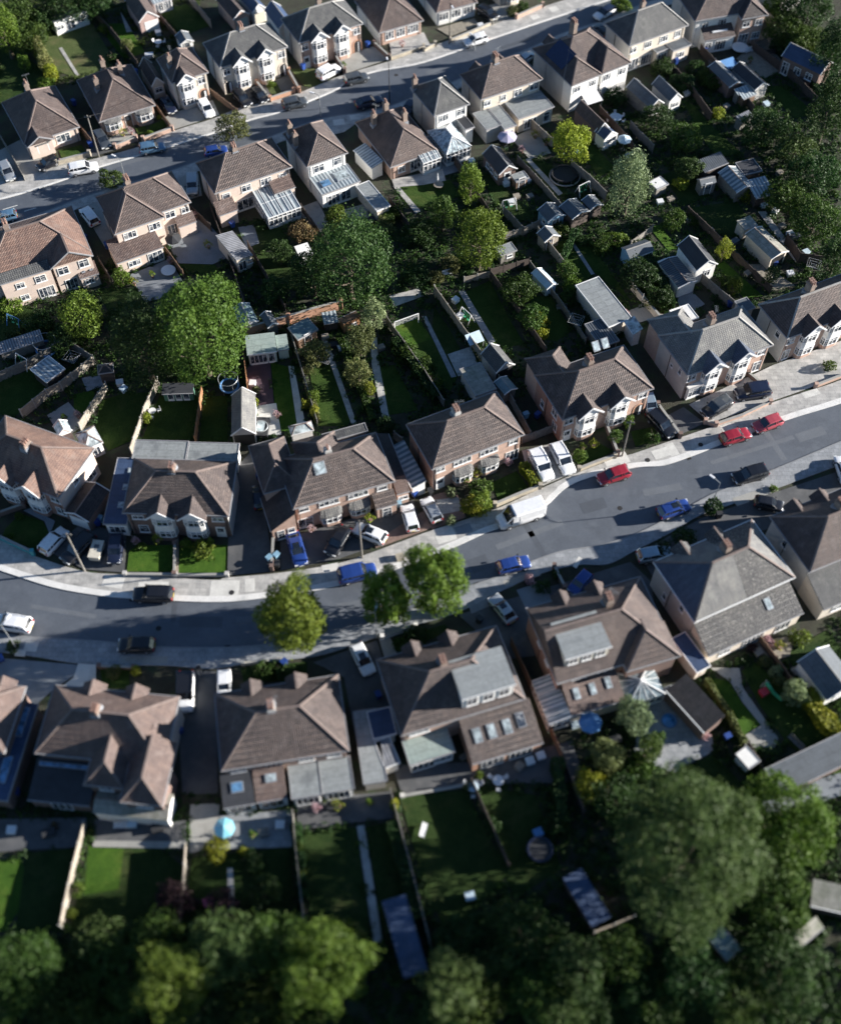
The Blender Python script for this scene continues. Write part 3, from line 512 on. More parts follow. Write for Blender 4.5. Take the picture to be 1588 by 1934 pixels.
# ------------------------------------------------------------------ buildings
WC = {}
def window_meshes(wd, ht, n, style='w'):
    k = (round(wd, 1), round(ht, 1), n, style)
    if k not in WC:
        f = MB(); g_ = MB(); t = .075; x0, x1, z0, z1 = -wd / 2, wd / 2, 0, ht
        f.box(x0, -.07, z0, x0 + t, .02, z1); f.box(x1 - t, -.07, z0, x1, .02, z1); f.box(x0 + t, -.07, z0, x1 - t, .02, z0 + t); f.box(x0 + t, -.07, z1 - t, x1 - t, .02, z1)
        for i in range(1, n):
            x = x0 + wd * i / n; f.box(x - t / 2, -.06, z0 + t, x + t / 2, .02, z1 - t)
        if style == 'w':
            for i in range(n):
                if n > 2 and i % 2: continue
                a = x0 + wd * i / n; f.box(a + t, -.055, z1 - ht * .34, a + wd / n - t * .9, .02, z1 - ht * .34 + t * .8)
            f.box(x0 - .08, -.14, z0 - .07, x1 + .08, 0, z0 - .003)
        if style == 'd':
            for i in range(n):
                a = x0 + wd * i / n; f.box(a + t, -.05, z0 + t, a + wd / n - t * .5, .02, z0 + t + .28)
        g_.box(x0 + .03, -.035, z0 + .03, x1 - .03, .01, z1 - .03)
        WC[k] = (f.mesh('window', 'white_paint'), g_.mesh('pane', 'glass'))
    return WC[k]
def window(par, x, y, z, wd, ht, n=2, rz=0, name='window', style='w', fm=None):
    f, g_ = window_meshes(wd, ht, n, style)
    o = place(name, f, par, (x, y, z), rz, fm); place('pane', g_, o); return o
def door_mesh(c):
    k = ('door', c)
    if k not in WC:
        d = MB(); d.box(-.5, -.05, 0, .5, .02, 2.1, 0); d.box(-.58, -.07, 0, -.5, .03, 2.2, 1); d.box(.5, -.07, 0, .58, .03, 2.2, 1); d.box(-.5, -.07, 2.1, .5, .03, 2.2, 1)
        d.box(-.36, -.065, 1.15, .36, -.04, 1.9, 2)
        WC[k] = d.mesh('door', [c, 'white_paint', 'glass'])
    return WC[k]
def door(par, x, y, z=0, rz=0, c='white_paint'): return place('door', door_mesh(c), par, (x, y, z), rz)
def arch_porch(par, x, y, rz, brick):
    k = ('arch', brick)
    if k not in WC:
        a = MB(); n = 9; r0, r1, zc = .62, .84, 1.55
        pts0 = [(-r0, 0), *[(-r0 * math.cos(t), zc + r0 * math.sin(t)) for t in [math.pi * i / n for i in range(n + 1)]], (r0, 0)]
        pts1 = [(-r1, 0), *[(-r1 * math.cos(t), zc + r1 * math.sin(t)) for t in [math.pi * i / n for i in range(n + 1)]], (r1, 0)]
        vs = [(p[0], -.06, p[1]) for p in pts0] + [(p[0], -.06, p[1]) for p in pts1] + [(p[0], .02, p[1]) for p in pts0] + [(p[0], .02, p[1]) for p in pts1]; m = len(pts0)
        fs = []
        for i in range(m - 1): fs += [(i, i + 1, m + i + 1, m + i), (m + i, m + i + 1, 3 * m + i + 1, 3 * m + i), (i, 2 * m + i, 2 * m + i + 1, i + 1)]
        a.add(vs, fs, 0); a.add([(p[0], -.012, p[1]) for p in pts0], [tuple(range(m))], 1)  # flat black fill stands for the shaded porch recess
        a.box(.1, -.04, 0, .45, -.015, 1.9, 2)
        WC[k] = a.mesh('porch_arch', [brick, 'black_paint', 'white_paint'])
    return place('porch_arch', WC[k], par, (x, y, 0), rz)
def bow_pts(wd, dp, n=5, extra=0.0):
    out = []
    for i in range(n + 1):
        t = math.pi * i / n; e = .55
        out.append((-(wd / 2 + extra) * math.copysign(abs(math.cos(t)) ** e, math.cos(t)), -(dp + extra) * abs(math.sin(t)) ** e if 0 < i < n else 0.02))
    return out
def bow_window(par, x, y, z0, z1, wd, dp, n=5):
    k = ('bow', round(wd, 1), round(dp, 1), round(z1 - z0, 1), n)
    if k not in WC:
        pts = bow_pts(wd, dp, n, .04); f = MB(); h = z1 - z0; q = .08
        for i in range(n):
            a, b = Vector((*pts[i], 0)), Vector((*pts[i + 1], 0))
            for z in (.04, h * .68, h - .04): f.bar(a + Vector((0, 0, z)), b + Vector((0, 0, z)), .09, .075)
            m = (a + b) / 2
            if (b - a).length > .5: f.bar(m, m + Vector((0, 0, h)), .06, .06)
        for p in pts: f.bar((*p, 0), (*p, h), .12, .12)
        g_ = MB(); pp = bow_pts(wd, dp, n, .0); g_.prism(pp, .03, h - .03, 0)
        WC[k] = (f.mesh('bay_window', 'white_paint'), g_.mesh('pane', 'glass'))
    f, g_ = WC[k]; o = place('bay_window', f, par, (x, y, z0)); place('pane', g_, o); return o
def bay(par, x, y, h, wd, two, wall, roof, slope, gable=True, panel='render_white', rm='slate_pale', D=8):
    dp = .85
    b = MB(); pts = [(x + p[0], y + p[1]) for p in bow_pts(wd, dp)]; inner = [(x + p[0] * .97, y + p[1] * .97) for p in bow_pts(wd, dp)]
    b.prism(pts, 0, .8, 1)
    if two: b.prism(pts, 2.15, 3.3, 0)
    if two: b.prism(pts, 4.65, h + .02, 0)
    else: b.prism([(x + p[0] * 1.12, y + p[1] * 1.2) for p in bow_pts(wd, dp)], 2.15, 2.35, 2, True)
    b.build('bay', [panel, wall, rm], par)
    bow_window(par, x, y, .8, 2.15, wd * .97, dp * .97)
    if two: bow_window(par, x, y, 3.3, 4.65, wd * .97, dp * .97)
    else:
        r = MB(); o = bow_pts(wd, dp, 5, .2); i_ = [(p[0] * .8, -.0) for p in o]
        vs = [(x + p[0], y + p[1], 2.35) for p in o] + [(x + p[0] * .85, y + .05, 2.85) for p in o]; n = len(o)
        r.add(vs, [(i, i + 1, n + i + 1, n + i) for i in range(n - 1)]); r.build('bay_roof', rm, par)
    if two and gable:
        gw = wd / 2 + .4; gh = gw * .88; yf = y - dp - .3; yb = y + gh / slope + .6
        r = MB(); zt = h
        r.add([(x - gw, yf, zt - .02), (x, yf, zt + gh), (x, yb, zt + gh), (x - gw, yb, zt - .02), (x + gw, yf, zt - .02), (x + gw, yb, zt - .02),
               (x - gw, yf, zt - .17), (x, yf, zt + gh - .15), (x + gw, yf, zt - .17), (x - gw, yb, zt - .17), (x + gw, yb, zt - .17)],
              [(0, 1, 2, 3), (1, 4, 5, 2), (0, 6, 7, 1), (1, 7, 8, 4), (6, 0, 3, 9), (4, 8, 10, 5)])
        r.build('bay_roof', roof, par)
        g_ = MB(); g_.add([(x - gw + .12, yf + .18, zt - .02), (x + gw - .12, yf + .18, zt - .02), (x, yf + .18, zt + gh - .14), (x - gw + .12, y + .3, zt - .02), (x + gw - .12, y + .3, zt - .02)], [(0, 1, 2), (0, 3, 4, 1)])
        for s in (-1, 1): g_.bar((x + s * (gw + .02), yf - .03, zt - .1), (x, yf - .03, zt + gh - .07), .07, .2)
        g_.build('bay_gable', 'white_paint', par)
def roof_geo(b, x0, y0, x1, y1, z, rise, axis='x', i0=None, i1=None, m=0):
    if axis == 'x':
        ym = (y0 + y1) / 2; i0 = (y1 - y0) / 2 if i0 is None else i0; i1 = (y1 - y0) / 2 if i1 is None else i1
        if i0 + i1 > x1 - x0: i0 = i1 = (x1 - x0) / 2 - .05
        r0, r1 = (x0 + i0, ym, z + rise), (x1 - i1, ym, z + rise)
        c = [(x0, y0, z), (x1, y0, z), (x1, y1, z), (x0, y1, z)]
        b.add(c + [r0, r1], [(0, 1, 5, 4), (2, 3, 4, 5), (3, 0, 4), (1, 2, 5), (0, 3, 2, 1)], m)
        L = [(r0, r1)]
        if i0 > .01: L += [(c[0], r0), (c[3], r0)]
        if i1 > .01: L += [(c[1], r1), (c[2], r1)]
    else:
        xm = (x0 + x1) / 2; i0 = (x1 - x0) / 2 if i0 is None else i0; i1 = (x1 - x0) / 2 if i1 is None else i1
        if i0 + i1 > y1 - y0: i0 = i1 = (y1 - y0) / 2 - .05
        r0, r1 = (xm, y0 + i0, z + rise), (xm, y1 - i1, z + rise)
        c = [(x0, y0, z), (x1, y0, z), (x1, y1, z), (x0, y1, z)]
        b.add(c + [r0, r1], [(0, 1, 4), (1, 2, 5, 4), (2, 3, 5), (3, 0, 4, 5), (0, 3, 2, 1)], m)
        L = [(r0, r1)]
        if i0 > .01: L += [(c[0], r0), (c[1], r0)]
        if i1 > .01: L += [(c[2], r1), (c[3], r1)]
    return L
def gutter(par, x0, y0, x1, y1, z, m='grey_trim', t=.1):
    b = MB(); h = .16
    b.box(x0 - t, y0 - t, z - h, x1 + t, y0 - .003, z + .03); b.box(x0 - t, y1 + .003, z - h, x1 + t, y1 + t, z + .03)
    b.box(x0 - t, y0, z - h, x0 - .003, y1, z + .03); b.box(x1 + .003, y0, z - h, x1 + t, y1, z + .03)
    return b.build('gutter', m, par)
def ridges(par, L, m='ridge_clay', r=.11):
    b = MB()
    for a, c in L: b.bar(Vector(a) + Vector((0, 0, .02)), Vector(c) + Vector((0, 0, .02)), r * 2, r * 1.3)
    return b.build('ridge_tiles', m, par)
def chimney(par, x, y, z0, z1, pots=4, m='brick_brown', wd=.75, dp=1.0, pot='pot_clay'):
    b = MB(); b.box(x - wd / 2, y - dp / 2, z0, x + wd / 2, y + dp / 2, z1); b.box(x - wd / 2 - .07, y - dp / 2 - .07, z1 - .32, x + wd / 2 + .07, y + dp / 2 + .07, z1 - .12)
    b.box(x - wd / 2 + .05, y - dp / 2 + .05, z1, x + wd / 2 - .05, y + dp / 2 - .05, z1 + .06)
    o = b.build('chimney', m, par)
    cols = 2 if pots > 2 else 1; rows = (pots + cols - 1) // cols; k = 0
    if ('pot', pot) not in WC:
        p = MB(); p.cyl((0, 0, 0), .15, .12, .5, 9); p.cyl((0, 0, .42), .16, .16, .1, 9); WC[('pot', pot)] = p.mesh('chimney_pot', pot)
    for i in range(rows):
        for j in range(cols):
            if k >= pots: break
            k += 1; place('chimney_pot', WC[('pot', pot)], o, (x + (j - (cols - 1) / 2) * .36, y + (i - (rows - 1) / 2) * dp / rows * .95, z1 + .04))
    # lead flashing at the foot
    f = MB(); f.box(x - wd / 2 - .12, y - dp / 2 - .12, z0 + .2, x + wd / 2 + .12, y + dp / 2 + .12, z0 + .9); f.build('flashing', 'lead', o)
    return o
def skylight(par, x, y, z, slope, wd=.8, ln=1.2, glass='glass_pale', axis='n'):
    k = ('sky', round(wd, 1), round(ln, 1), glass)
    if k not in WC:
        f = MB(); f.box(-wd / 2, -ln / 2, 0, wd / 2, ln / 2, .09); g_ = MB(); g_.box(-wd / 2 + .09, -ln / 2 + .09, .05, wd / 2 - .09, ln / 2 - .09, .105)
        WC[k] = (f.mesh('skylight', 'lead'), g_.mesh('pane', glass))
    f, g_ = WC[k]; a = math.atan(slope); o = place('skylight', f, par, (x, y, z))
    o.rotation_euler = {'n': (a, 0, 0), 'w': (0, -a, 0), 'e': (0, a, 0), 'f': (-a, 0, 0), '0': (0, 0, 0)}[axis]
    place('pane', g_, o); return o
def conservatory(par, x0, y0, x1, y1, h, h2, kind='lean', glassm='glass_pale', nm='conservatory'):
    """white glazed frame on a dwarf wall; child parts of the frame: panes and the roof"""
    f = MB(); g_ = MB(); t = .09
    f.box(x0, y0, 0, x1, y1, .55); g_.box(x0 + .05, y0 + .05, .55, x1 - .05, y1 - .02, h - .03)
    def run(a, b):
        a = Vector(a); b = Vector(b); n = max(1, round((b - a).length / .75))
        for i in range(n + 1):
            p = a + (b - a) * i / n; f.bar((p.x, p.y, .5), (p.x, p.y, h), t, t)
        for z in (.58, h * .72, h - .05): f.bar((a.x, a.y, z), (b.x, b.y, z), t, t)
    run((x0, y0, 0), (x1, y0, 0)); run((x0, y0, 0), (x0, y1, 0)); run((x1, y0, 0), (x1, y1, 0))
    o = f.build(nm, 'white_paint', par); g_.build('pane', 'glass', o)
    r = MB(); e = .12; bars = MB()
    if kind == 'lean':
        r.add([(x0 - e, y0 - e, h), (x1 + e, y0 - e, h), (x1 + e, y1, h2), (x0 - e, y1, h2), (x0 - e, y0 - e, h - .06), (x1 + e, y0 - e, h - .06), (x1 + e, y1, h2 - .06), (x0 - e, y1, h2 - .06)],
              [(0, 1, 2, 3), (7, 6, 5, 4), (0, 4, 5, 1), (1, 5, 6, 2), (2, 6, 7, 3), (3, 7, 4, 0)])
        n = max(2, round((x1 - x0) / .8))
        for i in range(n + 1):
            x = x0 + (x1 - x0) * i / n; bars.bar((x, y0 - e, h + .03), (x, y1, h2 + .03), .07)
        bars.bar((x0 - e, y0 - e, h), (x1 + e, y0 - e, h), .12); bars.bar((x0, (y0 + y1) / 2, (h + h2) / 2 + .02), (x1, (y0 + y1) / 2, (h + h2) / 2 + .02), .05)
    elif kind in ('leanw', 'leane'):
        ha, hb = (h, h2) if kind == 'leanw' else (h2, h)
        r.add([(x0 - e, y0 - e, ha), (x1 + e, y0 - e, hb), (x1 + e, y1, hb), (x0 - e, y1, ha), (x0 - e, y0 - e, ha - .06), (x1 + e, y0 - e, hb - .06), (x1 + e, y1, hb - .06), (x0 - e, y1, ha - .06)],
              [(0, 1, 2, 3), (7, 6, 5, 4), (0, 4, 5, 1), (1, 5, 6, 2), (2, 6, 7, 3), (3, 7, 4, 0)])
        n = max(2, round((y1 - y0) / .9))
        for i in range(n + 1):
            y = y0 + (y1 - y0) * i / n; bars.bar((x0 - e, y, ha + .03), (x1 + e, y, hb + .03), .07)
    else:
        L = roof_geo(r, x0 - e, y0 - e, x1 + e, y1 + e, h, h2 - h, 'y' if (x1 - x0) < (y1 - y0) * 1.3 else 'x')
        for a, b in L: bars.bar(Vector(a) + Vector((0, 0, .03)), Vector(b) + Vector((0, 0, .03)), .12)
        (ra, rb) = L[0]
        for i in range(1, 4):
            tt = i / 4; y = y0 + (y1 - y0) * tt; x = x0 + (x1 - x0) * tt; q = Vector(ra) + (Vector(rb) - Vector(ra)) * tt
            for s in ((x0 - e, y, h + .03), (x1 + e, y, h + .03)): bars.bar(s, q + Vector((0, 0, .03)), .05)
            bars.bar((x, y0 - e, h + .03), Vector(ra) + Vector((0, 0, .03)), .05)
    rr = r.build('conservatory_roof', glassm, par); bars.build('roof_bars', 'white_paint', rr)
    return o
def ext(par, x0, y0, x1, y1, h, kind, h2, roof, wall, trim='grey_trim', nm='extension'):
    """a lower wing or outbuilding body: walls, roof, gutter"""
    b = MB(); i = .12
    if kind == 'flat':
        b.box(x0 + i, y0 + i, 0, x1 - i, y1 - i, h - .12); r = MB(); r.box(x0, y0, h - .15, x1, y1, h)
        ro = r.build(nm + '_roof', roof, par); t = MB(); q = .09
        t.box(x0 - q, y0 - q, h - .2, x1 + q, y0 - .003, h + .05); t.box(x0 - q, y1 + .003, h - .2, x1 + q, y1 + q, h + .05); t.box(x0 - q, y0, h - .2, x0 - .003, y1, h + .05); t.box(x1 + .003, y0, h - .2, x1 + q, y1, h + .05)
        t.build('roof_edge', trim, par); b.build(nm + '_wall', wall, par); return
    e = .0
    H = {'n': (h, h, h2, h2), 'f': (h2, h2, h, h), 'w': (h, h2, h2, h), 'e': (h2, h, h, h2)}.get(kind)
    r = MB()
    if H:
        c = [(x0, y0), (x1, y0), (x1, y1), (x0, y1)]
        r.add([(c[k][0], c[k][1], H[k]) for k in range(4)] + [(c[k][0], c[k][1], H[k] - .14) for k in range(4)], [(0, 1, 2, 3), (7, 6, 5, 4), (0, 4, 5, 1), (1, 5, 6, 2), (2, 6, 7, 3), (3, 7, 4, 0)])
        ci = [(x0 + i, y0 + i), (x1 - i, y0 + i), (x1 - i, y1 - i), (x0 + i, y1 - i)]
        b.add([(*ci[k], 0) for k in range(4)] + [(*ci[k], H[k] - .12) for k in range(4)], [(4, 5, 6, 7), (0, 1, 5, 4), (1, 2, 6, 5), (2, 3, 7, 6), (3, 0, 4, 7)])
        r.build(nm + '_roof', roof, par); b.build(nm + '_wall', wall, par)
        t = MB(); hs = {'n': ((x0, y0 - .06, h - .06), (x1, y0 - .06, h - .06)), 'f': ((x0, y1 + .06, h - .06), (x1, y1 + .06, h - .06)), 'w': ((x0 - .06, y0, h - .06), (x0 - .06, y1, h - .06)), 'e': ((x1 + .06, y0, h - .06), (x1 + .06, y1, h - .06))}[kind]
        t.bar(*hs, .1, .12); t.build('gutter', trim, par); return
    b.box(x0 + i, y0 + i, 0, x1 - i, y1 - i, h - .02)
    if kind == 'gx':
        L = roof_geo(r, x0, y0, x1, y1, h, h2 - h, 'x', 0, 0); ym = (y0 + y1) / 2; k = (h2 - h) / ((y1 - y0) / 2)
        for xx in (x0 + i, x1 - i): pass
        b.add([(x0 + i, y0 + i, h - .02), (x0 + i, y1 - i, h - .02), (x0 + i, ym, h2 - .12)], [(0, 1, 2)])
    elif kind == 'gy': L = roof_geo(r, x0, y0, x1, y1, h, h2 - h, 'y', 0, 0)
    elif kind == 'hx': L = roof_geo(r, x0, y0, x1, y1, h, h2 - h, 'x')
    else: L = roof_geo(r, x0, y0, x1, y1, h, h2 - h, 'y')
    r.build(nm + '_roof', roof, par)
    if kind == 'gy':     # pale gable boards so that the end reads as a wall
        for yy, s in ((y0, -1), (y1, 1)):
            g_ = MB(); xm = (x0 + x1) / 2; yq = yy + s * .015
            g_.add([(x0 + .02, yq, h), (x1 - .02, yq, h), (xm, yq, h2 - .03), (x0 + .02, yq - s * .01, h), (x1 - .02, yq - s * .01, h), (xm, yq - s * .01, h2 - .03)], [(0, 1, 2), (3, 5, 4), (0, 3, 4, 1), (1, 4, 5, 2), (2, 5, 3, 0)], 0)
            g_.bar((x0 - .05, yq + s * .05, h - .04), (xm, yq + s * .05, h2 - .02), .09, .16, 1); g_.bar((x1 + .05, yq + s * .05, h - .04), (xm, yq + s * .05, h2 - .02), .09, .16, 1)
            g_.build('gable_end', [wall, 'white_paint'], par)
    elif kind == 'gx':
        for xx, s in ((x0, -1), (x1, 1)):
            g_ = MB(); ym = (y0 + y1) / 2; xq = xx + s * .015
            g_.add([(xq, y0 + .02, h), (xq, y1 - .02, h), (xq, ym, h2 - .03), (xq - s * .01, y0 + .02, h), (xq - s * .01, y1 - .02, h), (xq - s * .01, ym, h2 - .03)], [(0, 1, 2), (3, 5, 4), (0, 3, 4, 1), (1, 4, 5, 2), (2, 5, 3, 0)])
            g_.build('gable_end', wall, par)
    b.build(nm + '_wall', wall, par)
    ridges(par, L, 'ridge_grey' if 'slate' in roof or 'felt' in roof else 'ridge_clay', .07)
    gutter(par, x0, y0, x1, y1, h, trim, .07) if kind[0] == 'h' else None

HOUSES = []
def frame(A, B, C, h):
    D = C if isinstance(C, (int, float)) else None
    a, b, c = P(*A, h), P(*B, h), P(*(A if D else C), h); u = (b - a); W_ = u.length; u.normalize()
    v = Vector((-u.y, u.x, 0))
    if D is None: o = a if (c - a).length < (c - b).length else b; D_ = abs((c - o).dot(v))
    else: D_ = D
    ctr = a + u * W_ / 2 + v * D_ / 2; rz = math.atan2(u.y, u.x)
    def loc(px, py, z=0):
        d = P(px, py, z) - ctr; return Vector((d.dot(u), d.dot(v), z))
    return W_, D_, Vector((ctr.x, ctr.y, 0)), rz, loc
def house(name, label, ref, A, B, C, h=5.2, rise=None, roof='tile_brown', wall='brick_peach', side=None, i0=None, i1=None, feats=(), cat='house', trim='grey_trim', rt=None, group='houses on the estate', ax='x', split=None):
    W_, D_, ctr, rz, L = frame(A, B, C, h)
    e = thing(name, label, cat, ctr, rz, group); HOUSES.append((ctr, ref, e))
    hw, hd = W_ / 2, D_ / 2; rise = rise or hd * .84; sl = rise / hd; o = .28; rt = rt or ('ridge_grey' if 'slate' in roof else 'ridge_clay')
    b = MB(); b.box(-hw + o, -hd + o, 0, hw - o, hd - o, h - .02, 0)
    if i0 == 0: b.add([(-hw + o, -hd + o, h - .02), (-hw + o, hd - o, h - .02), (-hw + o, 0, h + rise - .25), (-hw + o + .1, -hd + o, h - .02), (-hw + o + .1, hd - o, h - .02), (-hw + o + .1, 0, h + rise - .25)], [(0, 2, 1), (3, 4, 5)])
    wo_ = b.build('wall', wall, e)
    if side:   # the side walls are finished differently from the front
        s_ = MB(); s_.box(-hw + o - .025, -hd + o - .003, 0, -hw + o - .003, hd - o, h - .03); s_.build('side_wall', side, e)
        s_ = MB(); s_.box(hw - o + .003, -hd + o - .003, 0, hw - o + .025, hd - o, h - .03); s_.build('side_wall', side, e)
    r = MB(); LL = roof_geo(r, -hw, -hd, hw, hd, h, rise, ax, i0, i1)
    if split:   # left hip blued for shade and sky reflection; pale left half, speckled right half
        r = MB(); a0, a1 = hd * .98, hd; q0, q1 = (-hw + a0, 0, h + rise), (hw - a1, 0, h + rise); xm = .02 * W_
        vs = [(-hw, -hd, h), (xm, -hd, h), (hw, -hd, h), (hw, hd, h), (xm, hd, h), (-hw, hd, h), q0, (xm, 0, h + rise), q1]
        r.add(vs, [(5, 0, 6)], 0); r.add(vs, [(0, 1, 7, 6), (4, 5, 6, 7)], 1); r.add(vs, [(1, 2, 8, 7), (3, 4, 7, 8)], 2); r.add(vs, [(2, 3, 8)], 3); r.add(vs, [(0, 5, 4, 3, 2, 1)], 2)
    ro = r.build('roof', split or roof, e);
    def rtop(x, y):
        if ax == 'x': a_, c_ = (i0 if i0 is not None else hd), (i1 if i1 is not None else hd); return h + max(0, min(rise, (hd - abs(y)) * sl, (x + hw) * rise / max(a_, .01), (hw - x) * rise / max(c_, .01)))
        a_, c_ = (i0 or hw), (i1 or hw); return h + max(0, min(rise, (hw - abs(x)) * rise / hw, (y + hd) * rise / a_, (hd - y) * rise / c_))
    gutter(e, -hw, -hd, hw, hd, h, trim)
    yn = -hd + o
    for q in ((-(hw - o - .35), yn - .07), (hw - o - .35, yn - .07), (-hw + o - .07, .6)):
        dw = MB(); dw.cyl((0, 0, 0), .045, .045, h - .1, 6); dw.build('downpipe', 'black_paint' if wall != 'render_white' else 'grey_trim', e, False, (*q, 0))
    for f in feats:
        k = f[0]
        if k == 'win':       # u, z, w, h, n
            _, u, z, wd, ht, n = f; window(e, -hw + u * W_, yn, z, wd, ht, n)
        elif k == 'lwin': window(e, -hw + o, -hd + f[1] * D_, f[2], f[3], f[4], f[5], R(-90))
        elif k == 'rwin': window(e, hw - o, -hd + f[1] * D_, f[2], f[3], f[4], f[5], R(90))
        elif k == 'door': door(e, -hw + f[1] * W_, yn, 0, 0, f[2] if len(f) > 2 else 'white_paint')
        elif k == 'arch': arch_porch(e, -hw + f[1] * W_, yn, 0, f[2])
        elif k == 'french': window(e, -hw + f[1] * W_, yn, .05, f[2], 2.1, f[3], 0, 'french_doors', 'd')
        elif k == 'bay': bay(e, -hw + f[1] * W_, yn, h, f[2], f[3], wall, f[7] if len(f) > 7 else roof, sl, f[4] if len(f) > 4 else True, f[5] if len(f) > 5 else 'render_white', f[6] if len(f) > 6 else 'slate_pale', D_)
        elif k == 'ch':      # u, v, top, pots, mat
            _, u, v, zt, n, m_ = f; x, y = -hw + u * W_, -hd + v * D_; zr = rtop(x, y); chimney(e, x, y, zr - .7, zt - .5, n, 'brick_stack' if m_ in ('brick_orange', 'brick_brown', 'brick_peach') else m_, .7, 1.15 if n > 2 else .7, 'pot_cream' if m_ == 'render_cream' else 'pot_clay')
        elif k == 'fg':      # gable over a bay on the far side
            _, u, wd, pr = f; wd *= .86; pr *= .75; x = -hw + u * W_; gw = wd / 2; gh = gw * .86; yf = hd + pr; yb = hd - gh / sl - .6; g_ = MB()
            g_.add([(x - gw, yf, h), (x, yf, h + gh), (x, yb, h + gh), (x - gw, yb, h), (x + gw, yf, h), (x + gw, yb, h)], [(1, 0, 3, 2), (4, 1, 2, 5), (0, 1, 4), (0, 4, 5, 3)])
            g_.build('bay_roof', roof, e); w2 = MB(); w2.prism([(x - gw + .3, yf - .3), (x + gw - .3, yf - .3), (x + gw - .3, hd - .4), (x - gw + .3, hd - .4)], 0, h - .02); w2.build('bay', 'render_white', e)
            ridges(e, [((x, yf, h + gh), (x, hd - gh / sl, h + gh))], rt)
        elif k == 'wing':    # u0,u1,projection,end inset(None hip/0 gable)[, h, roofmat]
            _, u0, u1, pr, ins = f[:5]; x0, x1 = -hw + u0 * W_, -hw + u1 * W_; y0 = -hd - pr; hh = f[5] if len(f) > 5 else h; rm = f[6] if len(f) > 6 else roof; rs = min((x1 - x0) / 2 * sl, rise + h - hh - .15)
            w2 = MB(); w2.box(x0 + o, y0 + o, 0, x1 - o, -hd + o + .05, hh - .02)
            if ins == 0: w2.add([(x0 + o, y0 + o, hh - .02), (x1 - o, y0 + o, hh - .02), ((x0 + x1) / 2, y0 + o, hh + rs - .2)], [(0, 1, 2)])
            w2.build('wing_wall', f[7] if len(f) > 7 else wall, e)
            r2 = MB(); L2 = roof_geo(r2, x0, y0, x1, -hd + rs / sl + (x1 - x0) / 2 * 0 + .4, hh + .004, rs, 'y', ins, 0); r2.build('wing_roof', rm, e); ridges(e, [(a, b_) for a, b_ in L2], rt)
            g_ = MB(); g_.box(x0 - .09, y0 - .003, hh - .16, x0 - .003, -hd - .12, hh + .03); g_.box(x1 + .003, y0 - .003, hh - .16, x1 + .09, -hd - .12, hh + .03)
            if ins != 0: g_.box(x0 - .09, y0 - .09, hh - .16, x1 + .09, y0 - .006, hh + .03)
            else:
                for s, xe in ((-1, x0), (1, x1)): g_.bar((xe, y0 - .04, hh - .05), ((x0 + x1) / 2, y0 - .04, hh + rs - .04), .08, .2)
            g_.build('gutter', trim, e)
        elif k == 'fwing':   # rear hip running away from the viewer
            _, u0, u1, pr = f; x0, x1 = -hw + u0 * W_, -hw + u1 * W_; y1 = hd + pr; rs = min((x1 - x0) / 2 * sl, rise - .1)
            w2 = MB(); w2.box(x0 + o, hd - o - .05, 0, x1 - o, y1 - o, h - .02); w2.build('wing_wall', wall, e)
            r2 = MB(); L2 = roof_geo(r2, x0, hd - rs / sl - .4, x1, y1, h + .004, rs, 'y', 0, None); r2.build('wing_roof', roof, e); ridges(e, L2, rt)
        elif k == 'ww':      # window on a near wing: x fraction, projection, z, w, h, n
            _, u, pr, z, wd, ht, n = f; window(e, -hw + u * W_, -hd - pr + o, z, wd, ht, n)
        elif k == 'wf': window(e, -hw + f[1] * W_, -hd - f[2] + o, .05, f[3], 2.1, f[4], 0, 'french_doors', 'd')
        elif k == 'ext':     # kind, near-left px, near-right px, far px or None, h, h2, roof, wall[, windows]
            _, kd, nl, nr, fr, h1, h2, rm, wm = f[:9]; a, b_ = L(*nl, h1), L(*nr, h1); y0 = (a.y + b_.y) / 2; y1 = yn + .02 if fr is None else L(*fr, h1).y
            x0, x1 = a.x, b_.x
            if kd in ('lean', 'leanw', 'leane', 'hip'): conservatory(e, x0, y0, x1, y1, h1, h2, kd, rm)
            else:
                ext(e, x0, y0, x1, y1, h1, kd, h2, rm, wm)
                for wdw in (f[9] if len(f) > 9 else ()):
                    if wdw[0] == 's': 
                        yy = y0 + (y1 - y0) * wdw[2]; zz = h1 + (h2 - h1) * wdw[2] if kd == 'n' else h1; skylight(e, x0 + (x1 - x0) * wdw[1], yy, zz + .02, (h2 - h1) / (y1 - y0) if kd == 'n' else 0, wdw[3], wdw[4], wdw[5] if len(wdw) > 5 else 'glass_pale', 'n' if kd == 'n' else '0')
                    elif wdw[0] == 'g': # garage door
                        gd = MB(); gd.box(-wdw[2] / 2, -.05, 0, wdw[2] / 2, .02, 2.05); gd.build('garage_door', wdw[3], e, False, (x0 + (x1 - x0) * wdw[1], y0 + .12, 0))
                    elif wdw[0] == 'd': window(e, x0 + (x1 - x0) * wdw[1], y0 + .12, .05, wdw[2], 2.05, wdw[3], 0, 'french_doors', 'd')
                    else: window(e, x0 + (x1 - x0) * wdw[1], y0 + .12, wdw[2], wdw[3], wdw[4], wdw[5])
        elif k == 'sky':     # u, v on the near slope
            _, u, v, wd, ln, gm = f; y = -hd + v * D_; skylight(e, -hw + u * W_, y, h + (hd + y) * sl + .02, sl, wd, ln, gm)
        elif k == 'dorm':    # flat-topped dormer: px near-left, px near-right, top z, far y, face
            _, nl, nr, zt, yb, face, top = f; a, b_ = L(*nl, zt), L(*nr, zt); y0 = (a.y + b_.y) / 2; w2 = MB(); w2.box(a.x + .15, y0 + .15, h + .1, b_.x - .15, yb, zt - .1); w2.build('dormer', face, e)
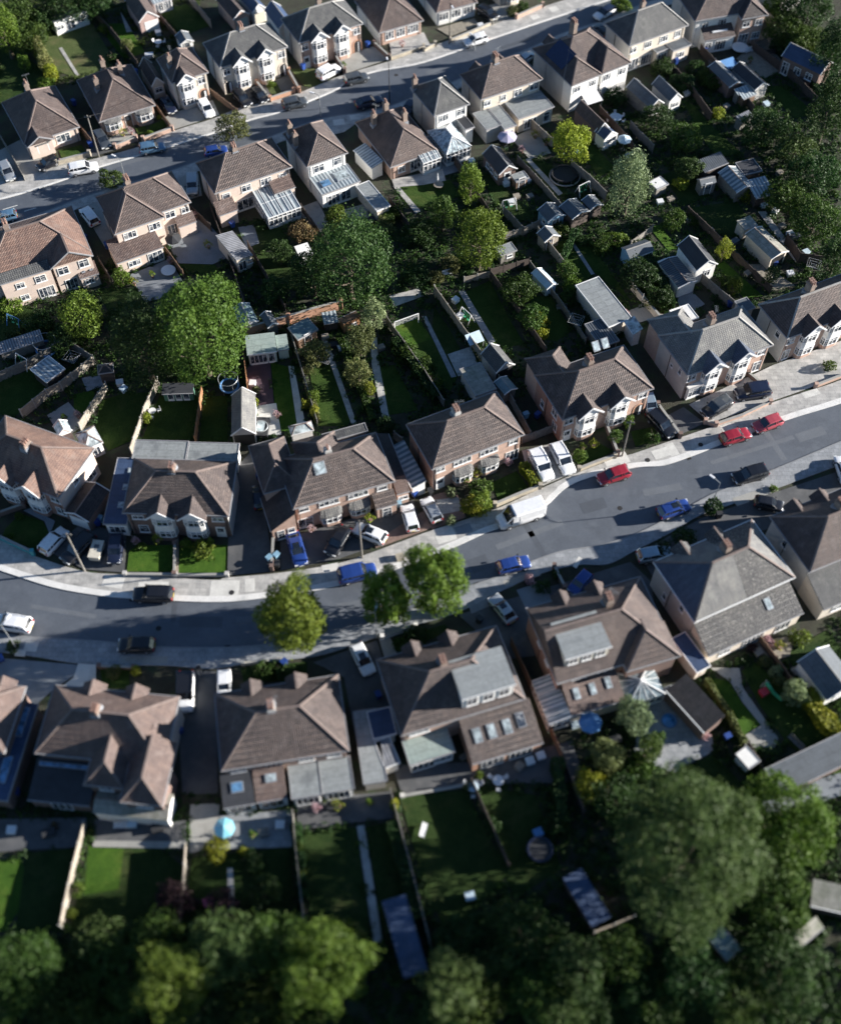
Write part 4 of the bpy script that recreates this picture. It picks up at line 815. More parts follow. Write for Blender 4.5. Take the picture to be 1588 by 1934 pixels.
            t = MB(); t.box(a.x, y0, zt - .14, b_.x, yb + .1, zt); dr = t.build('dormer_roof', top, e); t = MB(); t.box(a.x - .05, y0 - .06, zt - .22, b_.x + .05, y0 - .003, zt + .04); t.build('roof_edge', 'white_paint', dr)
            zb = h + (hd + y0) * sl + .35
            for q in (.2, .5, .8): window(e, a.x + (b_.x - a.x) * q, y0 + .15, zb, min(1.5, (b_.x - a.x) * .2), max(.6, zt - zb - .35), 2)
        elif k == 'solar':
            _, side_, u, v, wd, ln = f
            if side_ == 'w': # on the left hip
                x = -hw + u * W_; s_ = MB(); s_.box(-ln / 2, -wd / 2, 0, ln / 2, wd / 2, .06); s_.build('solar_panel', 'solar', e, False, (x, -hd + v * D_, h + (x + hw) * sl + .06)).rotation_euler = (0, -math.atan(sl), 0)
    ridges(e, LL, rt)
    return e, L, W_, D_

WU = lambda *us: [('win', u, 3.35, w_, 1.25, n) for u, w_, n in us]
WD = lambda *us: [('win', u, .95, w_, 1.2, n) for u, w_, n in us]
# ---- far side of the upper road (fronts face the viewer)
house('bungalow', 'brown hipped bungalow with a small gabled bay, leftmost on the upper road', 'leftmost bungalow', (47, 273), (150, 239), (5, 194), 2.7, 3.2, 'tile_brown', 'render_peach', ax='y', i0=4.8, i1=3.8,
      feats=[('bay', .28, 3.2, False, False, 'render_peach'), ('win', .68, .8, 2.2, 1.4, 3), ('ch', .47, .74, 7.3, 2, 'brick_brown'), ('wing', .02, .50, .9, 0)])
house('bungalow', 'pyramid roofed bungalow with two white bow windows and three thin chimneys', 'bungalow with two bow windows', (188, 230), (293, 198), (136, 155), 2.7, 3.2, 'tile_brown', 'brick_peach', ax='y', i0=4.8, i1=3.9,
      feats=[('bay', .22, 2.7, False, False), ('bay', .78, 2.7, False, False), ('door', .5, 'wood_brown'), ('ch', .46, .76, 7.4, 2, 'brick_peach'), ('ch', .22, .50, 6.6, 1, 'brick_peach'), ('ch', .70, .62, 7.0, 2, 'brick_peach')])
house('detached_house', 'narrow detached house with a curved white two storey bay beside the two bow bungalow', 'narrow curved bay house', (325, 157), (393, 136), (291, 113), 5.2, 2.6, 'tile_brown', 'render_cream', side='pebbledash', ax='y', i0=2.8, i1=2.6,
      feats=[('bay', .36, 2.5, True, True), ('win', .80, 3.35, 1.2, 1.2, 2), ('arch', .80, 'brick_orange'), ('ch', .18, .45, 8.3, 1, 'brick_orange'), ('ext', 'gy', (287, 164), (310, 156), (262, 126), 2.5, 3.9, 'tile_dark', 'render_cream', [('w', .5, 1.0, 1.3, 1.0, 2)])])
semi = [('bay', .30, 2.5, True, True), ('bay', .655, 2.5, True, True), ('win', .09, 3.4, 1.2, 1.15, 2), ('win', .91, 3.4, 1.2, 1.15, 2)]
house('semi_detached_house', 'cream semi detached pair under dark grey slates with two white gabled bays', 'cream pair with gabled bays', (416, 128), (543, 88), (496, 47), 5.2, 2.9, 'slate_grey', 'render_cream', side='render_white', feats=semi + [('arch', .09, 'render_cream'), ('arch', .91, 'render_cream'), ('ch', .48, .55, 9.0, 6, 'brick_brown')])
house('semi_detached_house', 'peach brick semi detached pair under grey slates with a tall chimney beyond the upper road', 'peach brick pair with grey slates', (565, 81), (685, 44), (648, 0), 5.2, 2.9, 'slate_grey', 'brick_peach', side='pebbledash', feats=semi + [('door', .10), ('arch', .91, 'brick_orange'), ('ch', .50, .6, 9.2, 2, 'brick_orange'),
      ('ext', 'gy', (527, 57), (556, 45), (508, 18), 3.0, 4.4, 'felt_blue', 'render_white')])
house('bungalow', 'bungalow with white panelled front under a large brown hipped roof by the upper road', 'bungalow with white panelled front', (716, 62), (799, 38), (657, 5), 2.7, 3.2, 'tile_brown', 'brick_peach', side='render_white', ax='y', i0=4.2, i1=3.8, feats=[('win', .25, .75, 1.6, 1.5, 3), ('win', .5, .75, 1.6, 1.5, 3), ('win', .78, .75, 2.0, 1.5, 4)])
house('bungalow', 'white walled bungalow cut by the top edge behind a grey gravel front', 'white walled bungalow at the top edge', (824, 24), (901, 4), (770, -32), 2.7, 3.2, 'tile_rosy', 'render_white', ax='y', i0=4.2, i1=3.8, feats=[('win', .2, .75, 1.8, 1.4, 3), ('win', .5, .75, 1.8, 1.4, 3), ('win', .8, .75, 1.8, 1.4, 3)])
house('detached_house', 'cream house mostly above the top edge with its porch by the shrubs', 'cream house at the top edge', (945, -38), (1030, -66), (905, -90), 5.2, 2.8, 'tile_brown', 'render_cream', feats=[('bay', .3, 2.4, True, True), ('win', .8, 3.35, 1.4, 1.2, 2), ('door', .8)])

# ---- near side of the upper road (backs face the viewer)
house('semi_detached_house', 'peach rendered house with a grey dormer strip and a back gable at the far left', 'gabled house at the left edge', (-28, 536), (172, 474), (120, 394), 5.2, 3.2, 'tile_orange', 'render_peach', feats=[('wing', .60, 1.0, 1.0, 0), ('ch', .36, .62, 9.4, 4, 'brick_brown'),
      ('ww', .70, 1.0, 3.3, 1.5, 1.3, 2), ('ww', .90, 1.0, 3.5, 1.4, 1.3, 2), ('wf', .74, 1.0, 1.7, 3), ('ext', 'n', (3, 560 - 14), (94, 500), None, 5.0, 5.9, 'slate_grey', 'render_peach', [('w', .35, 3.2, 1.2, 1.0, 2), ('w', .75, 3.2, 1.5, 1.2, 2), ('w', .35, .9, 1.2, 1.0, 2), ('d', .78, 2.2, 4)]),
      ('ext', 'n', (152, 528), (187, 515), None, 2.3, 3.2, 'tile_rosy', 'render_peach', [('s', .3, .5, .5, .7, 'glass'), ('s', .7, .5, .5, .7, 'glass'), ('w', .45, .9, 1.3, .9, 3)])], cat='house')
house('semi_detached_house', 'pebble pink house with hipped back wing and tiled kitchen strip beside the pale patio', 'hipped house beside the pale patio', (215, 432), (360, 381), (315, 327), 5.2, 3.1, 'tile_brown', 'render_peach', feats=[('wing', -.02, .62, 1.1, None), ('ww', .16, 1.1, 3.3, 1.9, 1.2, 3), ('ww', .48, 1.1, 3.3, 1.7, 1.2, 3), ('win', .72, 3.4, 1.5, 1.2, 2), ('win', .92, 3.4, 1.2, 1.0, 2), ('french', .74, 2.2, 4),
      ('ch', .38, .62, 9.4, 6, 'brick_brown'), ('ext', 'n', (221, 498), (309, 466), None, 2.5, 3.4, 'tile_rosy', 'render_peach', [('w', .35, .9, 1.8, 1.0, 3), ('d', .8, 2.2, 3)]), ('ext', 'n', (337, 429), (372, 418), None, 2.4, 3.4, 'tile_rosy', 'render_peach')])
house('semi_detached_house', 'peach rendered pair with dotted brown tiles and a ribbed plastic lean-to at the back', 'pair with the ribbed plastic lean-to', (406, 365), (551, 315), (506, 263), 5.2, 3.1, 'tile_dots', 'render_peach', feats=[('ch', .42, .55, 9.2, 4, 'brick_orange'), ('win', .14, 3.3, 1.2, 1.0, 1), ('win', .40, 3.4, 1.5, 1.2, 2), ('win', .66, 3.4, 1.7, 1.2, 3), ('win', .88, 3.4, 1.2, 1.0, 2), ('french', .36, 2.6, 3),
      ('ext', 'lean', (507, 412), (567, 390), None, 2.3, 3.0, 'polycarbonate', None), ('ext', 'n', (519, 367), (558, 352), None, 3.0, 3.8, 'tile_rosy', 'render_peach'), ('ext', 'n', (414, 407), (450, 396), None, 2.5, 3.5, 'tile_rosy', 'render_peach')])
house('detached_house', 'white detached house with a pyramid roof and glazed lantern extension behind', 'white house with the glass lantern', (580, 315), (656, 288), (607, 228), 5.2, 2.9, 'tile_dots', 'render_white', ax='y', i0=2.8, i1=3.2, feats=[('win', .3, 3.3, 1.7, 1.3, 2), ('win', .76, 3.4, 1.3, 1.3, 1), ('ch', .06, .55, 8.3, 1, 'brick_brown'), ('ch', .10, .85, 8.2, 2, 'brick_brown'),
      ('ext', 'flat', (608, 368), (680, 342), None, 2.9, 2.9, 'polycarbonate', 'render_white', [('d', .30, 2.0, 3), ('d', .62, 1.6, 2), ('s', .25, .45, 1.6, 1.5, 'glass_blue'), ('s', .7, .55, 2.2, 2.0, 'glass_pale')])])
house('bungalow', 'brown tiled bungalow with a sweeping pyramid roof and clay chimneys below the upper road', 'bungalow with the sweeping pyramid roof', (737, 316), (826, 284), (664, 234), 2.7, 3.3, 'tile_brown', 'brick_peach', ax='y', i0=3.3, i1=3.8, feats=[('ch', .20, .72, 6.6, 2, 'brick_orange'), ('ch', .50, .78, 7.2, 2, 'brick_orange'), ('ch', .70, .52, 7.0, 2, 'brick_orange'), ('win', .25, .8, 1.2, 1.1, 2), ('french', .55, 1.8, 3),
      ('ext', 'lean', (799, 308), (832, 297), None, 2.4, 2.9, 'polycarbonate', None)])
house('detached_house', 'grey slate pyramid house with cream walls and a white Victorian conservatory', 'house with the white conservatory', (820, 219), (886, 196), (777, 165), 5.2, 2.7, 'slate_grey', 'render_white', side='render_cream', ax='y', i0=3.6, i1=3.3, feats=[('win', .3, 3.4, 1.6, 1.2, 3), ('win', .78, 3.4, 1.4, 1.2, 2), ('ch', .05, .9, 7.9, 2, 'brick_orange'),
      ('ext', 'hip', (844, 292), (888, 275), None, 2.5, 3.7, 'glass_pale', None), ('ext', 'flat', (880, 246), (894, 238), None, 2.9, 2.9, 'felt_black', 'render_white')])
house('semi_detached_house', 'lichen patched brown roof pair with cream walls and flat grey back extension', 'pair with the lichen patched roof', (908, 188), (1024, 149), (860, 144), 5.2, 3.1, 'tile_brown', 'render_cream', side='pebbledash', feats=[('win', .12, 3.4, 1.2, 1.0, 2), ('win', .38, 3.4, 1.0, 1.1, 2), ('win', .62, 3.4, 1.4, 1.2, 2), ('win', .88, 3.5, 1.5, 1.2, 2), ('ch', .40, .55, 9.6, 6, 'brick_orange'), ('fg', .28, 2.8, .8), ('fg', .66, 2.8, .8),
      ('ext', 'flat', (952, 243), (975, 236), None, 2.8, 2.8, 'felt_grey', 'render_cream', [('w', .5, .9, 1.2, 1.1, 2)]), ('ext', 'flat', (913, 238), (953, 242), None, 2.81, 2.8, 'felt_grey', 'pebbledash'), ('ext', 'flat', (976, 220), (1049, 205), None, 2.86, 2.8, 'felt_grey', 'render_cream', [('d', .35, 2.2, 4), ('w', .82, .4, 1.1, 1.8, 1)])])
house('semi_detached_house', 'pair with twin hipped back wings and solar panels on the dark left slope', 'pair with solar panels', (1064, 148), (1176, 104), (1002, 93), 5.2, 3.2, 'tile_brown', 'render_white', side='pebbledash', feats=[('wing', 0, .5, 2.2, None), ('wing', .5, 1.0, 2.2, None), ('ch', .50, .70, 10.0, 6, 'brick_brown'), ('ww', .12, 2.2, 3.4, 1.3, 1.1, 2), ('ww', .38, 2.2, 3.4, 1.3, 1.1, 3), ('ww', .62, 2.2, 3.4, 1.5, 1.2, 3), ('ww', .88, 2.2, 3.4, 1.4, 1.2, 2), ('solar', 'w', .16, .42, 4.6, 3.2), ('fg', .3, 2.8, .8),
      ('ext', 'n', (1077, 184), (1180, 142), None, 2.6, 3.5, 'tile_dark', 'render_white', [('d', .2, 1.8, 3), ('d', .6, 2.2, 4), ('w', .85, .9, 1.4, 1.1, 3)])])
house('semi_detached_house', 'weathered grey roofed pair with cream back walls and a square extension near the top', 'weathered grey roofed pair', (1188, 87), (1299, 47), (1137, 45), 5.2, 3.1, 'slate_grey', 'render_cream', side='pebbledash', feats=[('win', .10, 3.4, 1.3, 1.0, 2), ('win', .35, 3.4, 1.4, 1.2, 3), ('win', .62, 3.4, 1.6, 1.2, 3), ('win', .86, 3.4, 1.2, 1.2, 2), ('french', .14, 2.0, 3), ('french', .36, 2.2, 4), ('ch', .42, .6, 9.6, 2, 'brick_orange'),
      ('ext', 'flat', (1272, 97), (1303, 83), None, 2.8, 2.8, 'felt_dark', 'render_cream', [('w', .5, .9, 1.6, 1.1, 3)]), ('ext', 'flat', (1240, 99), (1265, 90), None, 2.75, 2.8, 'felt_dark', 'render_cream', [('d', .5, 1.8, 3)])])
house('semi_detached_house', 'white and buff brick pair with a tiled back room by the picnic table yard', 'pair by the picnic yard', (1312, 40), (1442, 17), (1262, -20), 5.2, 3.1, 'tile_brown', 'render_white', side='pebbledash', feats=[('win', .18, 3.4, 1.2, 1.1, 2), ('win', .42, 3.4, 1.6, 1.1, 3), ('wing', .62, 1.0, 1.6, None, 5.19, 'tile_dark', 'brick_peach'), ('ww', .72, 1.6, 3.4, 1.3, 1.1, 2), ('ww', .90, 1.6, 3.4, 1.3, 1.1, 2), ('wf', .72, 1.6, 1.8, 3), ('ww', .9, 1.6, .9, 1.5, 1.2, 3),
      ('ext', 'n', (1334, 82), (1385, 62), None, 2.6, 3.6, 'tile_brown', 'render_white', [('w', .15, .9, 1.2, 1.1, 2), ('d', .55, 2.0, 4), ('s', .55, .5, 2.8, .4, 'plastic_white')])])
house('detached_house', 'pebbledashed house cut by the top edge beside the ivy bank', 'pebbledashed house at the top edge', (1480, -24), (1560, -54), (1440, -80), 5.2, 2.9, 'slate_grey', 'pebbledash', feats=[('win', .2, 3.4, 1.3, 1.2, 2), ('win', .6, 3.4, 1.5, 1.2, 2), ('win', .6, .9, 1.5, 1.2, 2), ('french', .3, 1.8, 3)])

# ---- north side of the main road (fronts face the viewer)
b2 = lambda a, c, **k: [('bay', a, 2.6, True, True), ('bay', c, 2.6, True, True)]
house('semi_detached_house', 'orange tiled pair set at an angle with a white garage and curved bays', 'angled orange tiled pair', (-60, 876), (111, 941), (181, 848), 5.2, 3.1, 'tile_orange', 'brick_red', side='render_peach', feats=[('bay', .40, 2.6, True, True), ('bay', .70, 2.6, True, True), ('win', .92, 3.4, 1.3, 1.1, 2), ('win', .93, .8, 1.4, 1.3, 2), ('ch', .54, .45, 9.2, 6, 'brick_orange'), ('rwin', .45, 3.3, 1.0, 1.2, 1), ('rwin', .75, .9, 2.2, 1.3, 3),
      ('ext', 'gy', (123, 966), (167, 986), (208, 928), 2.5, 3.3, 'tile_dark', 'brick_brown', [('g', .5, 2.5, 'white_paint')])])
house('semi_detached_house', 'small brick pair with leafy front lawns and a blue flat side roof', 'pair with the blue side roof', (232, 968), (432, 974), (452, 872), 5.2, 3.2, 'tile_dots', 'brick_brown', side='pebbledash', feats=[('bay', .36, 2.6, True, True), ('bay', .66, 2.6, True, True), ('win', .12, 3.5, 1.4, .8, 2), ('win', .88, 3.5, 1.4, .8, 2), ('win', .14, .6, 1.2, 1.5, 1), ('door', .88), ('ch', .46, .55, 9.2, 6, 'brick_orange'),
      ('ext', 'flat', (196, 989), (239, 990), (252, 866), 2.8, 2.8, 'felt_blue', 'render_white', [('s', .6, .28, .8, .9), ('s', .65, .55, .8, .9), ('s', .7, .8, .7, .9), ('w', .5, .7, 2.0, 1.4, 3)]),
      ('ext', 'flat', (250, 868), (350, 866), (352, 834), 2.9, 2.9, 'felt_grey', 'render_white'), ('ext', 'flat', (353, 869), (447, 870), (450, 838), 2.85, 2.9, 'felt_grey', 'render_white')])
house('semi_detached_house', 'wide peach brick pair with dotted tiles, bow windows and a catslide porch at left', 'pair with the catslide porch', (554, 961), (745, 908), (709, 817), 5.2, 3.3, 'tile_dots', 'brick_peach', feats=[('bay', .35, 2.6, False), ('bay', .64, 2.6, False), ('win', .35, 3.55, 2.5, 1.0, 4), ('win', .64, 3.55, 2.5, 1.0, 4), ('win', .10, 3.6, 1.3, .9, 1), ('win', .88, 3.6, 1.3, .9, 1), ('french', .10, 1.9, 2), ('ch', .46, .6, 9.3, 2, 'pebbledash'), ('sky', .34, .38, 1.4, 1.5, 'glass_pale'), ('fwing', .18, .62, 1.8),
      ('ext', 'hy', (499, 934), (566, 912), (487, 838), 5.0, 7.3, 'tile_brown', 'brick_peach'), ('ext', 'w', (512, 1003), (562, 990), (498, 938), 2.7, 5.1, 'tile_dark', 'brick_peach', [('w', .35, .3, .9, 1.8, 1), ('w', .75, 1.1, .9, 1.0, 1)]), ('ext', 'flat', (614, 834), (694, 814), (686, 800), 2.9, 2.9, 'slate_grey', 'brick_peach'),
      ('ext', 'e', (746, 912), (768, 906), (722, 822), 2.6, 3.4, 'tile_dark', 'brick_peach'), ('ext', 'n', (711, 962), (751, 950), None, 2.5, 3.3, 'tile_dots', 'brick_peach', [('w', .5, .0, 1.2, 2.0, 1)]), ('ext', 'n', (749, 934), (774, 927), (746, 908), 2.6, 3.3, 'tile_rosy', 'brick_peach', [('w', .5, 1.0, 1.3, .8, 2)])])
house('semi_detached_house', 'peach brick pair with ribbed brown tiles behind the yellow hedge and white van', 'brick pair behind the yellow hedge', (816, 886), (989, 820), (936, 740), 5.2, 3.1, 'tile_dots', 'brick_peach', side='brick_red', feats=[('bay', .34, 2.5, False), ('bay', .63, 2.5, False), ('win', .34, 3.5, 2.4, 1.05, 4), ('win', .63, 3.5, 2.4, 1.05, 4), ('win', .10, 3.6, 1.2, .95, 2), ('win', .90, 3.6, 1.2, .95, 2), ('door', .10), ('french', .90, 1.8, 3), ('ch', .42, .60, 9.4, 6, 'pebbledash')])
house('semi_detached_house', 'brick pair with chequered tiles, twin white gabled bays and two roof lights', 'chequered roof pair with gabled bays', (1062, 793), (1233, 733), 7.8, 5.2, 3.3, 'tile_dots', 'brick_peach', side='brick_red', feats=[('bay', .28, 2.7, True, True), ('bay', .63, 2.7, True, True), ('win', .09, 3.5, 1.2, 1.0, 2), ('win', .91, 3.5, 1.3, 1.0, 2), ('door', .09), ('arch', .90, 'brick_orange'), ('ch', .45, .62, 9.5, 6, 'brick_brown'), ('sky', .54, .72, .9, 1.3, 'glass_pale'), ('sky', .64, .72, .9, 1.3, 'glass_pale'), ('fwing', .0, .40, 3.0), ('lwin', .3, 3.0, 1.4, 1.5, 2), ('lwin', .7, 1.2, .9, 1.4, 1), ('lwin', .25, .8, 1.2, 1.4, 2)])
house('semi_detached_house', 'pale slate pair with blue slated bay gables and a long grey side wall', 'pale slate pair', (1298, 709), (1459, 651), 7.4, 5.2, 3.2, 'slate_pale', 'brick_peach', side='pebbledash', feats=[('bay', .30, 2.6, True, True, 'render_white', 'slate_pale', 'slate_blue'), ('bay', .64, 2.6, True, True, 'render_white', 'slate_pale', 'slate_blue'), ('win', .08, 3.4, 1.3, 1.1, 2), ('win', .90, 3.5, 1.3, 1.0, 2), ('win', .90, .3, 1.2, 1.9, 2), ('ch', .42, .62, 9.7, 6, 'brick_brown'), ('fwing', .0, .42, 3.0), ('lwin', .25, 3.3, .7, 1.1, 1), ('lwin', .5, 2.8, .6, .6, 1), ('ext', 'flat', (1300, 735), (1330, 725), None, 2.5, 2.5, 'render_white', 'render_white', [('w', .5, .5, 2.0, 1.6, 3)])])
house('semi_detached_house', 'mottled brown pair with white gabled bays cut by the right edge', 'mottled pair at the right edge', (1486, 639), (1651, 577), 6.6, 5.2, 3.1, 'tile_brown', 'brick_peach', side='pebbledash', rt='ridge_grey', feats=[('bay', .28, 2.6, True, True), ('bay', .58, 2.6, True, True), ('win', .08, 3.4, 1.2, 1.0, 2), ('french', .08, 1.2, 2), ('ch', .38, .62, 9.8, 6, 'brick_brown'), ('lwin', .3, 3.3, .9, 1.1, 1), ('ext', 'flat', (1404, 590), (1424, 580), (1414, 560), 2.8, 2.8, 'felt_dark', 'pebbledash')])

# ---- south side of the main road (backs face the viewer)
house('semi_detached_house', 'pink roofed house with a blue flat extension at the lower left edge', 'house with the blue extension at the lower left', (-190, 1400), (8, 1422), (35, 1296), 5.2, 3.2, 'tile_rosy', 'brick_brown', feats=[('fg', .8, 3, .8), ('ch', .5, .5, 9, 4, 'brick_orange'), ('ext', 'flat', (-30, 1508), (14, 1512), (68, 1330), 3.0, 3.0, 'felt_blue', 'brick_brown', [('s', .55, .8, 1.0, 3.4, 'glass_blue'), ('s', .5, .3, 1.0, 3.0, 'glass_blue')])])
house('semi_detached_house', 'wide rosy roofed pair with twin hipped back wings near the lower left', 'lower left twin winged pair', (66, 1422), (309, 1446), (101, 1294), 5.2, 3.3, 'tile_rosy', 'brick_brown', side='pebbledash', feats=[('fg', .32, 3.0, .9), ('fg', .66, 3.0, .9), ('wing', .44, .74, 2.8, None), ('wing', .74, 1.06, 4.2, None), ('ch', .46, .52, 9.4, 6, 'brick_orange'), ('ww', .9, 4.2, 3.3, 1.6, 1.2, 3), ('ww', .58, 2.8, 3.3, 1.4, 1.2, 2),
      ('ext', 'n', (52, 1512), (170, 1520), None, 2.6, 3.3, 'felt_black', 'brick_brown', [('s', .3, .85, 3.2, .5, 'glass_blue'), ('s', .75, .85, 3.2, .5, 'glass_blue'), ('d', .5, 2.2, 3)]), ('ext', 'gx', (175, 1538), (318, 1548), (330, 1500), 2.6, 3.2, 'concrete_roof', 'render_white')])
house('semi_detached_house', 'brown dotted pair with a bright pink right slope and flat grey garden rooms', 'pair with the bright pink right slope', (418, 1456), (659, 1417), (408, 1311), 5.2, 3.3, 'tile_dots', 'brick_peach', feats=[('fg', .30, 2.8, .9), ('fg', .66, 2.8, .9), ('ch', .45, .55, 9.3, 8, 'pebbledash'), ('win', .12, 3.5, 1.6, 1.0, 2), ('win', .40, 3.5, 1.6, 1.0, 3), ('win', .66, 3.5, 1.6, 1.0, 3), ('win', .88, 3.5, 1.5, 1.0, 2),
      ('ext', 'n', (422, 1528), (482, 1516), None, 2.6, 3.5, 'felt_black', 'render_white', [('s', .5, .55, 1.3, 1.1, 'glass_blue'), ('d', .5, 2.4, 3)]), ('ext', 'n', (484, 1514), (543, 1508), None, 2.6, 3.6, 'tile_rosy', 'render_white', [('s', .55, .65, 1.2, .9, 'glass_pale'), ('d', .5, 2.4, 3)]), ('ext', 'flat', (552, 1510), (608, 1498), None, 2.8, 2.8, 'felt_grey', 'render_white', [('d', .5, 2.4, 4)]), ('ext', 'flat', (609, 1499), (668, 1488), None, 2.75, 2.8, 'felt_grey', 'render_white', [('d', .5, 2.4, 4)]),
      ('ext', 'flat', (688, 1482), (730, 1472), (700, 1340), 2.5, 2.5, 'felt_grey', 'render_cream')])
house('semi_detached_house', 'brown pair with a wide grey dormer and four roof lights in its back room', 'pair with the wide grey dormer', (758, 1389), (991, 1319), (923, 1186), 5.2, 3.4, 'tile_dots', 'brick_peach', feats=[('fg', .30, 2.8, .9), ('fg', .60, 2.8, .9), ('ch', .45, .58, 9.4, 6, 'brick_orange'), ('dorm', (873, 1323), (974, 1291), 8.3, .6, 'render_white', 'felt_grey'), ('win', .15, 3.6, 2.2, .9, 3), ('win', .65, 3.6, 2.2, .9, 3),
      ('ext', 'n', (893, 1448), (1024, 1398), None, 2.7, 4.2, 'tile_dots', 'brick_orange', [('s', .18, .55, .9, 1.6, 'glass_pale'), ('s', .38, .55, .9, 1.6, 'glass_pale'), ('s', .60, .55, .9, 1.6, 'glass_pale'), ('s', .80, .6, .9, 1.6, 'glass'), ('d', .3, 2.6, 4), ('d', .7, 2.6, 4)]), ('ext', 'flat', (775, 1446), (858, 1418), None, 2.8, 2.8, 'felt_green', 'render_white', [('d', .3, 2.6, 4), ('w', .75, .9, 2, 1.1, 3)])])
house('semi_detached_house', 'brick gabled pair with a cream fronted flat dormer and a hipped right end', 'pair with the cream fronted dormer', (1052, 1291), (1274, 1226), (1206, 1090), 5.2, 3.4, 'tile_brown', 'brick_brown', side='brick_red', i0=0, feats=[('fg', .30, 2.6, .9), ('fg', .60, 2.6, .9), ('ch', .58, .66, 9.6, 6, 'brick_orange'), ('dorm', (1070, 1251), (1153, 1216), 8.2, .8, 'cream_paint', 'felt_grey'), ('win', .2, 3.4, 1.6, 1.0, 2), ('win', .42, 3.5, 1.6, 1.0, 2), ('wing', .56, 1.02, .9, None), ('lwin', .35, 3.3, .9, 1.3, 1), ('lwin', .2, 1.0, .9, 1.3, 1), ('lwin', .6, 3.3, .9, 1.3, 1),
      ('ext', 'n', (1081, 1356), (1179, 1318), None, 2.7, 3.9, 'tile_rosy', 'render_cream', [('s', .2, .6, .7, 1.3), ('s', .5, .6, .7, 1.3), ('s', .8, .65, .7, 1.3)]), ('ext', 'leanw', (1038, 1368), (1076, 1356), (1034, 1278), 2.4, 2.9, 'polycarbonate', None), ('ext', 'hip', (1190, 1332), (1252, 1306), None, 2.5, 3.3, 'glass_roof', None)])
house('semi_detached_house', 'blue and grey slate pair with a speckled slate back room and skylight at the right', 'blue and grey slate pair', (1311, 1175), (1500, 1090), (1238, 1060), 5.2, 3.3, 'slate_speck', 'pebbledash', rt='ridge_clay', trim='white_paint', split=['slate_blue', 'slate_pale', 'slate_speck', 'slate_pale'], feats=[('fg', .28, 2.8, .9), ('fg', .62, 2.8, .9), ('ch', .50, .62, 9.6, 6, 'brick_orange'), ('lwin', .3, 3.3, .8, 1.2, 1), ('lwin', .65, 1.2, .7, 1.2, 1), ('win', .3, 3.4, 2, 1.0, 3),
      ('ext', 'n', (1336, 1238), (1518, 1158), None, 2.8, 4.5, 'slate_speck', 'render_cream', [('s', .72, .62, .8, 1.4, 'glass_pale'), ('w', .2, .9, 1.6, 1.2, 3), ('d', .5, 2.8, 5), ('d', .82, 2.0, 3)])])
house('semi_detached_house', 'cream walled brown pair cut by the right edge below the main road', 'cream walled pair at the right edge', (1528, 1080), (1700, 1010), (1449, 978), 5.2, 3.3, 'tile_brown', 'render_cream', side='pebbledash', feats=[('fg', .26, 2.8, .9), ('fg', .55, 2.8, .9), ('ch', .5, .6, 9.6, 6, 'brick_orange'), ('lwin', .6, 3.2, .8, 1.2, 1), ('ext', 'n', (1553, 1150), (1720, 1085), None, 2.8, 4.4, 'slate_grey', 'render_cream', [('w', .2, .9, 1.5, 1.2, 2)])])

# ------------------------------------------------------------------ sheds, garages, summerhouses
def outb(name, label, A, B, C, h, kind, h2, roof, wall, wins=(), trim='grey_trim', cat='shed', group=None):
    W_, D_, ctr, rz, L = frame(A, B, C, h)
    D_ = max(D_, 1.2)
    e = thing(name, label, cat, ctr, rz, group); hw, hd = W_ / 2, D_ / 2
    ext(e, -hw, -hd, hw, hd, h, kind, h2, roof, wall, trim, 'shed' if cat == 'shed' else 'garage' if cat == 'garage' else 'building')
    for w_ in wins:
        k = w_[0]
        if k == 'g':
            gd = MB(); gd.box(-w_[2] / 2, -.04, 0, w_[2] / 2, .02, 2.0); [gd.box(-w_[2] / 2, -.05, z, w_[2] / 2, -.03, z + .04) for z in (.5, 1.0, 1.5)]; gd.build('garage_door', w_[3], e, False, (-hw + w_[1] * W_, -hd + .12, 0))
        elif k == 'd': door(e, -hw + w_[1] * W_, -hd + .12, 0, 0, w_[2] if len(w_) > 2 else 'white_paint')
        elif k == 'f': window(e, -hw + w_[1] * W_, -hd + .12, .1, w_[2], min(1.9, h - .3), w_[3], 0, 'french_doors', 'd')
        elif k == 'w': window(e, -hw + w_[1] * W_, -hd + .12, w_[2], w_[3], w_[4], w_[5])
        elif k == 'l': window(e, -hw + .12, -hd + w_[1] * D_, w_[2], w_[3], w_[4], w_[5], R(-90))
        elif k == 'o':  # open front: black panel set proud stands for the shaded inside
            gd = MB(); gd.box(-w_[1] / 2, -.03, 0, w_[1] / 2, .02, h - .25); gd.build('opening', 'black_paint', e, False, (0, -hd + .12, 0))
    return e
G_ = 'garages between the houses'; SH = 'sheds in the back gardens'
outb('garden_room', 'long white garden room with a dark roof at the top left lawn', (103, 47), (167, 24), (97, 33), 2.2, 'f', 2.7, 'felt_dark', 'render_white', [('w', .15, .9, 1.3, .9, 2), ('f', .45, 1.6, 2), ('w', .75, .9, 1.4, .9, 2)], cat='garden room')
outb('garage', 'brick gabled garage with an open white door at the top left', (263, 42), (300, 31), (235, 2), 2.4, 'gy', 3.9, 'tile_brown', 'render_pink', [('g', .6, 2.4, 'white_paint')], 'white_paint', 'garage', G_)
outb('garage', 'brick garage with a pale green door behind the cream grey slated pair', (441, 37), (472, 26), (415, -2), 2.4, 'gy', 3.6, 'tile_dark', 'brick_peach', [('g', .5, 2.2, 'mint_paint')], 'white_paint', 'garage', G_)
outb('garage', 'white gabled garage beside the one with the pale green door', (477, 24), (503, 15), (452, -10), 2.4, 'gy', 3.6, 'felt_blue', 'render_white', [('g', .5, 2.0, 'cream_paint')], 'white_paint', 'garage', G_)
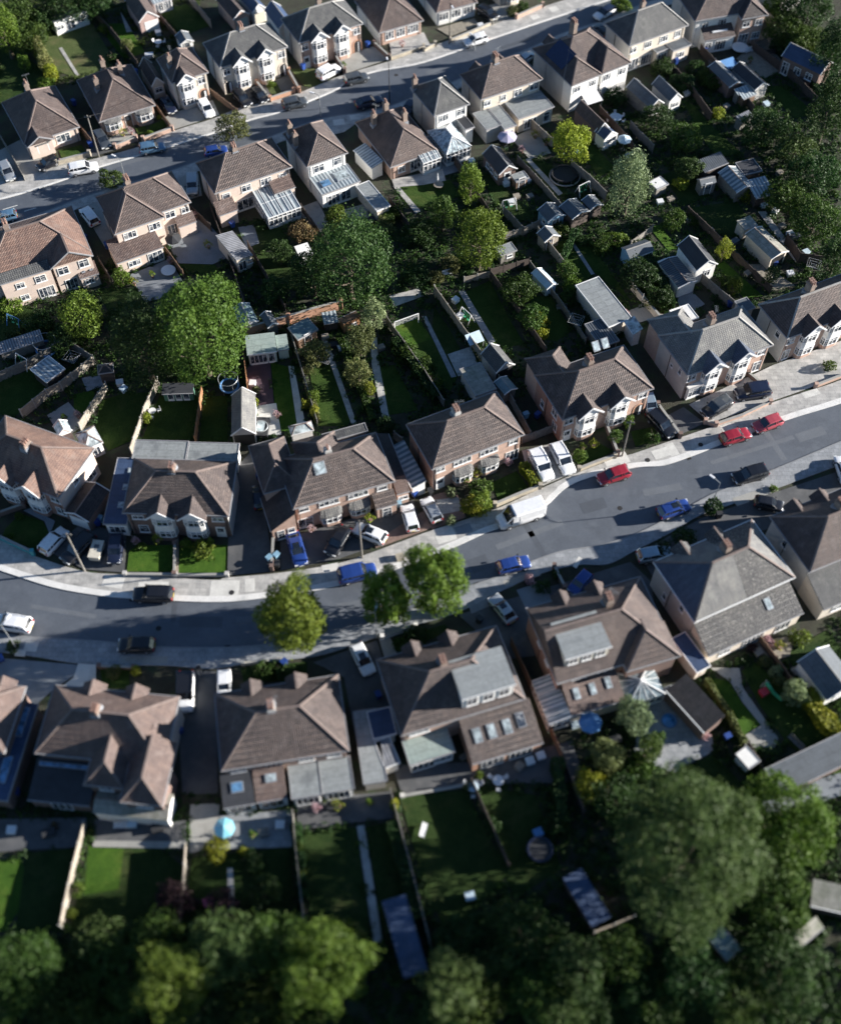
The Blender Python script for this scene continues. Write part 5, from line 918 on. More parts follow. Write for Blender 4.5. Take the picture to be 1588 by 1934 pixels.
outb('greenhouse', 'white framed sun room at the top edge above the small bright lawn', (290, 8), (325, -4), (282, -14), 2.2, 'n', 2.9, 'polycarbonate', 'white_paint', [('f', .3, 1.6, 3), ('f', .7, 1.6, 3)], cat='greenhouse')
outb('garden_shed', 'small white shed with a dark roof behind the narrow curved bay house', (341, 84), (366, 77), (330, 68), 1.9, 'gy', 2.5, 'felt_dark', 'render_white', [('d', .5, 'wood_grey')], group=SH)
outb('garage', 'long garage with a black roof and row of side windows below the lilac parasol', (942, 330), (976, 318), (916, 290), 2.3, 'gy', 3.5, 'felt_black', 'brick_brown', [('l', .2, .9, .9, .9, 1), ('l', .45, .9, .9, .9, 1), ('l', .7, .9, .9, .9, 1), ('d', .5)], 'white_paint', 'garage', G_)
outb('garden_shed', 'flat grey shed at the foot of the long black roofed garage', (975, 343), (998, 335), (968, 330), 1.9, 'flat', 1.9, 'felt_grey', 'wood_brown', [('d', .5, 'wood_dark')], group=SH)
outb('garage', 'long brown tiled garage reaching back to a white gabled summerhouse', (1128, 250), (1150, 241), (1087, 206), 2.4, 'gy', 3.8, 'tile_brown', 'brick_brown', (), 'white_paint', 'garage', G_)
outb('summerhouse', 'white gabled summerhouse with dark blue roof at the end of the brown tiled garage', (1141, 264), (1165, 252), (1127, 247), 2.3, 'gy', 3.3, 'felt_blue', 'render_white', [('w', .5, .9, 1.0, 1.0, 2), ('d', .85)], 'white_paint', 'summerhouse')
outb('garage', 'left one of the twin grey roofed garages with white gable boards at the upper right', (1227, 205), (1253, 194), (1195, 160), 2.3, 'gy', 3.5, 'felt_dark', 'wood_grey', [('w', .5, .8, 1.6, .9, 3)], 'white_paint', 'garage', G_)
outb('garage', 'right one of the twin grey roofed garages with a window in its white gable', (1264, 192), (1288, 183), (1227, 161), 2.3, 'gy', 3.5, 'felt_dark', 'render_white', [('w', .55, .8, 1.4, .9, 2)], 'white_paint', 'garage', G_)
outb('garage', 'grey corrugated roofed workshop below the blue tarpaulin', (1376, 165), (1402, 156), (1332, 128), 2.3, 'gy', 2.9, 'felt_dark', 'brick_brown', (), 'grey_trim', 'garage', G_)
outb('garage', 'black roofed garage with a white gable edge right of the blue tarpaulin', (1425, 170), (1451, 160), (1379, 131), 2.3, 'gy', 3.2, 'felt_black', 'pebbledash', (), 'white_paint', 'garage', G_)
outb('greenhouse', 'upper pale plastic lean-to below the grey workshop', (1392, 178), (1417, 169), (1388, 172), 1.9, 'n', 2.2, 'polycarbonate', 'wood_grey', cat='greenhouse')
outb('greenhouse', 'lower pale plastic lean-to below the grey workshop', (1402, 186), (1427, 176), (1398, 180), 1.7, 'n', 2.0, 'polycarbonate', 'wood_brown', cat='greenhouse')
outb('garden_shed', 'narrow shed with a pale corrugated roof among the dark bushes at the upper right', (1400, 231), (1424, 219), (1391, 220), 1.9, 'n', 2.1, 'corrugated', 'wood_grey', group=SH)
outb('outbuilding', 'long dark brick outbuilding with a navy roof and white windows at the upper right', (1548, 141), (1573, 119), (1484, 99), 3.2, 'gy', 4.6, 'felt_blue', 'brick_brown', [('l', .25, 1.3, 1.2, 1.2, 2), ('l', .55, 1.3, 1.2, 1.2, 2), ('l', .85, .3, 1.2, 2.2, 2)], 'white_paint', 'outbuilding')
outb('garden_shed', 'dark slatted shed roof above the glass workshops at the right', (1330, 325), (1375, 307), (1322, 305), 2.0, 'n', 2.5, 'corrugated_dark', 'wood_dark', group=SH)
outb('greenhouse', 'wide glass roofed workshop with patched grey panels at the right', (1390, 364), (1424, 352), (1355, 327), 2.1, 'gy', 2.8, 'polycarb_dark', 'wood_grey', cat='greenhouse')
outb('greenhouse', 'glass shed with bright panes beside the patched workshop', (1427, 375), (1464, 366), (1408, 345), 2.0, 'n', 2.5, 'polycarbonate', 'wood_dark', cat='greenhouse')
outb('garden_shed', 'dark flat workshop roof behind the patched glass workshop', (1405, 330), (1438, 322), (1388, 308), 2.2, 'flat', 2.2, 'felt_black', 'wood_dark', group=SH)
outb('garden_shed', 'small blue grey shed left of the patched glass workshop', (1324, 352), (1353, 345), (1316, 338), 2.0, 'gx', 2.5, 'felt_dark', 'wood_grey', [('d', .5, 'wood_grey')], group=SH)
outb('garden_shed', 'shed with a bright white flat roof right of the willow', (1240, 357), (1261, 347), (1230, 341), 1.9, 'flat', 1.9, 'render_white', 'wood_grey', group=SH)
outb('garden_shed', 'pale blue shed with a dark gabled roof below the black garage garden', (1034, 419), (1067, 406), (1020, 395), 2.1, 'gy', 2.9, 'felt_dark', 'blue_paint', [('f', .5, 1.2, 2), ('l', .4, .9, .8, .8, 1)], group=SH)
outb('garage', 'wide grey blue gabled garage between the pale blue shed and the willow', (1080, 414), (1113, 398), (1062, 388), 2.3, 'gy', 2.9, 'felt_dark', 'wood_dark', (), 'grey_trim', 'garage', G_)
outb('garden_shed', 'grey roofed shed touching the willow on its left', (1114, 396), (1138, 386), (1100, 378), 2.2, 'gy', 2.7, 'felt_dark', 'wood_dark', group=SH)
outb('garden_shed', 'small wooden shed with a pale right slope above the sunlit lawn', (1028, 457), (1057, 445), (1014, 441), 2.0, 'gy', 2.8, 'felt_dark', 'wood_pale', [('d', .4, 'wood_brown')], group=SH)
outb('garden_shed', 'flat grey shed half hidden by the bright green tree', (946, 482), (975, 472), (940, 466), 2.0, 'flat', 2.0, 'felt_grey', 'wood_grey', [('w', .6, .9, .9, .6, 1)], group=SH)
outb('garage', 'flat grey garage with pale walls behind the chequered roof pair', (1149, 617), (1192, 600), (1093, 537), 2.6, 'flat', 2.6, 'felt_grey', 'render_cream', (), 'white_paint', 'garage', G_)
outb('carport', 'dark corrugated carport below the flat grey garage', (1135, 655), (1168, 643), (1098, 615), 2.3, 'flat', 2.3, 'corrugated_dark', 'wood_grey', [('o', 2.0)], 'grey_trim', 'carport')
outb('greenhouse', 'pale blue plastic greenhouse behind the round hedge clump', (1032, 546), (1052, 536), (1021, 508), 1.7, 'gy', 2.2, 'fabric_pale', 'fabric_pale', cat='greenhouse')
outb('garage', 'flat concrete garage roof at the end of the striped garden', (898, 747), (936, 734), (873, 696), 2.4, 'flat', 2.4, 'concrete_roof', 'pebbledash', (), 'grey_trim', 'garage', G_)
outb('garage', 'open fronted garage with black left slope and pale right slope beside the striped garden', (937, 704), (971, 688), (911, 668), 2.4, 'gy', 3.7, 'slate_grey', 'pebbledash', [('o', 2.6)], 'grey_trim', 'garage', G_)
outb('garden_shed', 'small blue roofed shed in front of the open fronted garage', (952, 745), (976, 733), (938, 720), 1.9, 'gy', 2.3, 'felt_teal', 'wood_grey', group=SH)
outb('summerhouse', 'mint green summerhouse with glazed doors beside the big round tree', (467, 670), (523, 663), (467, 637), 2.4, 'n', 2.8, 'felt_green', 'mint_paint', [('f', .22, 1.2, 2), ('f', .50, 1.2, 2), ('f', .80, .9, 1)], 'white_paint', 'summerhouse')
outb('garden_shed', 'small mint green store joined to the summerhouse', (524, 662), (546, 659), (520, 636), 2.0, 'n', 2.3, 'felt_green', 'mint_paint', group=SH)
outb('garden_shed', 'teal flat roofed shed against the orange brick wall', (563, 641), (600, 622), (549, 617), 2.1, 'flat', 2.1, 'felt_teal', 'wood_brown', [('d', .5, 'wood_brown')], group=SH)
outb('greenhouse', 'small greenhouse with a white barred glass roof by the orange shed', (612, 612), (639, 607), (609, 593), 1.9, 'n', 2.2, 'polycarbonate', 'wood_dark', cat='greenhouse')
outb('garden_shed', 'orange timber shed beside the small glass greenhouse', (649, 615), (682, 600), (644, 600), 1.9, 'f', 2.3, 'wood_brown', 'wood_orange', [('w', .6, .9, .8, .6, 1)], group=SH)
outb('garden_shed', 'pale blue roofed shed just above the mint summerhouse', (457, 616), (488, 606), (450, 580), 2.1, 'gy', 2.7, 'felt_teal', 'render_white', group=SH)
outb('garden_shed', 'small blue grey shed by the end of the orange brick wall', (506, 619), (526, 611), (494, 596), 1.9, 'gy', 2.4, 'felt_dark', 'wood_grey', group=SH)
outb('garden_room', 'garden room with grey ribbed roof right of the pale patio', (447, 496), (477, 482), (420, 444), 2.3, 'e', 2.8, 'corrugated', 'render_cream', [('f', .35, 1.2, 2), ('w', .8, .9, .8, .8, 1)], cat='garden room')
outb('garden_shed', 'small white shed beneath the bronze tree', (566, 486), (591, 478), (560, 467), 2.0, 'n', 2.3, 'render_white', 'render_white', group=SH)
outb('garage', 'gabled garage with a pale right slope between the two brick pairs', (437, 822), (483, 819), (428, 748), 2.4, 'gy', 3.9, 'slate_pale', 'pebbledash', [('o', 2.6)], 'grey_trim', 'garage', G_)
outb('pergola', 'pergola with a square pale plastic roof in the fenced left garden', (88, 721), (122, 696), (59, 697), 2.2, 'flat', 2.2, 'polycarbonate', 'wood_dark', (), 'white_paint', 'pergola')
outb('garden_shed', 'long low store with a grey ribbed roof along the left garden fence', (0, 668), (83, 641), (-6, 650), 1.9, 'n', 2.1, 'corrugated', 'wood_grey', group=SH)
outb('playhouse', 'low dark green playhouse under the edge of the big round tree', (306, 744), (365, 742), (306, 726), 1.7, 'n', 1.9, 'felt_black', 'green_paint', [('f', .25, .8, 1), ('f', .5, .8, 1), ('f', .75, .8, 1)], cat='playhouse')
outb('gazebo', 'gazebo with a dark canvas roof behind the left garden fence', (186, 706), (214, 702), (183, 690), 2.2, 'hx', 2.8, 'fabric_dark', 'wood_dark', cat='gazebo')
outb('summerhouse', 'summerhouse with blue windows and a ridged grey roof left of the white garage', (1189, 489), (1235, 473), (1226, 449), 2.2, 'gx', 2.8, 'felt_dark', 'blue_paint', [('f', .35, 1.6, 3), ('f', .75, 1.6, 3)], 'white_paint', 'summerhouse')
outb('garage', 'white garage with a black left slope in the right hand gardens', (1315, 511), (1354, 498), (1271, 467), 2.9, 'gy', 4.2, 'felt_black', 'render_white', [('w', .6, 1.0, 1.0, 1.2, 2)], 'white_paint', 'garage', G_)
outb('garage', 'low white fronted garage with dark corrugated roof under the white garage', (1280, 543), (1316, 530), (1242, 497), 2.3, 'gy', 2.6, 'corrugated_dark', 'render_white', [('g', .5, 2.4, 'white_paint')], 'white_paint', 'garage', G_)
outb('garage', 'old concrete garage with a mossy pale roof at the right', (1456, 489), (1488, 474), (1410, 441), 2.4, 'gy', 2.9, 'concrete_roof', 'render_cream', [('o', 2.2)], 'grey_trim', 'garage', G_)
outb('garden_shed', 'small concrete store behind the mossy roofed garage', (1405, 434), (1430, 424), (1396, 416), 2.1, 'n', 2.3, 'concrete_roof', 'render_cream', group=SH)
outb('garden_shed', 'long slate blue flat shed in the blurred garden at the bottom centre', (763, 1846), (806, 1832), (725, 1703), 2.2, 'flat', 2.2, 'felt_blue', 'wood_dark', trim='felt_blue', group=SH)
outb('garden_shed', 'dark blue flat shed left of the huge tree at the bottom', (1118, 1750), (1151, 1731), (1070, 1656), 2.2, 'flat', 2.2, 'felt_blue', 'wood_brown', trim='felt_blue', group=SH)
outb('garden_shed', 'small blue shed under the huge tree at the bottom right', (1372, 1814), (1398, 1792), (1342, 1768), 2.0, 'flat', 2.0, 'felt_teal', 'wood_dark', group=SH)
outb('garage', 'white roofed garage at the lower right edge', (1530, 1710), (1640, 1735), (1530, 1662), 2.4, 'n', 3.0, 'concrete_roof', 'wood_dark', (), 'white_paint', 'garage', G_)
outb('garden_shed', 'small shed with a pale roof below the white roofed garage at the lower right', (1508, 1785), (1552, 1748), (1502, 1768), 2.0, 'n', 2.4, 'concrete_roof', 'wood_dark', group=SH)
outb('garage', 'tiled brick garage with pale edges beside the curved path at the lower right', (1330, 1384), (1366, 1357), (1276, 1290), 2.6, 'w', 3.4, 'tile_dots', 'brick_brown', (), 'white_paint', 'garage', G_)
outb('garage', 'narrow navy flat roofed passage between the cream dormer pair and the slate pair', (1316, 1270), (1340, 1257), (1276, 1203), 2.5, 'flat', 2.5, 'felt_blue', 'render_cream', (), 'white_paint', 'passage')
outb('workshop', 'pale blue workshop with a ridged roof at the right edge of the lower gardens', (1560, 1322), (1620, 1290), (1530, 1238), 2.5, 'gy', 3.6, 'felt_dark', 'render_white', [('w', .5, .9, 1.5, 1.0, 2)], 'white_paint', 'workshop')
outb('garden_shed', 'white flat topped store at the end of the bright lawn lower right', (1414, 1452), (1434, 1437), (1390, 1424), 1.8, 'flat', 1.8, 'render_white', 'render_white', group=SH)
outb('garage', 'wide flat grey roof with two pale roof lights at the lower right', (1475, 1500), (1640, 1420), (1440, 1455), 2.4, 'flat', 2.4, 'felt_dark', 'brick_brown', (), 'grey_trim', 'garage', G_)
outb('garage', 'blue roofed carport between the bright pink slope pair and the grey dormer pair', (706, 1395), (748, 1385), (696, 1345), 2.6, 'flat', 2.6, 'felt_blue', 'render_white', (), 'white_paint', 'carport', None)
outb('garage', 'pale ribbed roof annexe beside the blue roofed carport', (728, 1450), (754, 1440), (718, 1398), 2.5, 'flat', 2.5, 'corrugated', 'render_white', (), 'white_paint', 'garage', G_)
outb('sun_room', 'long glass roofed side passage between the catslide pair and the yellow hedge pair', (778, 922), (805, 912), (748, 840), 2.4, 'w', 2.9, 'polycarb_dark', 'render_white', (), 'white_paint', 'sun room')
outb('sun_room', 'pair of white glazed rooms behind the angled orange pair, left part', (110, 823), (136, 812), (104, 805), 2.5, 'gy', 3.3, 'glass_pale', 'render_white', (), 'white_paint', 'conservatory')
outb('sun_room', 'white glazed room with a fanned roof behind the angled orange pair', (160, 850), (194, 835), (143, 820), 2.5, 'hy', 3.5, 'glass_pale', 'render_white', [('f', .5, 1.4, 3)], 'white_paint', 'conservatory')
outb('sun_room', 'ribbed plastic covered way left of the sweeping pyramid bungalow', (702, 318), (724, 308), (675, 280), 2.3, 'w', 2.7, 'polycarbonate', 'render_white', (), 'white_paint', 'covered way')
outb('garage', 'flat grey garage right of the glass lantern extension', (712, 398), (736, 388), (676, 350), 2.4, 'flat', 2.4, 'felt_grey', 'render_cream', (), 'white_paint', 'garage', G_)
outb('sun_room', 'white fan roofed conservatory behind the catslide pair', (551, 822), (592, 812), (556, 803), 2.6, 'hx', 3.4, 'glass_pale', 'render_white', (), 'white_paint', 'conservatory')
outb('sun_room', 'glazed white lean-to on the left end of the pale slate pair', (1196, 632), (1212, 627), (1186, 605), 2.5, 'w', 3.2, 'glass_pale', 'render_white', (), 'white_paint', 'conservatory')
outb('garden_room', 'flat roofed white garden room behind the pale slate pair', (1284, 612), (1318, 600), (1270, 585), 2.9, 'flat', 2.9, 'render_white', 'pebbledash', (), 'white_paint', 'garden room')

# ------------------------------------------------------------------ vehicles
CARM = {}
def car_meshes(kind):
    if kind in CARM: return CARM[kind]
    T = {'hatch': dict(L=4.0, W=1.72, H=1.46, hood=.88, deck=1.0, ws0=.24, ws1=.42, rf=.90, rb=.985, cl=.72),
         'saloon': dict(L=4.5, W=1.78, H=1.42, hood=.86, deck=.98, ws0=.27, ws1=.43, rf=.76, rb=.92, cl=.72),
         'estate': dict(L=4.6, W=1.82, H=1.58, hood=.95, deck=1.08, ws0=.24, ws1=.40, rf=.93, rb=.985, cl=.80),
         'suv': dict(L=4.6, W=1.88, H=1.72, hood=1.05, deck=1.15, ws0=.24, ws1=.38, rf=.92, rb=.985, cl=.88),
         'van': dict(L=5.6, W=2.0, H=2.5, hood=1.25, deck=1.3, ws0=.14, ws1=.27, rf=.985, rb=1.0, cl=1.2)}[kind]
    L, W_, H = T['L'], T['W'] / 2, T['H']; X = lambda t: L / 2 - t * L      # nose at +x
    body = MB(); zb = .22
    st = [(0, .78, .42, .60), (.012, .86, .36, T['hood'] * .80), (.06, .95, zb, T['hood'] * .92), (.14, .99, zb, T['hood'] * .98), (T['ws0'], 1.0, zb, T['hood'] + .02), (.5, 1.0, zb, T['deck']), (.80, 1.0, zb, T['deck'] + .01), (.93, .97, zb, T['deck']), (.985, .90, .34, T['deck'] * .93), (1.0, .84, .42, T['deck'] * .68)]
    ring = []
    for t, wk, z0, zt in st:
        w_ = W_ * wk; h = zt - z0
        half = [(w_ * .86, z0), (w_ * .99, z0 + h * .16), (w_, z0 + h * .5), (w_ * .985, z0 + h * .80), (w_ * .93, z0 + h * .95), (w_ * .78, zt), (w_ * .4, zt + .025)]
        ring.append([(X(t), -y, z) for y, z in half] + [(X(t), y, z) for y, z in half[::-1]])
    n = len(ring[0]); vs = [v for r in ring for v in r]
    fs = [(i * n + j, i * n + j + 1, (i + 1) * n + j + 1, (i + 1) * n + j) for i in range(len(ring) - 1) for j in range(n - 1)] + [tuple(range(n - 1, -1, -1)), tuple((len(ring) - 1) * n + j for j in range(n))]
    fs += [(i * n + n - 1, i * n, (i + 1) * n, (i + 1) * n + n - 1) for i in range(len(ring) - 1)]
    body.add(vs, fs)
    zB = T['deck'] - .03; zh = T['hood']
    gl = MB(); wb, wt = W_ * .90, W_ * T['cl'] / (.9 if kind != 'van' else 1.24); x0, x1, x2, x3 = X(T['ws0']), X(T['ws1']), X(T['rf']), X(T['rb'])
    if kind == 'van': wt = W_ * .90
    gl.add([(x0, -wb * .86, zh - .04), (x0, wb * .86, zh - .04), (x1, wt * .97, H - .05), (x1, -wt * .97, H - .05), (x3, -wb * .92, zB), (x3, wb * .92, zB), (x2, wt * .95, H - .07), (x2, -wt * .95, H - .07), (x0 - .25, -wb, zB - .02), (x0 - .25, wb, zB - .02)],
           [(0, 3, 2, 1), (3, 7, 6, 2), (5, 6, 7, 4), (0, 8, 3), (8, 4, 7, 3), (1, 2, 9), (9, 2, 6, 5)])
    rf = MB(); e = .02; zr = H
    if kind != 'van':
        rf.add([(x1 + .04, -wt * .96, H - .045), (x1 + .04, wt * .96, H - .045), (x1 - .12, wt * .82, zr), (x1 - .12, -wt * .82, zr), (x2 - .02, -wt * .95, H - .06), (x2 - .02, wt * .95, H - .06), (x2 + .15, wt * .8, zr - .01), (x2 + .15, -wt * .8, zr - .01), ((x1 + x2) / 2, -wt * .82, zr + .025), ((x1 + x2) / 2, wt * .82, zr + .025), ((x1 + x2) / 2, -wt, H - .035), ((x1 + x2) / 2, wt, H - .035)],
               [(0, 1, 2, 3), (3, 2, 9, 8), (8, 9, 6, 7), (7, 6, 5, 4), (0, 3, 8, 10), (10, 8, 7, 4), (1, 11, 9, 2), (11, 5, 6, 9)])
        for s in (-1, 1):
            rf.bar((x0 + .02, s * wb * .87, zh - .03), (x1 + .02, s * wt * .97, H - .045), .07, .07)
            rf.bar((x3, s * wb * .93, zB), (x2, s * wt * .96, H - .065), .12, .09)
            xm = (x1 + x2) / 2 - .1; rf.bar((xm, s * wb * 1.0, zB), (xm, s * wt * 1.0, H - .04), .09, .05)
            if kind in ('estate', 'hatch', 'suv'): xm2 = x2 + .62; rf.bar((xm2 - .1, s * wb * .98, zB), (xm2, s * wt * .985, H - .05), .10, .05)
            if kind in ('estate', 'suv'): rf.bar((x1 - .2, s * wt * .86, zr + .05), (x2 + .2, s * wt * .84, zr + .045), .045, .045)
    else:
        vs = []
        for x, k_, z0, z1 in ((x1 + .02, .98, 1.15, H - .12), (x1 - .35, 1.0, 1.15, H), (X(.97), 1.0, 1.15, H), (X(.995), .98, .6, H - .08)):
            w_ = W_ * .97 * k_; vs += [(x, -w_, z0), (x, -w_ * .985, z1 - .18), (x, -w_ * .86, z1), (x, w_ * .86, z1), (x, w_ * .985, z1 - .18), (x, w_, z0)]
        rf.add(vs, [(i * 6 + j, i * 6 + j + 1, (i + 1) * 6 + j + 1, (i + 1) * 6 + j) for i in range(3) for j in range(5)] + [(5, 4, 3, 2, 1, 0), (18, 19, 20, 21, 22, 23)])
        for s in (-1, 1): rf.bar((x0 + .02, s * wb * .87, zh - .03), (x1 + .03, s * wt * .97, H - .16), .1, .1); rf.bar((X(.42), s * W_ * .985, .5), (X(.42), s * W_ * .985, 2.1), .03, .02)
    wh = MB(); r = .33 if kind != 'van' else .37
    def disc(b, x, y, r_, wd, m):
        n_ = 16; v_ = [(x + r_ * math.cos(2 * math.pi * i / n_), y + s_ * wd / 2, r + r_ * math.sin(2 * math.pi * i / n_)) for s_ in (-1, 1) for i in range(n_)]
        b.add(v_, [tuple(range(n_)), tuple(range(2 * n_ - 1, n_ - 1, -1))] + [(i, n_ + i, n_ + (i + 1) % n_, (i + 1) % n_) for i in range(n_)], m)
    disc(wh, 0, 0, r, .22, 0); rim = MB(); disc(rim, 0, 0, r * .62, .235, 0)
    for i in range(5): a = i * 2 * math.pi / 5; rim.bar((0, -.122, r), (r * .6 * math.cos(a), -.122, r + r * .6 * math.sin(a)), .05, .02); rim.bar((0, .122, r), (r * .6 * math.cos(a), .122, r + r * .6 * math.sin(a)), .05, .02)
    hl = MB(); hl.box(-.10, -.20, -.07, .13, .20, .07); tl = MB(); tl.box(-.05, -.13, -.16, .05, .13, .16)
    mi = MB(); mi.box(-.07, -.12, -.06, .07, .12, .09); pl = MB(); pl.box(-.012, -.26, -.055, .012, .26, .055)
    tr = MB(); tr.box(-.16, -W_ * .79, -.07, .16, W_ * .79, .07); sl_ = MB(); sl_.box(-L / 2 + 1.2, -.02, -.05, L / 2 - 1.3, .02, .05)
    CARM[kind] = dict(T=T, body=body.mesh('body', 'car_white', True), glass=gl.mesh('windows', 'car_glass'), roof=rf.mesh('roof', 'car_white', False), wheel=wh.mesh('wheel', 'tyre'), rim=rim.mesh('rim', 'rim'), hl=hl.mesh('headlight', 'lamp_glass'), tl=tl.mesh('tail_light', 'lamp_red'),
                      mi=mi.mesh('mirror', 'car_black'), pw=pl.mesh('number_plate', 'plate_white'), py=pl.mesh('number_plate', 'plate_yellow'), tr=tr.mesh('bumper', 'tyre'), sill=sl_.mesh('side_sill', 'tyre'), L=L, W=W_, X=X, zh=zh)
    return CARM[kind]
_m = MB(); _m.box(-.4, -.38, 0, .4, .38, .012); SUNR = _m.mesh('sunroof', 'car_glass')
_m = MB(); _m.bar((0, -.55, 0), (.03, .1, .01), .03, .02); _m.bar((.03, .1, .01), (0, .6, 0), .03, .02); WIP = _m.mesh('wiper', 'tyre')
_m = MB(); _m.box(-.02, -.34, -.07, .03, .34, .07); GRL = _m.mesh('grille', 'tyre')
def car(nose, tail, kind, colour, label, name='parked_car', roof=None, cat='car', group='cars parked along the streets'):
    c = car_meshes(kind); T = c['T']; a, b = P(*nose, .6), P(*tail, .6); d = a - b; ctr = (a + b) / 2; k = max(.88, min(1.06, d.length / T['L']))
    gz = .128 if any(False for _ in ()) else .03
    e = thing(name, label, cat, (ctr.x, ctr.y, .10), math.atan2(d.y, d.x), group); e.scale = (k, k ** .5, k ** .5)
    place('body', c['body'], e, m=colour); place('windows', c['glass'], e); place('roof', c['roof'], e, m=roof or colour); [place('bumper', c['tr'], e, (s * (c['L'] / 2 - .14), 0, .37)) for s in (-1, 1)]; [place('side_sill', c['sill'], e, (0, s * (c['W'] + .005), .31)) for s in (-1, 1)]
    W_, X = c['W'], c['X']
    if kind in ('hatch', 'saloon') and int(nose[0]) % 3 == 0: place('sunroof', SUNR, e, (X(.5), 0, T['H'] + .028))
    place('wiper', WIP, e, (X(T['ws0'] - .01), 0, c['zh'] + .02)); place('grille', GRL, e, (X(.008), 0, T['hood'] * .62))
    for t in (.19, .79):
        for s in (-1, 1):
            w_ = place('wheel', c['wheel'], e, (X(t), s * (W_ - .09), 0)); place('rim', c['rim'], w_)
    for s in (-1, 1):
        place('headlight', c['hl'], e, (X(.03), s * W_ * .66, c['zh'] * .74)); place('tail_light', c['tl'], e, (X(.992), s * W_ * .74, T['deck'] * .80 if kind != 'van' else 1.0))
        place('mirror', c['mi'], e, (X(T['ws0'] + .07), s * (W_ + .10), c['zh'] + .10))
    place('number_plate', c['pw'], e, (X(0) + .03, 0, .42)); place('number_plate', c['py'], e, (X(1.0) - .03, 0, .62))
    return e
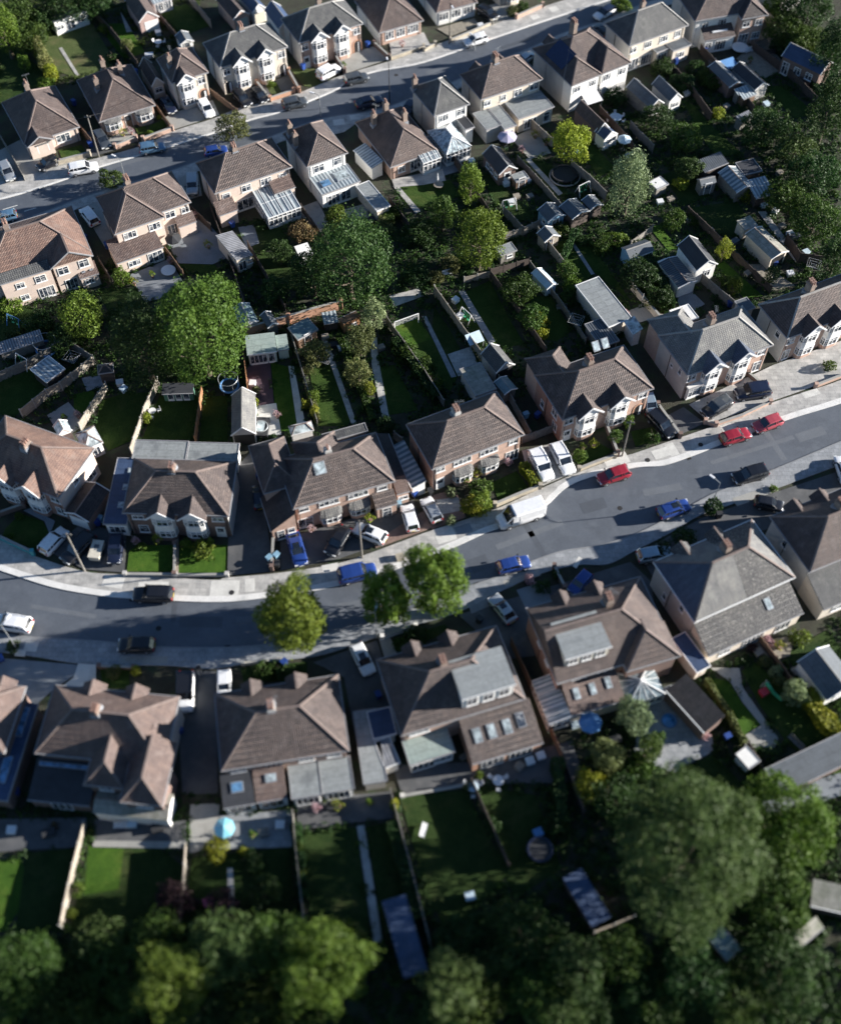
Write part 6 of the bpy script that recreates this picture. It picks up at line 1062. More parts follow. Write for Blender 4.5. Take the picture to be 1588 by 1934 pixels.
for a in [
 ((25, 345), (4, 305), 'hatch', 'car_silver', 'silver hatchback on the shaded drive left of the leftmost bungalow'),
 ((72, 318), (110, 300), 'hatch', 'car_black', 'black hatchback under the front windows of the leftmost bungalow'),
 ((186, 314), (130, 325), 'estate', 'car_white', 'white estate car by the pale garden wall at the left of the upper road'),
 ((203, 280), (184, 250), 'hatch', 'car_grey', 'grey blue hatchback beside the left telegraph pole'),
 ((313, 276), (264, 285), 'estate', 'car_lightblue', 'light blue estate parked on the left part of the upper road'),
 ((327, 213), (310, 188), 'hatch', 'car_navy', 'dark hatchback beside the narrow house with one curved bay'),
 ((400, 222), (380, 190), 'hatch', 'car_white', 'white hatchback on the concrete drive of the narrow house'),
 ((430, 282), (386, 290), 'hatch', 'car_blue', 'bright blue hatchback by the olive street tree on the upper road'),
 ((364, 368), (364, 332), 'estate', 'car_silver', 'silver estate on the drive between two peach back walls'),
 ((470, 200), (446, 174), 'hatch', 'car_black', 'black hatchback, left one of the two in front of the cream slate pair'),
 ((502, 192), (480, 170), 'hatch', 'car_black', 'black car, right one of the two in front of the cream slate pair'),
 ((580, 190), (534, 201), 'estate', 'car_grey', 'silver grey estate on the upper road below the two black cars'),
 ((640, 127), (602, 148), 'suv', 'car_white', 'white off roader on the shaded grass in front of the peach slate pair'),
 ((694, 144), (652, 154), 'estate', 'car_grey', 'dark grey estate by the kerb next to the white off roader'),
 ((722, 187), (672, 200), 'saloon', 'car_navy', 'dark saloon on the near side of the upper road by the grey lamp post'),
 ((877, 83), (919, 71), 'hatch', 'car_white', 'small white car on the upper road facing left'),
 ((938, 36), (903, 15), 'hatch', 'car_black', 'black hatchback on the front of the white walled bungalow'),
 ((1124, 35), (1158, 16), 'hatch', 'car_white', 'white car with dark windows at the top of the upper road', 'parked_car', 'car_navy'),
 ((1004, 102), (984, 118), 'hatch', 'car_silver', 'silver car between the lichen roof and the solar panel roof'),
 ((1128, 52), (1142, 66), 'hatch', 'car_black', 'dark car behind the solar panel roof'),
 ((764, 218), (779, 193), 'hatch', 'car_navy', 'navy car in front of the grey slate pyramid house'),
 ((157, 392), (184, 428), 'hatch', 'car_white', 'white hatchback on the shaded drive beside the gabled left house'),
 ((-14, 416), (33, 406), 'hatch', 'car_lightblue', 'blue car at the left edge of the upper road'),
 ((124, 1000), (82, 1046), 'estate', 'car_white', 'white estate beside the leaning telegraph pole'),
 ((122, 1062), (176, 1010), 'estate', 'car_black', 'black estate in shade between the white estate and the cream trailer'),
 ((216, 1064), (223, 1012), 'estate', 'car_navy', 'navy car in front of the blue flat side roof'),
 ((252, 1123), (328, 1125), 'estate', 'car_black', 'black estate on the sunlit left kerb of the main road'),
 ((570, 1068), (552, 1008), 'saloon', 'car_blue', 'bright blue saloon on the drive of the catslide pair'),
 ((622, 1048), (655, 998), 'hatch', 'car_black', 'black hatchback between the blue saloon and the slanted white car'),
 ((669, 996), (729, 1022), 'hatch', 'car_white', 'slanted white hatchback beside the wooden pole'),
 ((767, 955), (781, 1004), 'hatch', 'car_white', 'white car pointing at the tiled porch of the catslide pair'),
 ((803, 942), (827, 986), 'hatch', 'car_white', 'white car beside the glass side passage with grey rear window', 'parked_car', 'car_silver'),
 ((711, 1076), (639, 1093), 'suv', 'car_blue', 'blue people carrier on the kerb above the street trees'),
 ((1036, 908), (1006, 852), 'suv', 'car_white', 'white off roader right of the yellow hedge'),
 ((1077, 896), (1046, 840), 'estate', 'car_white', 'white people carrier, right one of the two beside the yellow hedge'),
 ((1127, 908), (1188, 889), 'hatch', 'car_red', 'red hatchback by itself on the main road'),
 ((1414, 817), (1361, 833), 'hatch', 'car_red', 'crimson hatchback, left one of the two red cars at the right kerb'),
 ((1423, 810), (1473, 792), 'hatch', 'car_pink', 'faded red hatchback, right one of the two red cars at the right kerb'),
 ((1270, 824), (1226, 780), 'estate', 'car_black', 'black estate beside the gate of the chequered roof pair'),
 ((1328, 784), (1377, 756), 'estate', 'car_black', 'black car with bright reflections on the wide concrete drive', 'parked_car', 'car_grey'),
 ((1387, 746), (1452, 737), 'suv', 'car_navy', 'navy off roader with roof bars below the pale slate pair'),
 ((1232, 780), (1222, 748), 'hatch', 'car_paleblue', 'pale blue car beside the chequered roof pair'),
 ((1384, 906), (1446, 889), 'estate', 'car_black', 'black estate near the tall right lamp post'),
 ((1302, 952), (1241, 973), 'hatch', 'car_blue', 'deep blue hatchback left of the right lamp post', 'parked_car', 'car_blue'),
 ((1000, 1060), (939, 1075), 'hatch', 'car_blue', 'bright blue hatchback on the near side of the main road by the pale slabs'),
 ((930, 1126), (968, 1176), 'saloon', 'car_silver', 'silver saloon on the dark drive right of the street trees'),
 ((1268, 1042), (1201, 1054), 'hatch', 'car_paleblue', 'pale blue hatchback in front of the blue and grey slate pair'),
 ((1474, 957), (1428, 948), 'hatch', 'car_black', 'black car beside the front gable at the lower right'),
 ((1584, 862), (1600, 915), 'hatch', 'car_white', 'white car at the right edge of the main road'),
 ((-16, 1172), (62, 1185), 'estate', 'car_white', 'white estate at the left edge of the main road'),
 ((224, 1219), (293, 1219), 'hatch', 'car_black', 'black hatchback on the near left kerb of the main road'),
 ((350, 1346), (353, 1270), 'suv', 'car_white', 'white off roader with a black roof in the lower passage', 'parked_car', 'car_black'),
 ((424, 1318), (424, 1268), 'hatch', 'car_white', 'white car nose down beside the bright pink slope pair'),
 ((699, 1274), (671, 1218), 'hatch', 'car_white', 'white hatchback on the shaded lower drive below the street trees'),
 ((1082, 1116), (1108, 1086), 'hatch', 'car_blue', 'blue car in front of the cream dormer pair'),
 ((488, 925), (491, 955), 'hatch', 'car_navy', 'navy car deep in the shaded passage beside the catslide pair'),
]: car(*a)
car((939, 990), (1025, 962), 'van', 'car_white', 'tall white panel van on the pavement by the stone wall', 'parked_van', None, 'van', None)

# ------------------------------------------------------------------ labels that say where
def px_of(v):
    q = Vector(v) - _c; k = CF / q.dot(_F); return (PW / 2 + q.x * k, PH / 2 - q.dot(_U) * k)
HPX = None
def where(px, py):
    global HPX
    if HPX is None: HPX = [(px_of(c + Vector((0, 0, 3))), r) for c, r, e in HOUSES]
    (hx, hy), r = min(HPX, key=lambda t: (t[0][0] - px) ** 2 + (t[0][1] - py) ** 2 * 1.2)
    dx, dy = px - hx, py - hy
    if abs(dx) > 1.6 * abs(dy): d = 'right of' if dx > 0 else 'left of'
    elif abs(dy) > 1.6 * abs(dx): d = 'below' if dy > 0 else 'above'
    else: d = ('below ' if dy > 0 else 'above ') + ('right of' if dx > 0 else 'left of')
    return d + ' the ' + r
AUTO = []
def auto(o, look, px, py, cat, group=None):
    tag(o, look + ' ' + where(px, py), cat, group); AUTO.append((o, px, py)); return o

# ------------------------------------------------------------------ foliage
NR = np.random.default_rng(11)
def quads_mesh(name, c, nrm, size, m):
    n = len(c); t = NR.normal(size=(n, 3)); t -= (t * nrm).sum(1)[:, None] * nrm; t /= np.linalg.norm(t, axis=1)[:, None] + 1e-9; b = np.cross(nrm, t)
    s = size[:, None]
    v = np.stack([c - t * s, c - b * s * .55 + nrm * s * .12, c + t * s, c + b * s * .55 + nrm * s * .12], 1).reshape(-1, 3).astype(np.float32)
    me = bpy.data.meshes.new(name); me.vertices.add(4 * n); me.vertices.foreach_set('co', v.ravel())
    me.loops.add(4 * n); me.loops.foreach_set('vertex_index', np.arange(4 * n, dtype=np.int32)); me.polygons.add(n)
    me.polygons.foreach_set('loop_start', np.arange(0, 4 * n, 4, dtype=np.int32)); me.polygons.foreach_set('loop_total', np.full(n, 4, dtype=np.int32))
    me.materials.append(M(m)); me.update(calc_edges=True); return me
def crown_pts(r, rz, leaf, dens, seed, spiky=0.0):
    global NR
    NR = np.random.default_rng(seed)
    nl = int(22 + r * 12); d = NR.normal(size=(nl, 3)); d /= np.linalg.norm(d, axis=1)[:, None]; d[:, 2] = np.where(d[:, 2] < -.35, -d[:, 2], d[:, 2])
    rad = NR.uniform(.66, .90, nl); lc = d * rad[:, None]; lr = NR.uniform(.14, .30, nl) * (1.25 if r < 1.5 else 1.0)
    lc = np.vstack([lc, [[0, 0, -.05]]]); lr = np.append(lr, .78)
    area = lr ** 2; n = int(dens * 4 * math.pi * r * (r + rz) / 2 / (leaf * leaf) * 1.2); pick = NR.choice(len(lr), n, p=area / area.sum())
    q = NR.normal(size=(n, 3)); q /= np.linalg.norm(q, axis=1)[:, None]
    rr = lr[pick] * NR.uniform(.72, 1.06, n) * (1 + spiky * NR.uniform(-.3, .5, n))
    c = lc[pick] + q * rr[:, None]
    ph = NR.uniform(0, 6.28, 6); az = np.arctan2(c[:, 1], c[:, 0]); c = c * (1 + .07 * np.sin(2 * az + ph[0]) + .07 * np.sin(3 * az + ph[1] + c[:, 2] * 2) + .05 * np.sin(5 * az + ph[2]))[:, None]
    st = NR.uniform(0, 1, n) < .06; c[st] *= NR.uniform(1.02, 1.14, (int(st.sum()), 1))
    # keep mostly what is outside the other lobes
    keep = np.ones(n, bool)
    for i in range(len(lr)):
        dd = np.linalg.norm(c - lc[i], axis=1); keep &= ~((dd < lr[i] * .66) & (pick != i))
    c = c[keep]; q = q[keep]
    nrm = q + NR.normal(size=q.shape) * .55; nrm /= np.linalg.norm(nrm, axis=1)[:, None]
    c = c * np.array([r, r, rz]); return c, nrm
CR = {}
def crown_mesh(r, rz, m, k=0, name='crown', leaf=None, dens=None, spiky=0):
    leaf = leaf or (.12 if r < 1.2 else .145 if r < 2.6 else .17 if r < 5 else .20)
    key = (m, round(r * 2) / 2 if r < 3 else round(r), k % 3, round(rz / r * 4), spiky > 0)
    if key not in CR:
        c, n = crown_pts(r, rz, leaf, dens or (2.1 if m == 'leaf_street' else 1.6 if m in ('leaf_bright', 'leaf_sage', 'leaf_dome') and r > 4 else 1.15), hash(key[1:]) % 10000 + 5, spiky)
        CR[key] = (quads_mesh(name, c, n, NR.uniform(.6, 1.2, len(c)) * leaf, m), r, rz)
    return CR[key]
TRUNK = {}
def trunk_mesh(h, r):
    key = (round(h), round(r * 2) / 2)
    if key not in TRUNK:
        rg = random.Random(hash(key) % 999); t = MB(); a = .045 * h + .05
        t.tube([(0, 0, 0), (.05 * h, 0, h * .35), (0, .03 * h, h * .7), (.02 * h, 0, h)], [a * 1.3, a, a * .7, a * .3], 8)
        for i in range(6):
            an = i * 1.05 + rg.uniform(-.3, .3); z = h * rg.uniform(.4, .75); l = r * rg.uniform(.45, .8)
            t.tube([(0, 0, z), (l * .5 * math.cos(an), l * .5 * math.sin(an), z + l * .35), (l * math.cos(an), l * math.sin(an), z + l * .85)], [a * .5, a * .32, a * .1], 6)
        TRUNK[key] = t.mesh('trunk', 'bark')
    return TRUNK[key]
def tree(cx, cy, rx, ry, m, label=None, name='tree', tall=None, spiky=0, k=0, group=None, bush=False):
    z = 2.0
    for _ in range(4):
        p = P(cx, cy, z); sc = CF / (p - _c).dot(_F); r = rx / sc; a = (ry / sc) ** 2 - (r * .84) ** 2; rz = math.sqrt(max(a, 0)) / .545; rz = max(.62 * r, min(1.9 * r, rz)); z = rz * (.72 if bush else .95) + (0 if bush else .3)
    me, r0, rz0 = crown_mesh(r, rz, m, k + int(cx), 'foliage' if bush else 'crown', spiky=spiky)
    cat = 'bush' if bush else 'tree'; e = bpy.data.objects.new(name, None); COL.objects.link(e); e.location = (p.x, p.y, 0); e.rotation_euler = (0, 0, (cx * 7.3) % 6.28); e.empty_display_size = .3
    o = place('foliage' if bush else 'crown', me, e, (0, 0, z)); o.scale = (r / r0, r / r0, rz / rz0)
    tm = trunk_mesh(z, r); t = place('stem' if bush else 'trunk', tm, e)
    if label: tag(e, label, cat, group)
    else: auto(e, {'leaf_green': 'mid green', 'leaf_bright': 'bright green', 'leaf_dark': 'dark green', 'leaf_deep': 'deep green', 'leaf_yellow': 'yellow green', 'leaf_olive': 'olive green', 'leaf_sage': 'sage green', 'leaf_pale': 'pale grey green', 'leaf_bronze': 'bronze', 'leaf_purple': 'dark purple', 'flower_pink': 'pink flowering'}[m] + (' leafy bush ' if bush and rx > 20 else ' small bush ' if bush else ' leafy tree ') .rstrip(), cx, cy, cat, group)
    return e
TG = 'trees in the gardens and street'
tree(378, 634, 86, 98, 'leaf_dome', 'huge round bright green tree in the left gardens, the largest of the middle', k=2, group=TG)
tree(270, 655, 58, 74, 'leaf_dark', 'dark tree touching the left side of the huge round bright tree', spiky=1, group=TG)
tree(152, 602, 48, 48, 'leaf_bright', 'round tree with a sunlit crown between the left houses and the fenced gardens', group=TG)
tree(120, 640, 34, 30, 'leaf_dark', 'low dark tree beneath the sunlit round tree at the left', group=TG)
tree(662, 500, 84, 88, 'leaf_deep', 'huge dark green tree with jagged branches in the centre of the gardens', spiky=1, group=TG)
tree(906, 455, 46, 56, 'leaf_bright', 'bright green tree above the long striped lawns', k=2, group=TG)
tree(1076, 274, 40, 40, 'leaf_yellow', 'vivid yellow green tree inside a round planter behind the flat grey extension', group=TG)
tree(1187, 352, 39, 62, 'leaf_pale', 'pale willow with trailing foliage in the right gardens', spiky=1, group=TG)
tree(437, 242, 35, 33, 'leaf_olive', 'olive coloured sparse tree standing on the upper road kerb', group=TG)
tree(211, 339, 25, 23, 'leaf_green', 'small round green tree on the upper road beside the bending lamp post', group=TG)
tree(552, 1170, 67, 78, 'leaf_street', 'leftmost of the three street trees beside the main road', k=1, group='street trees on the main road')
tree(730, 1132, 47, 58, 'leaf_street', 'middle one of the three street trees, the smallest', k=2, group='street trees on the main road')
tree(820, 1106, 59, 76, 'leaf_street', 'rightmost of the three street trees beside the blue hatchback', k=0, group='street trees on the main road')
tree(571, 438, 27, 20, 'leaf_bronze', 'bronze leaved small tree above the little white shed', group=TG)
tree(1300, 1615, 142, 150, 'leaf_sage', 'enormous blurred tree with a pale right side in the lower right', k=2, group=TG)
tree(1488, 1545, 88, 82, 'leaf_bright', 'broad bright green tree at the lower right edge', group=TG)
tree(1468, 1690, 70, 64, 'leaf_green', 'green tree between the enormous tree and the white roofed garage', group=TG)
for a in [(-10, 1900, 70, 70, 'leaf_green'), (190, 1790, 62, 58, 'leaf_sage'), (300, 1780, 60, 56, 'leaf_green'), (160, 1920, 70, 50, 'leaf_green'), (370, 1910, 70, 50, 'leaf_sage'), (560, 1910, 70, 50, 'leaf_green'), (450, 1860, 66, 60, 'leaf_sage'), (640, 1790, 56, 56, 'leaf_green'), (940, 1820, 56, 50, 'leaf_sage'), (1030, 1830, 50, 46, 'leaf_green'), (840, 1920, 50, 40, 'leaf_sage'), (1060, 1910, 60, 46, 'leaf_sage'), (1120, 1900, 50, 40, 'leaf_dark'), (1200, 1870, 50, 40, 'leaf_dark'), (50, 1830, 72, 80, 'leaf_green'), (130, 1880, 70, 66, 'leaf_green'), (245, 1830, 92, 80, 'leaf_green'), (330, 1860, 75, 90, 'leaf_bright'), (430, 1800, 78, 85, 'leaf_sage'), (530, 1790, 70, 78, 'leaf_green'), (610, 1830, 86, 100, 'leaf_bright'), (480, 1890, 80, 60, 'leaf_green'), (850, 1860, 60, 70, 'leaf_sage'), (905, 1895, 60, 50, 'leaf_green'), (985, 1770, 75, 60, 'leaf_dark'), (1090, 1830, 60, 60, 'leaf_sage'), (1170, 1810, 55, 50, 'leaf_green'), (870, 1770, 50, 45, 'leaf_dark'), (1010, 1880, 60, 50, 'leaf_green'), (1310, 1840, 70, 50, 'leaf_dark'), (1480, 1830, 80, 60, 'leaf_dark'), (1390, 1890, 60, 40, 'leaf_green'), (1250, 1900, 50, 40, 'leaf_green'),
          (330, 1705, 42, 36, 'leaf_purple'), (420, 1720, 40, 36, 'leaf_purple'), (500, 1690, 38, 34, 'leaf_dark')]:
    tree(a[0], a[1], a[2], a[3], a[4], k=int(a[0]), group='trees along the bottom edge')
for a in [(30, 30, 50, 40, 'leaf_green'), (55, 75, 38, 35, 'leaf_green'), (8, 60, 30, 40, 'leaf_bright'), (120, 15, 45, 28, 'leaf_dark'), (180, 10, 35, 22, 'leaf_dark'), (80, 40, 28, 26, 'leaf_dark'),
          (1295, 262, 36, 32, 'leaf_green'), (1240, 225, 34, 30, 'leaf_dark'), (1440, 240, 46, 38, 'leaf_dark'), (1500, 285, 42, 38, 'leaf_sage'), (1535, 330, 50, 46, 'leaf_dark'), (1565, 210, 42, 60, 'leaf_dark'), (1540, 415, 54, 46, 'leaf_green'), (1480, 372, 44, 30, 'leaf_green'), (1570, 100, 36, 50, 'leaf_dark'), (1520, 20, 50, 30, 'leaf_dark'), (1480, 60, 40, 28, 'leaf_green'), (1520, 78, 40, 24, 'leaf_green'), (1575, 490, 30, 40, 'leaf_dark'), (1302, 318, 28, 26, 'leaf_sage'), (1205, 520, 40, 36, 'leaf_dark'), (1245, 560, 28, 24, 'leaf_dark'), 
          (836, 405, 28, 32, 'leaf_green'), (889, 350, 26, 38, 'leaf_bright'), (636, 408, 22, 22, 'leaf_bright'), (790, 440, 34, 28, 'leaf_dark'), (590, 520, 40, 46, 'leaf_dark'), (520, 545, 30, 28, 'leaf_dark'), (529, 478, 26, 26, 'leaf_dark'), (786, 520, 30, 24, 'leaf_dark'), (1270, 415, 26, 20, 'leaf_green'),
          (595, 667, 26, 26, 'leaf_olive'), (681, 645, 26, 32, 'leaf_olive'), (676, 705, 26, 30, 'leaf_olive'), (706, 595, 24, 30, 'leaf_pale'), (980, 550, 38, 32, 'leaf_green'), (1005, 600, 30, 28, 'leaf_green'), (1145, 1430, 36, 36, 'leaf_olive'), (1113, 1480, 32, 28, 'leaf_yellow'), (1222, 1415, 24, 38, 'leaf_green'), (1165, 1510, 50, 44, 'leaf_dark'), (230, 600, 34, 30, 'leaf_dark'), (330, 745 - 60, 30, 26, 'leaf_dark')]:
    tree(*a, k=int(a[1]), group=TG)
tree(1197, 1353, 37, 38, 'leaf_pale', 'round pale clipped tree beside the fan roofed white conservatory', group=TG)
tree(1456, 523, 14, 20, 'leaf_dark', 'small dark cone shaped conifer in the gravel yard at the right', group=TG)
tree(1367, 472, 15, 20, 'leaf_yellow', 'small yellow green tree on the railings in the right gardens', group=TG)
SB = 'bushes in the gardens'
for a in [(853, 931, 11, 11, 'leaf_pale'), (852, 984, 11, 11, 'leaf_pale'), (907, 925, 24, 20, 'leaf_green'), (893, 958, 26, 18, 'leaf_yellow'), (912, 950, 18, 22, 'leaf_bright'), (1231, 828, 15, 14, 'leaf_green'), (1162, 826, 13, 15, 'leaf_green'), (1187, 798, 10, 18, 'leaf_bright'), (1094, 862, 15, 11, 'leaf_bright'), (1566, 692, 13, 12, 'leaf_bright'), (729, 802, 17, 18, 'leaf_dark'),
          (230, 526, 16, 18, 'leaf_bright'), (20, 575, 28, 18, 'leaf_bright'), (70, 610, 30, 20, 'leaf_dark'), (47, 123, 12, 14, 'leaf_bright'), (88, 158, 16, 8, 'leaf_bright'), (75, 95, 14, 20, 'leaf_olive'), (85, 118, 14, 20, 'leaf_olive'), (98, 142, 13, 16, 'leaf_yellow'), (200, 55, 13, 10, 'leaf_bright'), (240, 90, 13, 14, 'leaf_olive'), (213, 112, 10, 10, 'leaf_dark'),
          (767, 668, 24, 18, 'leaf_green'), (800, 695, 24, 18, 'leaf_green'), (822, 722, 16, 14, 'leaf_bright'), (1020, 605, 18, 16, 'leaf_yellow'), (1022, 632, 14, 12, 'leaf_yellow'), (1070, 510, 20, 20, 'leaf_green'), (1080, 540, 20, 20, 'leaf_bright'), (1072, 565, 16, 16, 'leaf_green'), (1135, 460, 24, 20, 'leaf_green'), (1165, 455, 20, 16, 'leaf_bright'), (1385, 542, 14, 20, 'leaf_bright'), (1370, 530, 12, 10, 'leaf_green'),
          (592, 752, 12, 14, 'leaf_bright'), (595, 780, 10, 16, 'leaf_yellow'), (577, 765, 8, 10, 'leaf_yellow'), (698, 735, 11, 14, 'leaf_yellow'), (582, 695, 14, 14, 'leaf_olive'), (484, 740, 8, 14, 'leaf_olive'), (482, 760, 8, 10, 'leaf_yellow'), (1125, 660, 14, 16, 'leaf_green'), (1038, 445, 18, 14, 'leaf_olive'), (1060, 430, 16, 12, 'leaf_green'), (410, 1604, 24, 22, 'leaf_yellow'), (462, 1608, 12, 10, 'leaf_yellow'), (147, 1680, 14, 14, 'leaf_bright'), (136, 1725, 12, 10, 'leaf_bright'), (572, 1650, 8, 12, 'leaf_yellow'), (565, 1600, 10, 22, 'leaf_green'),
          (1285, 348, 16, 14, 'leaf_yellow'), (1355, 215, 14, 12, 'leaf_yellow'), (1405, 365, 22, 16, 'leaf_yellow'), (1340, 150, 26, 18, 'leaf_green'), (1312, 130, 20, 16, 'leaf_dark'), (1250, 130, 24, 22, 'leaf_dark'), (1290, 160, 26, 20, 'leaf_dark'), (1160, 185, 24, 22, 'leaf_dark'), (1380, 320, 20, 16, 'leaf_olive'), (968, 22, 14, 8, 'leaf_olive'), (985, 14, 14, 8, 'leaf_green'), (1170, 10, 20, 14, 'leaf_bright'), (302, 222, 6, 5, 'leaf_yellow'), (284, 252, 8, 6, 'leaf_bright'), (512, 160, 9, 7, 'leaf_bright'),
          (1250, 1040, 22, 14, 'leaf_dark'), (1290, 1018, 26, 16, 'leaf_dark'), (1235, 1048, 16, 10, 'leaf_olive'), (1460, 923, 9, 7, 'leaf_bright'), (1025, 1110, 16, 10, 'leaf_dark'), (1000, 1095, 12, 8, 'flower_pink'), (1050, 1085, 10, 10, 'leaf_dark'), (500, 1268, 24, 14, 'leaf_green'), (540, 1272, 22, 12, 'leaf_dark'), (215, 1270, 16, 10, 'leaf_olive'), (258, 1268, 10, 12, 'leaf_yellow'), (25, 1222, 14, 8, 'leaf_green'), (785, 1205, 26, 14, 'leaf_dark'), (760, 1218, 16, 10, 'leaf_green'),
          (1445, 1250, 14, 12, 'leaf_olive'), (1463, 1268, 14, 14, 'leaf_pale'), (1470, 1285, 12, 12, 'leaf_olive'), (1500, 1310, 26, 30, 'leaf_pale'), (1510, 1205, 20, 16, 'leaf_bright'), (1450, 1212, 14, 10, 'flower_pink'), (1420, 1225, 12, 10, 'leaf_purple'), (1240, 1400, 16, 26, 'leaf_green'), (1210, 1450, 30, 26, 'leaf_green'), (905, 1465, 8, 10, 'leaf_bright'), (745, 1520, 10, 24, 'leaf_yellow'), (615, 1505, 10, 8, 'leaf_bright'), (885, 1485, 10, 10, 'leaf_olive'), (20, 1012, 8, 7, 'leaf_bright'), (37, 975, 9, 8, 'leaf_bright'), (352, 1028, 12, 8, 'leaf_bright'), (268, 1032, 10, 6, 'leaf_bright'), (385, 1040, 22, 10, 'leaf_bright'), (277, 790, 10, 12, 'leaf_yellow'), (10, 590, 16, 14, 'leaf_bright'),
          (1540, 1540, 20, 20, 'leaf_green'), (1100, 455, 14, 12, 'leaf_dark'), (850, 500, 22, 14, 'leaf_olive'), (820, 525, 18, 12, 'leaf_olive'), (730, 425, 20, 16, 'leaf_olive'), (748, 400, 14, 14, 'leaf_green'), (1310, 415, 14, 10, 'leaf_green'), (1265, 60, 6, 6, 'leaf_green'), (105, 1560, 8, 6, 'leaf_bronze'), (30, 640, 22, 14, 'leaf_dark'), (1030, 440, 10, 10, 'leaf_dark'), (492, 425, 14, 10, 'leaf_dark'), (480, 1690 - 60, 24, 18, 'leaf_dark'), (1050, 1560, 30, 24, 'leaf_dark'), (930, 1560, 18, 12, 'leaf_dark'), (1010, 1720, 30, 22, 'leaf_dark')]:
    tree(*a, name='shrub', bush=True, k=int(a[0]), group=SB)
def hedge(pts, wd, ht, m, look, label=None):
    w_ = line(pts, False); n = 0; cs = []; ns = []
    global NR
    NR = np.random.default_rng(int(pts[0][0]))
    for a, b in zip(w_, w_[1:]):
        L_ = (b - a).length; k = int(L_ * (wd + 2 * ht) * 95); t = NR.uniform(0, 1, k); s = NR.uniform(-1, 1, k); side = NR.uniform(0, 1, k) < (2 * ht) / (wd + 2 * ht)
        d = (b - a).normalized(); q = np.array([-d.y, d.x, 0]); wob = 1 + .18 * np.sin(t * L_ * 2.1)
        off = np.where(side, np.sign(s) * wd / 2 * NR.uniform(.8, 1.08, k), s * wd / 2) * wob; z = np.where(side, NR.uniform(.05, 1, k) * ht, ht * NR.uniform(.86, 1.06, k)) * (1 + .07 * np.sin(t * L_ * 1.3 + 1))
        p = np.array(a)[None] + np.array(b - a)[None] * t[:, None] + q[None] * off[:, None]; p[:, 2] = z
        nn = np.where(side[:, None], q[None] * np.sign(s)[:, None], np.array([[0, 0, 1.]])) + NR.normal(size=(k, 3)) * .45; nn /= np.linalg.norm(nn, axis=1)[:, None]
        cs.append(p); ns.append(nn)
    c = np.vstack(cs); o0 = np.array(w_[0]); me = quads_mesh('hedge', c - o0, np.vstack(ns), NR.uniform(.10, .2, len(c)), m)
    o = place('hedge', me, None, w_[0]); mid = pts[len(pts) // 2]
    if label: tag(o, label, 'hedge')
    else: auto(o, look, mid[0], mid[1], 'hedge')
hedge([(986, 884), (1010, 922)], 1.0, 1.3, 'leaf_yellow', '', 'clipped yellow hedge beside the white off roader')
hedge([(1512, 1315), (1545, 1360), (1592, 1415)], 1.6, 1.8, 'leaf_yellow', '', 'long bright hedge running off the lower right edge')
for p_, w_, h_, m_, l_ in [([(62, 85), (85, 120), (108, 152)], 1.2, 1.5, 'leaf_yellow', 'yellow green hedge'), ([(1330, 1290), (1370, 1350), (1402, 1408)], .5, 1.3, 'leaf_olive', 'thin olive hedge'), ([(1445, 25), (1500, 80), (1575, 110)], 2.2, 2.6, 'leaf_green', 'ivy covered bank hedge'), ([(720, 390), (738, 430)], 1.2, 1.5, 'leaf_green', 'rough green hedge'), ([(585, 740), (600, 800)], .8, 1.3, 'leaf_olive', 'narrow garden hedge'),
        ([(1085, 445), (1060, 500)], 1.0, 1.3, 'leaf_dark', 'dark garden hedge'), ([(1455, 90), (1520, 150), (1560, 215)], .9, 1.6, 'leaf_dark', 'dark boundary hedge'), ([(745, 650), (785, 700), (825, 760)], 1.2, 1.4, 'leaf_dark', 'dark lawn side hedge'), ([(1200, 470), (1245, 540), (1262, 590)], 1.4, 1.8, 'leaf_dark', 'dark hedge'), ([(640, 640), (690, 760), (705, 800)], .8, 1.0, 'leaf_green', 'low garden hedge'), ([(1335, 1200), (1345, 1240)], .7, 1.0, 'leaf_dark', 'short dark hedge'),
        ([(1335, 955), (1352, 975)], 1.4, 1.6, 'leaf_dark', 'clipped dark block hedge'), ([(560, 1560), (575, 1700)], .9, 1.3, 'leaf_dark', 'dark blurred hedge'), ([(740, 1560), (790, 1740)], 1.1, 1.4, 'leaf_dark', 'dark blurred hedge'), ([(1050, 1440), (1060, 1560)], 1.2, 1.6, 'leaf_dark', 'dark blurred hedge')]:
    hedge(p_, w_, h_, m_, l_)
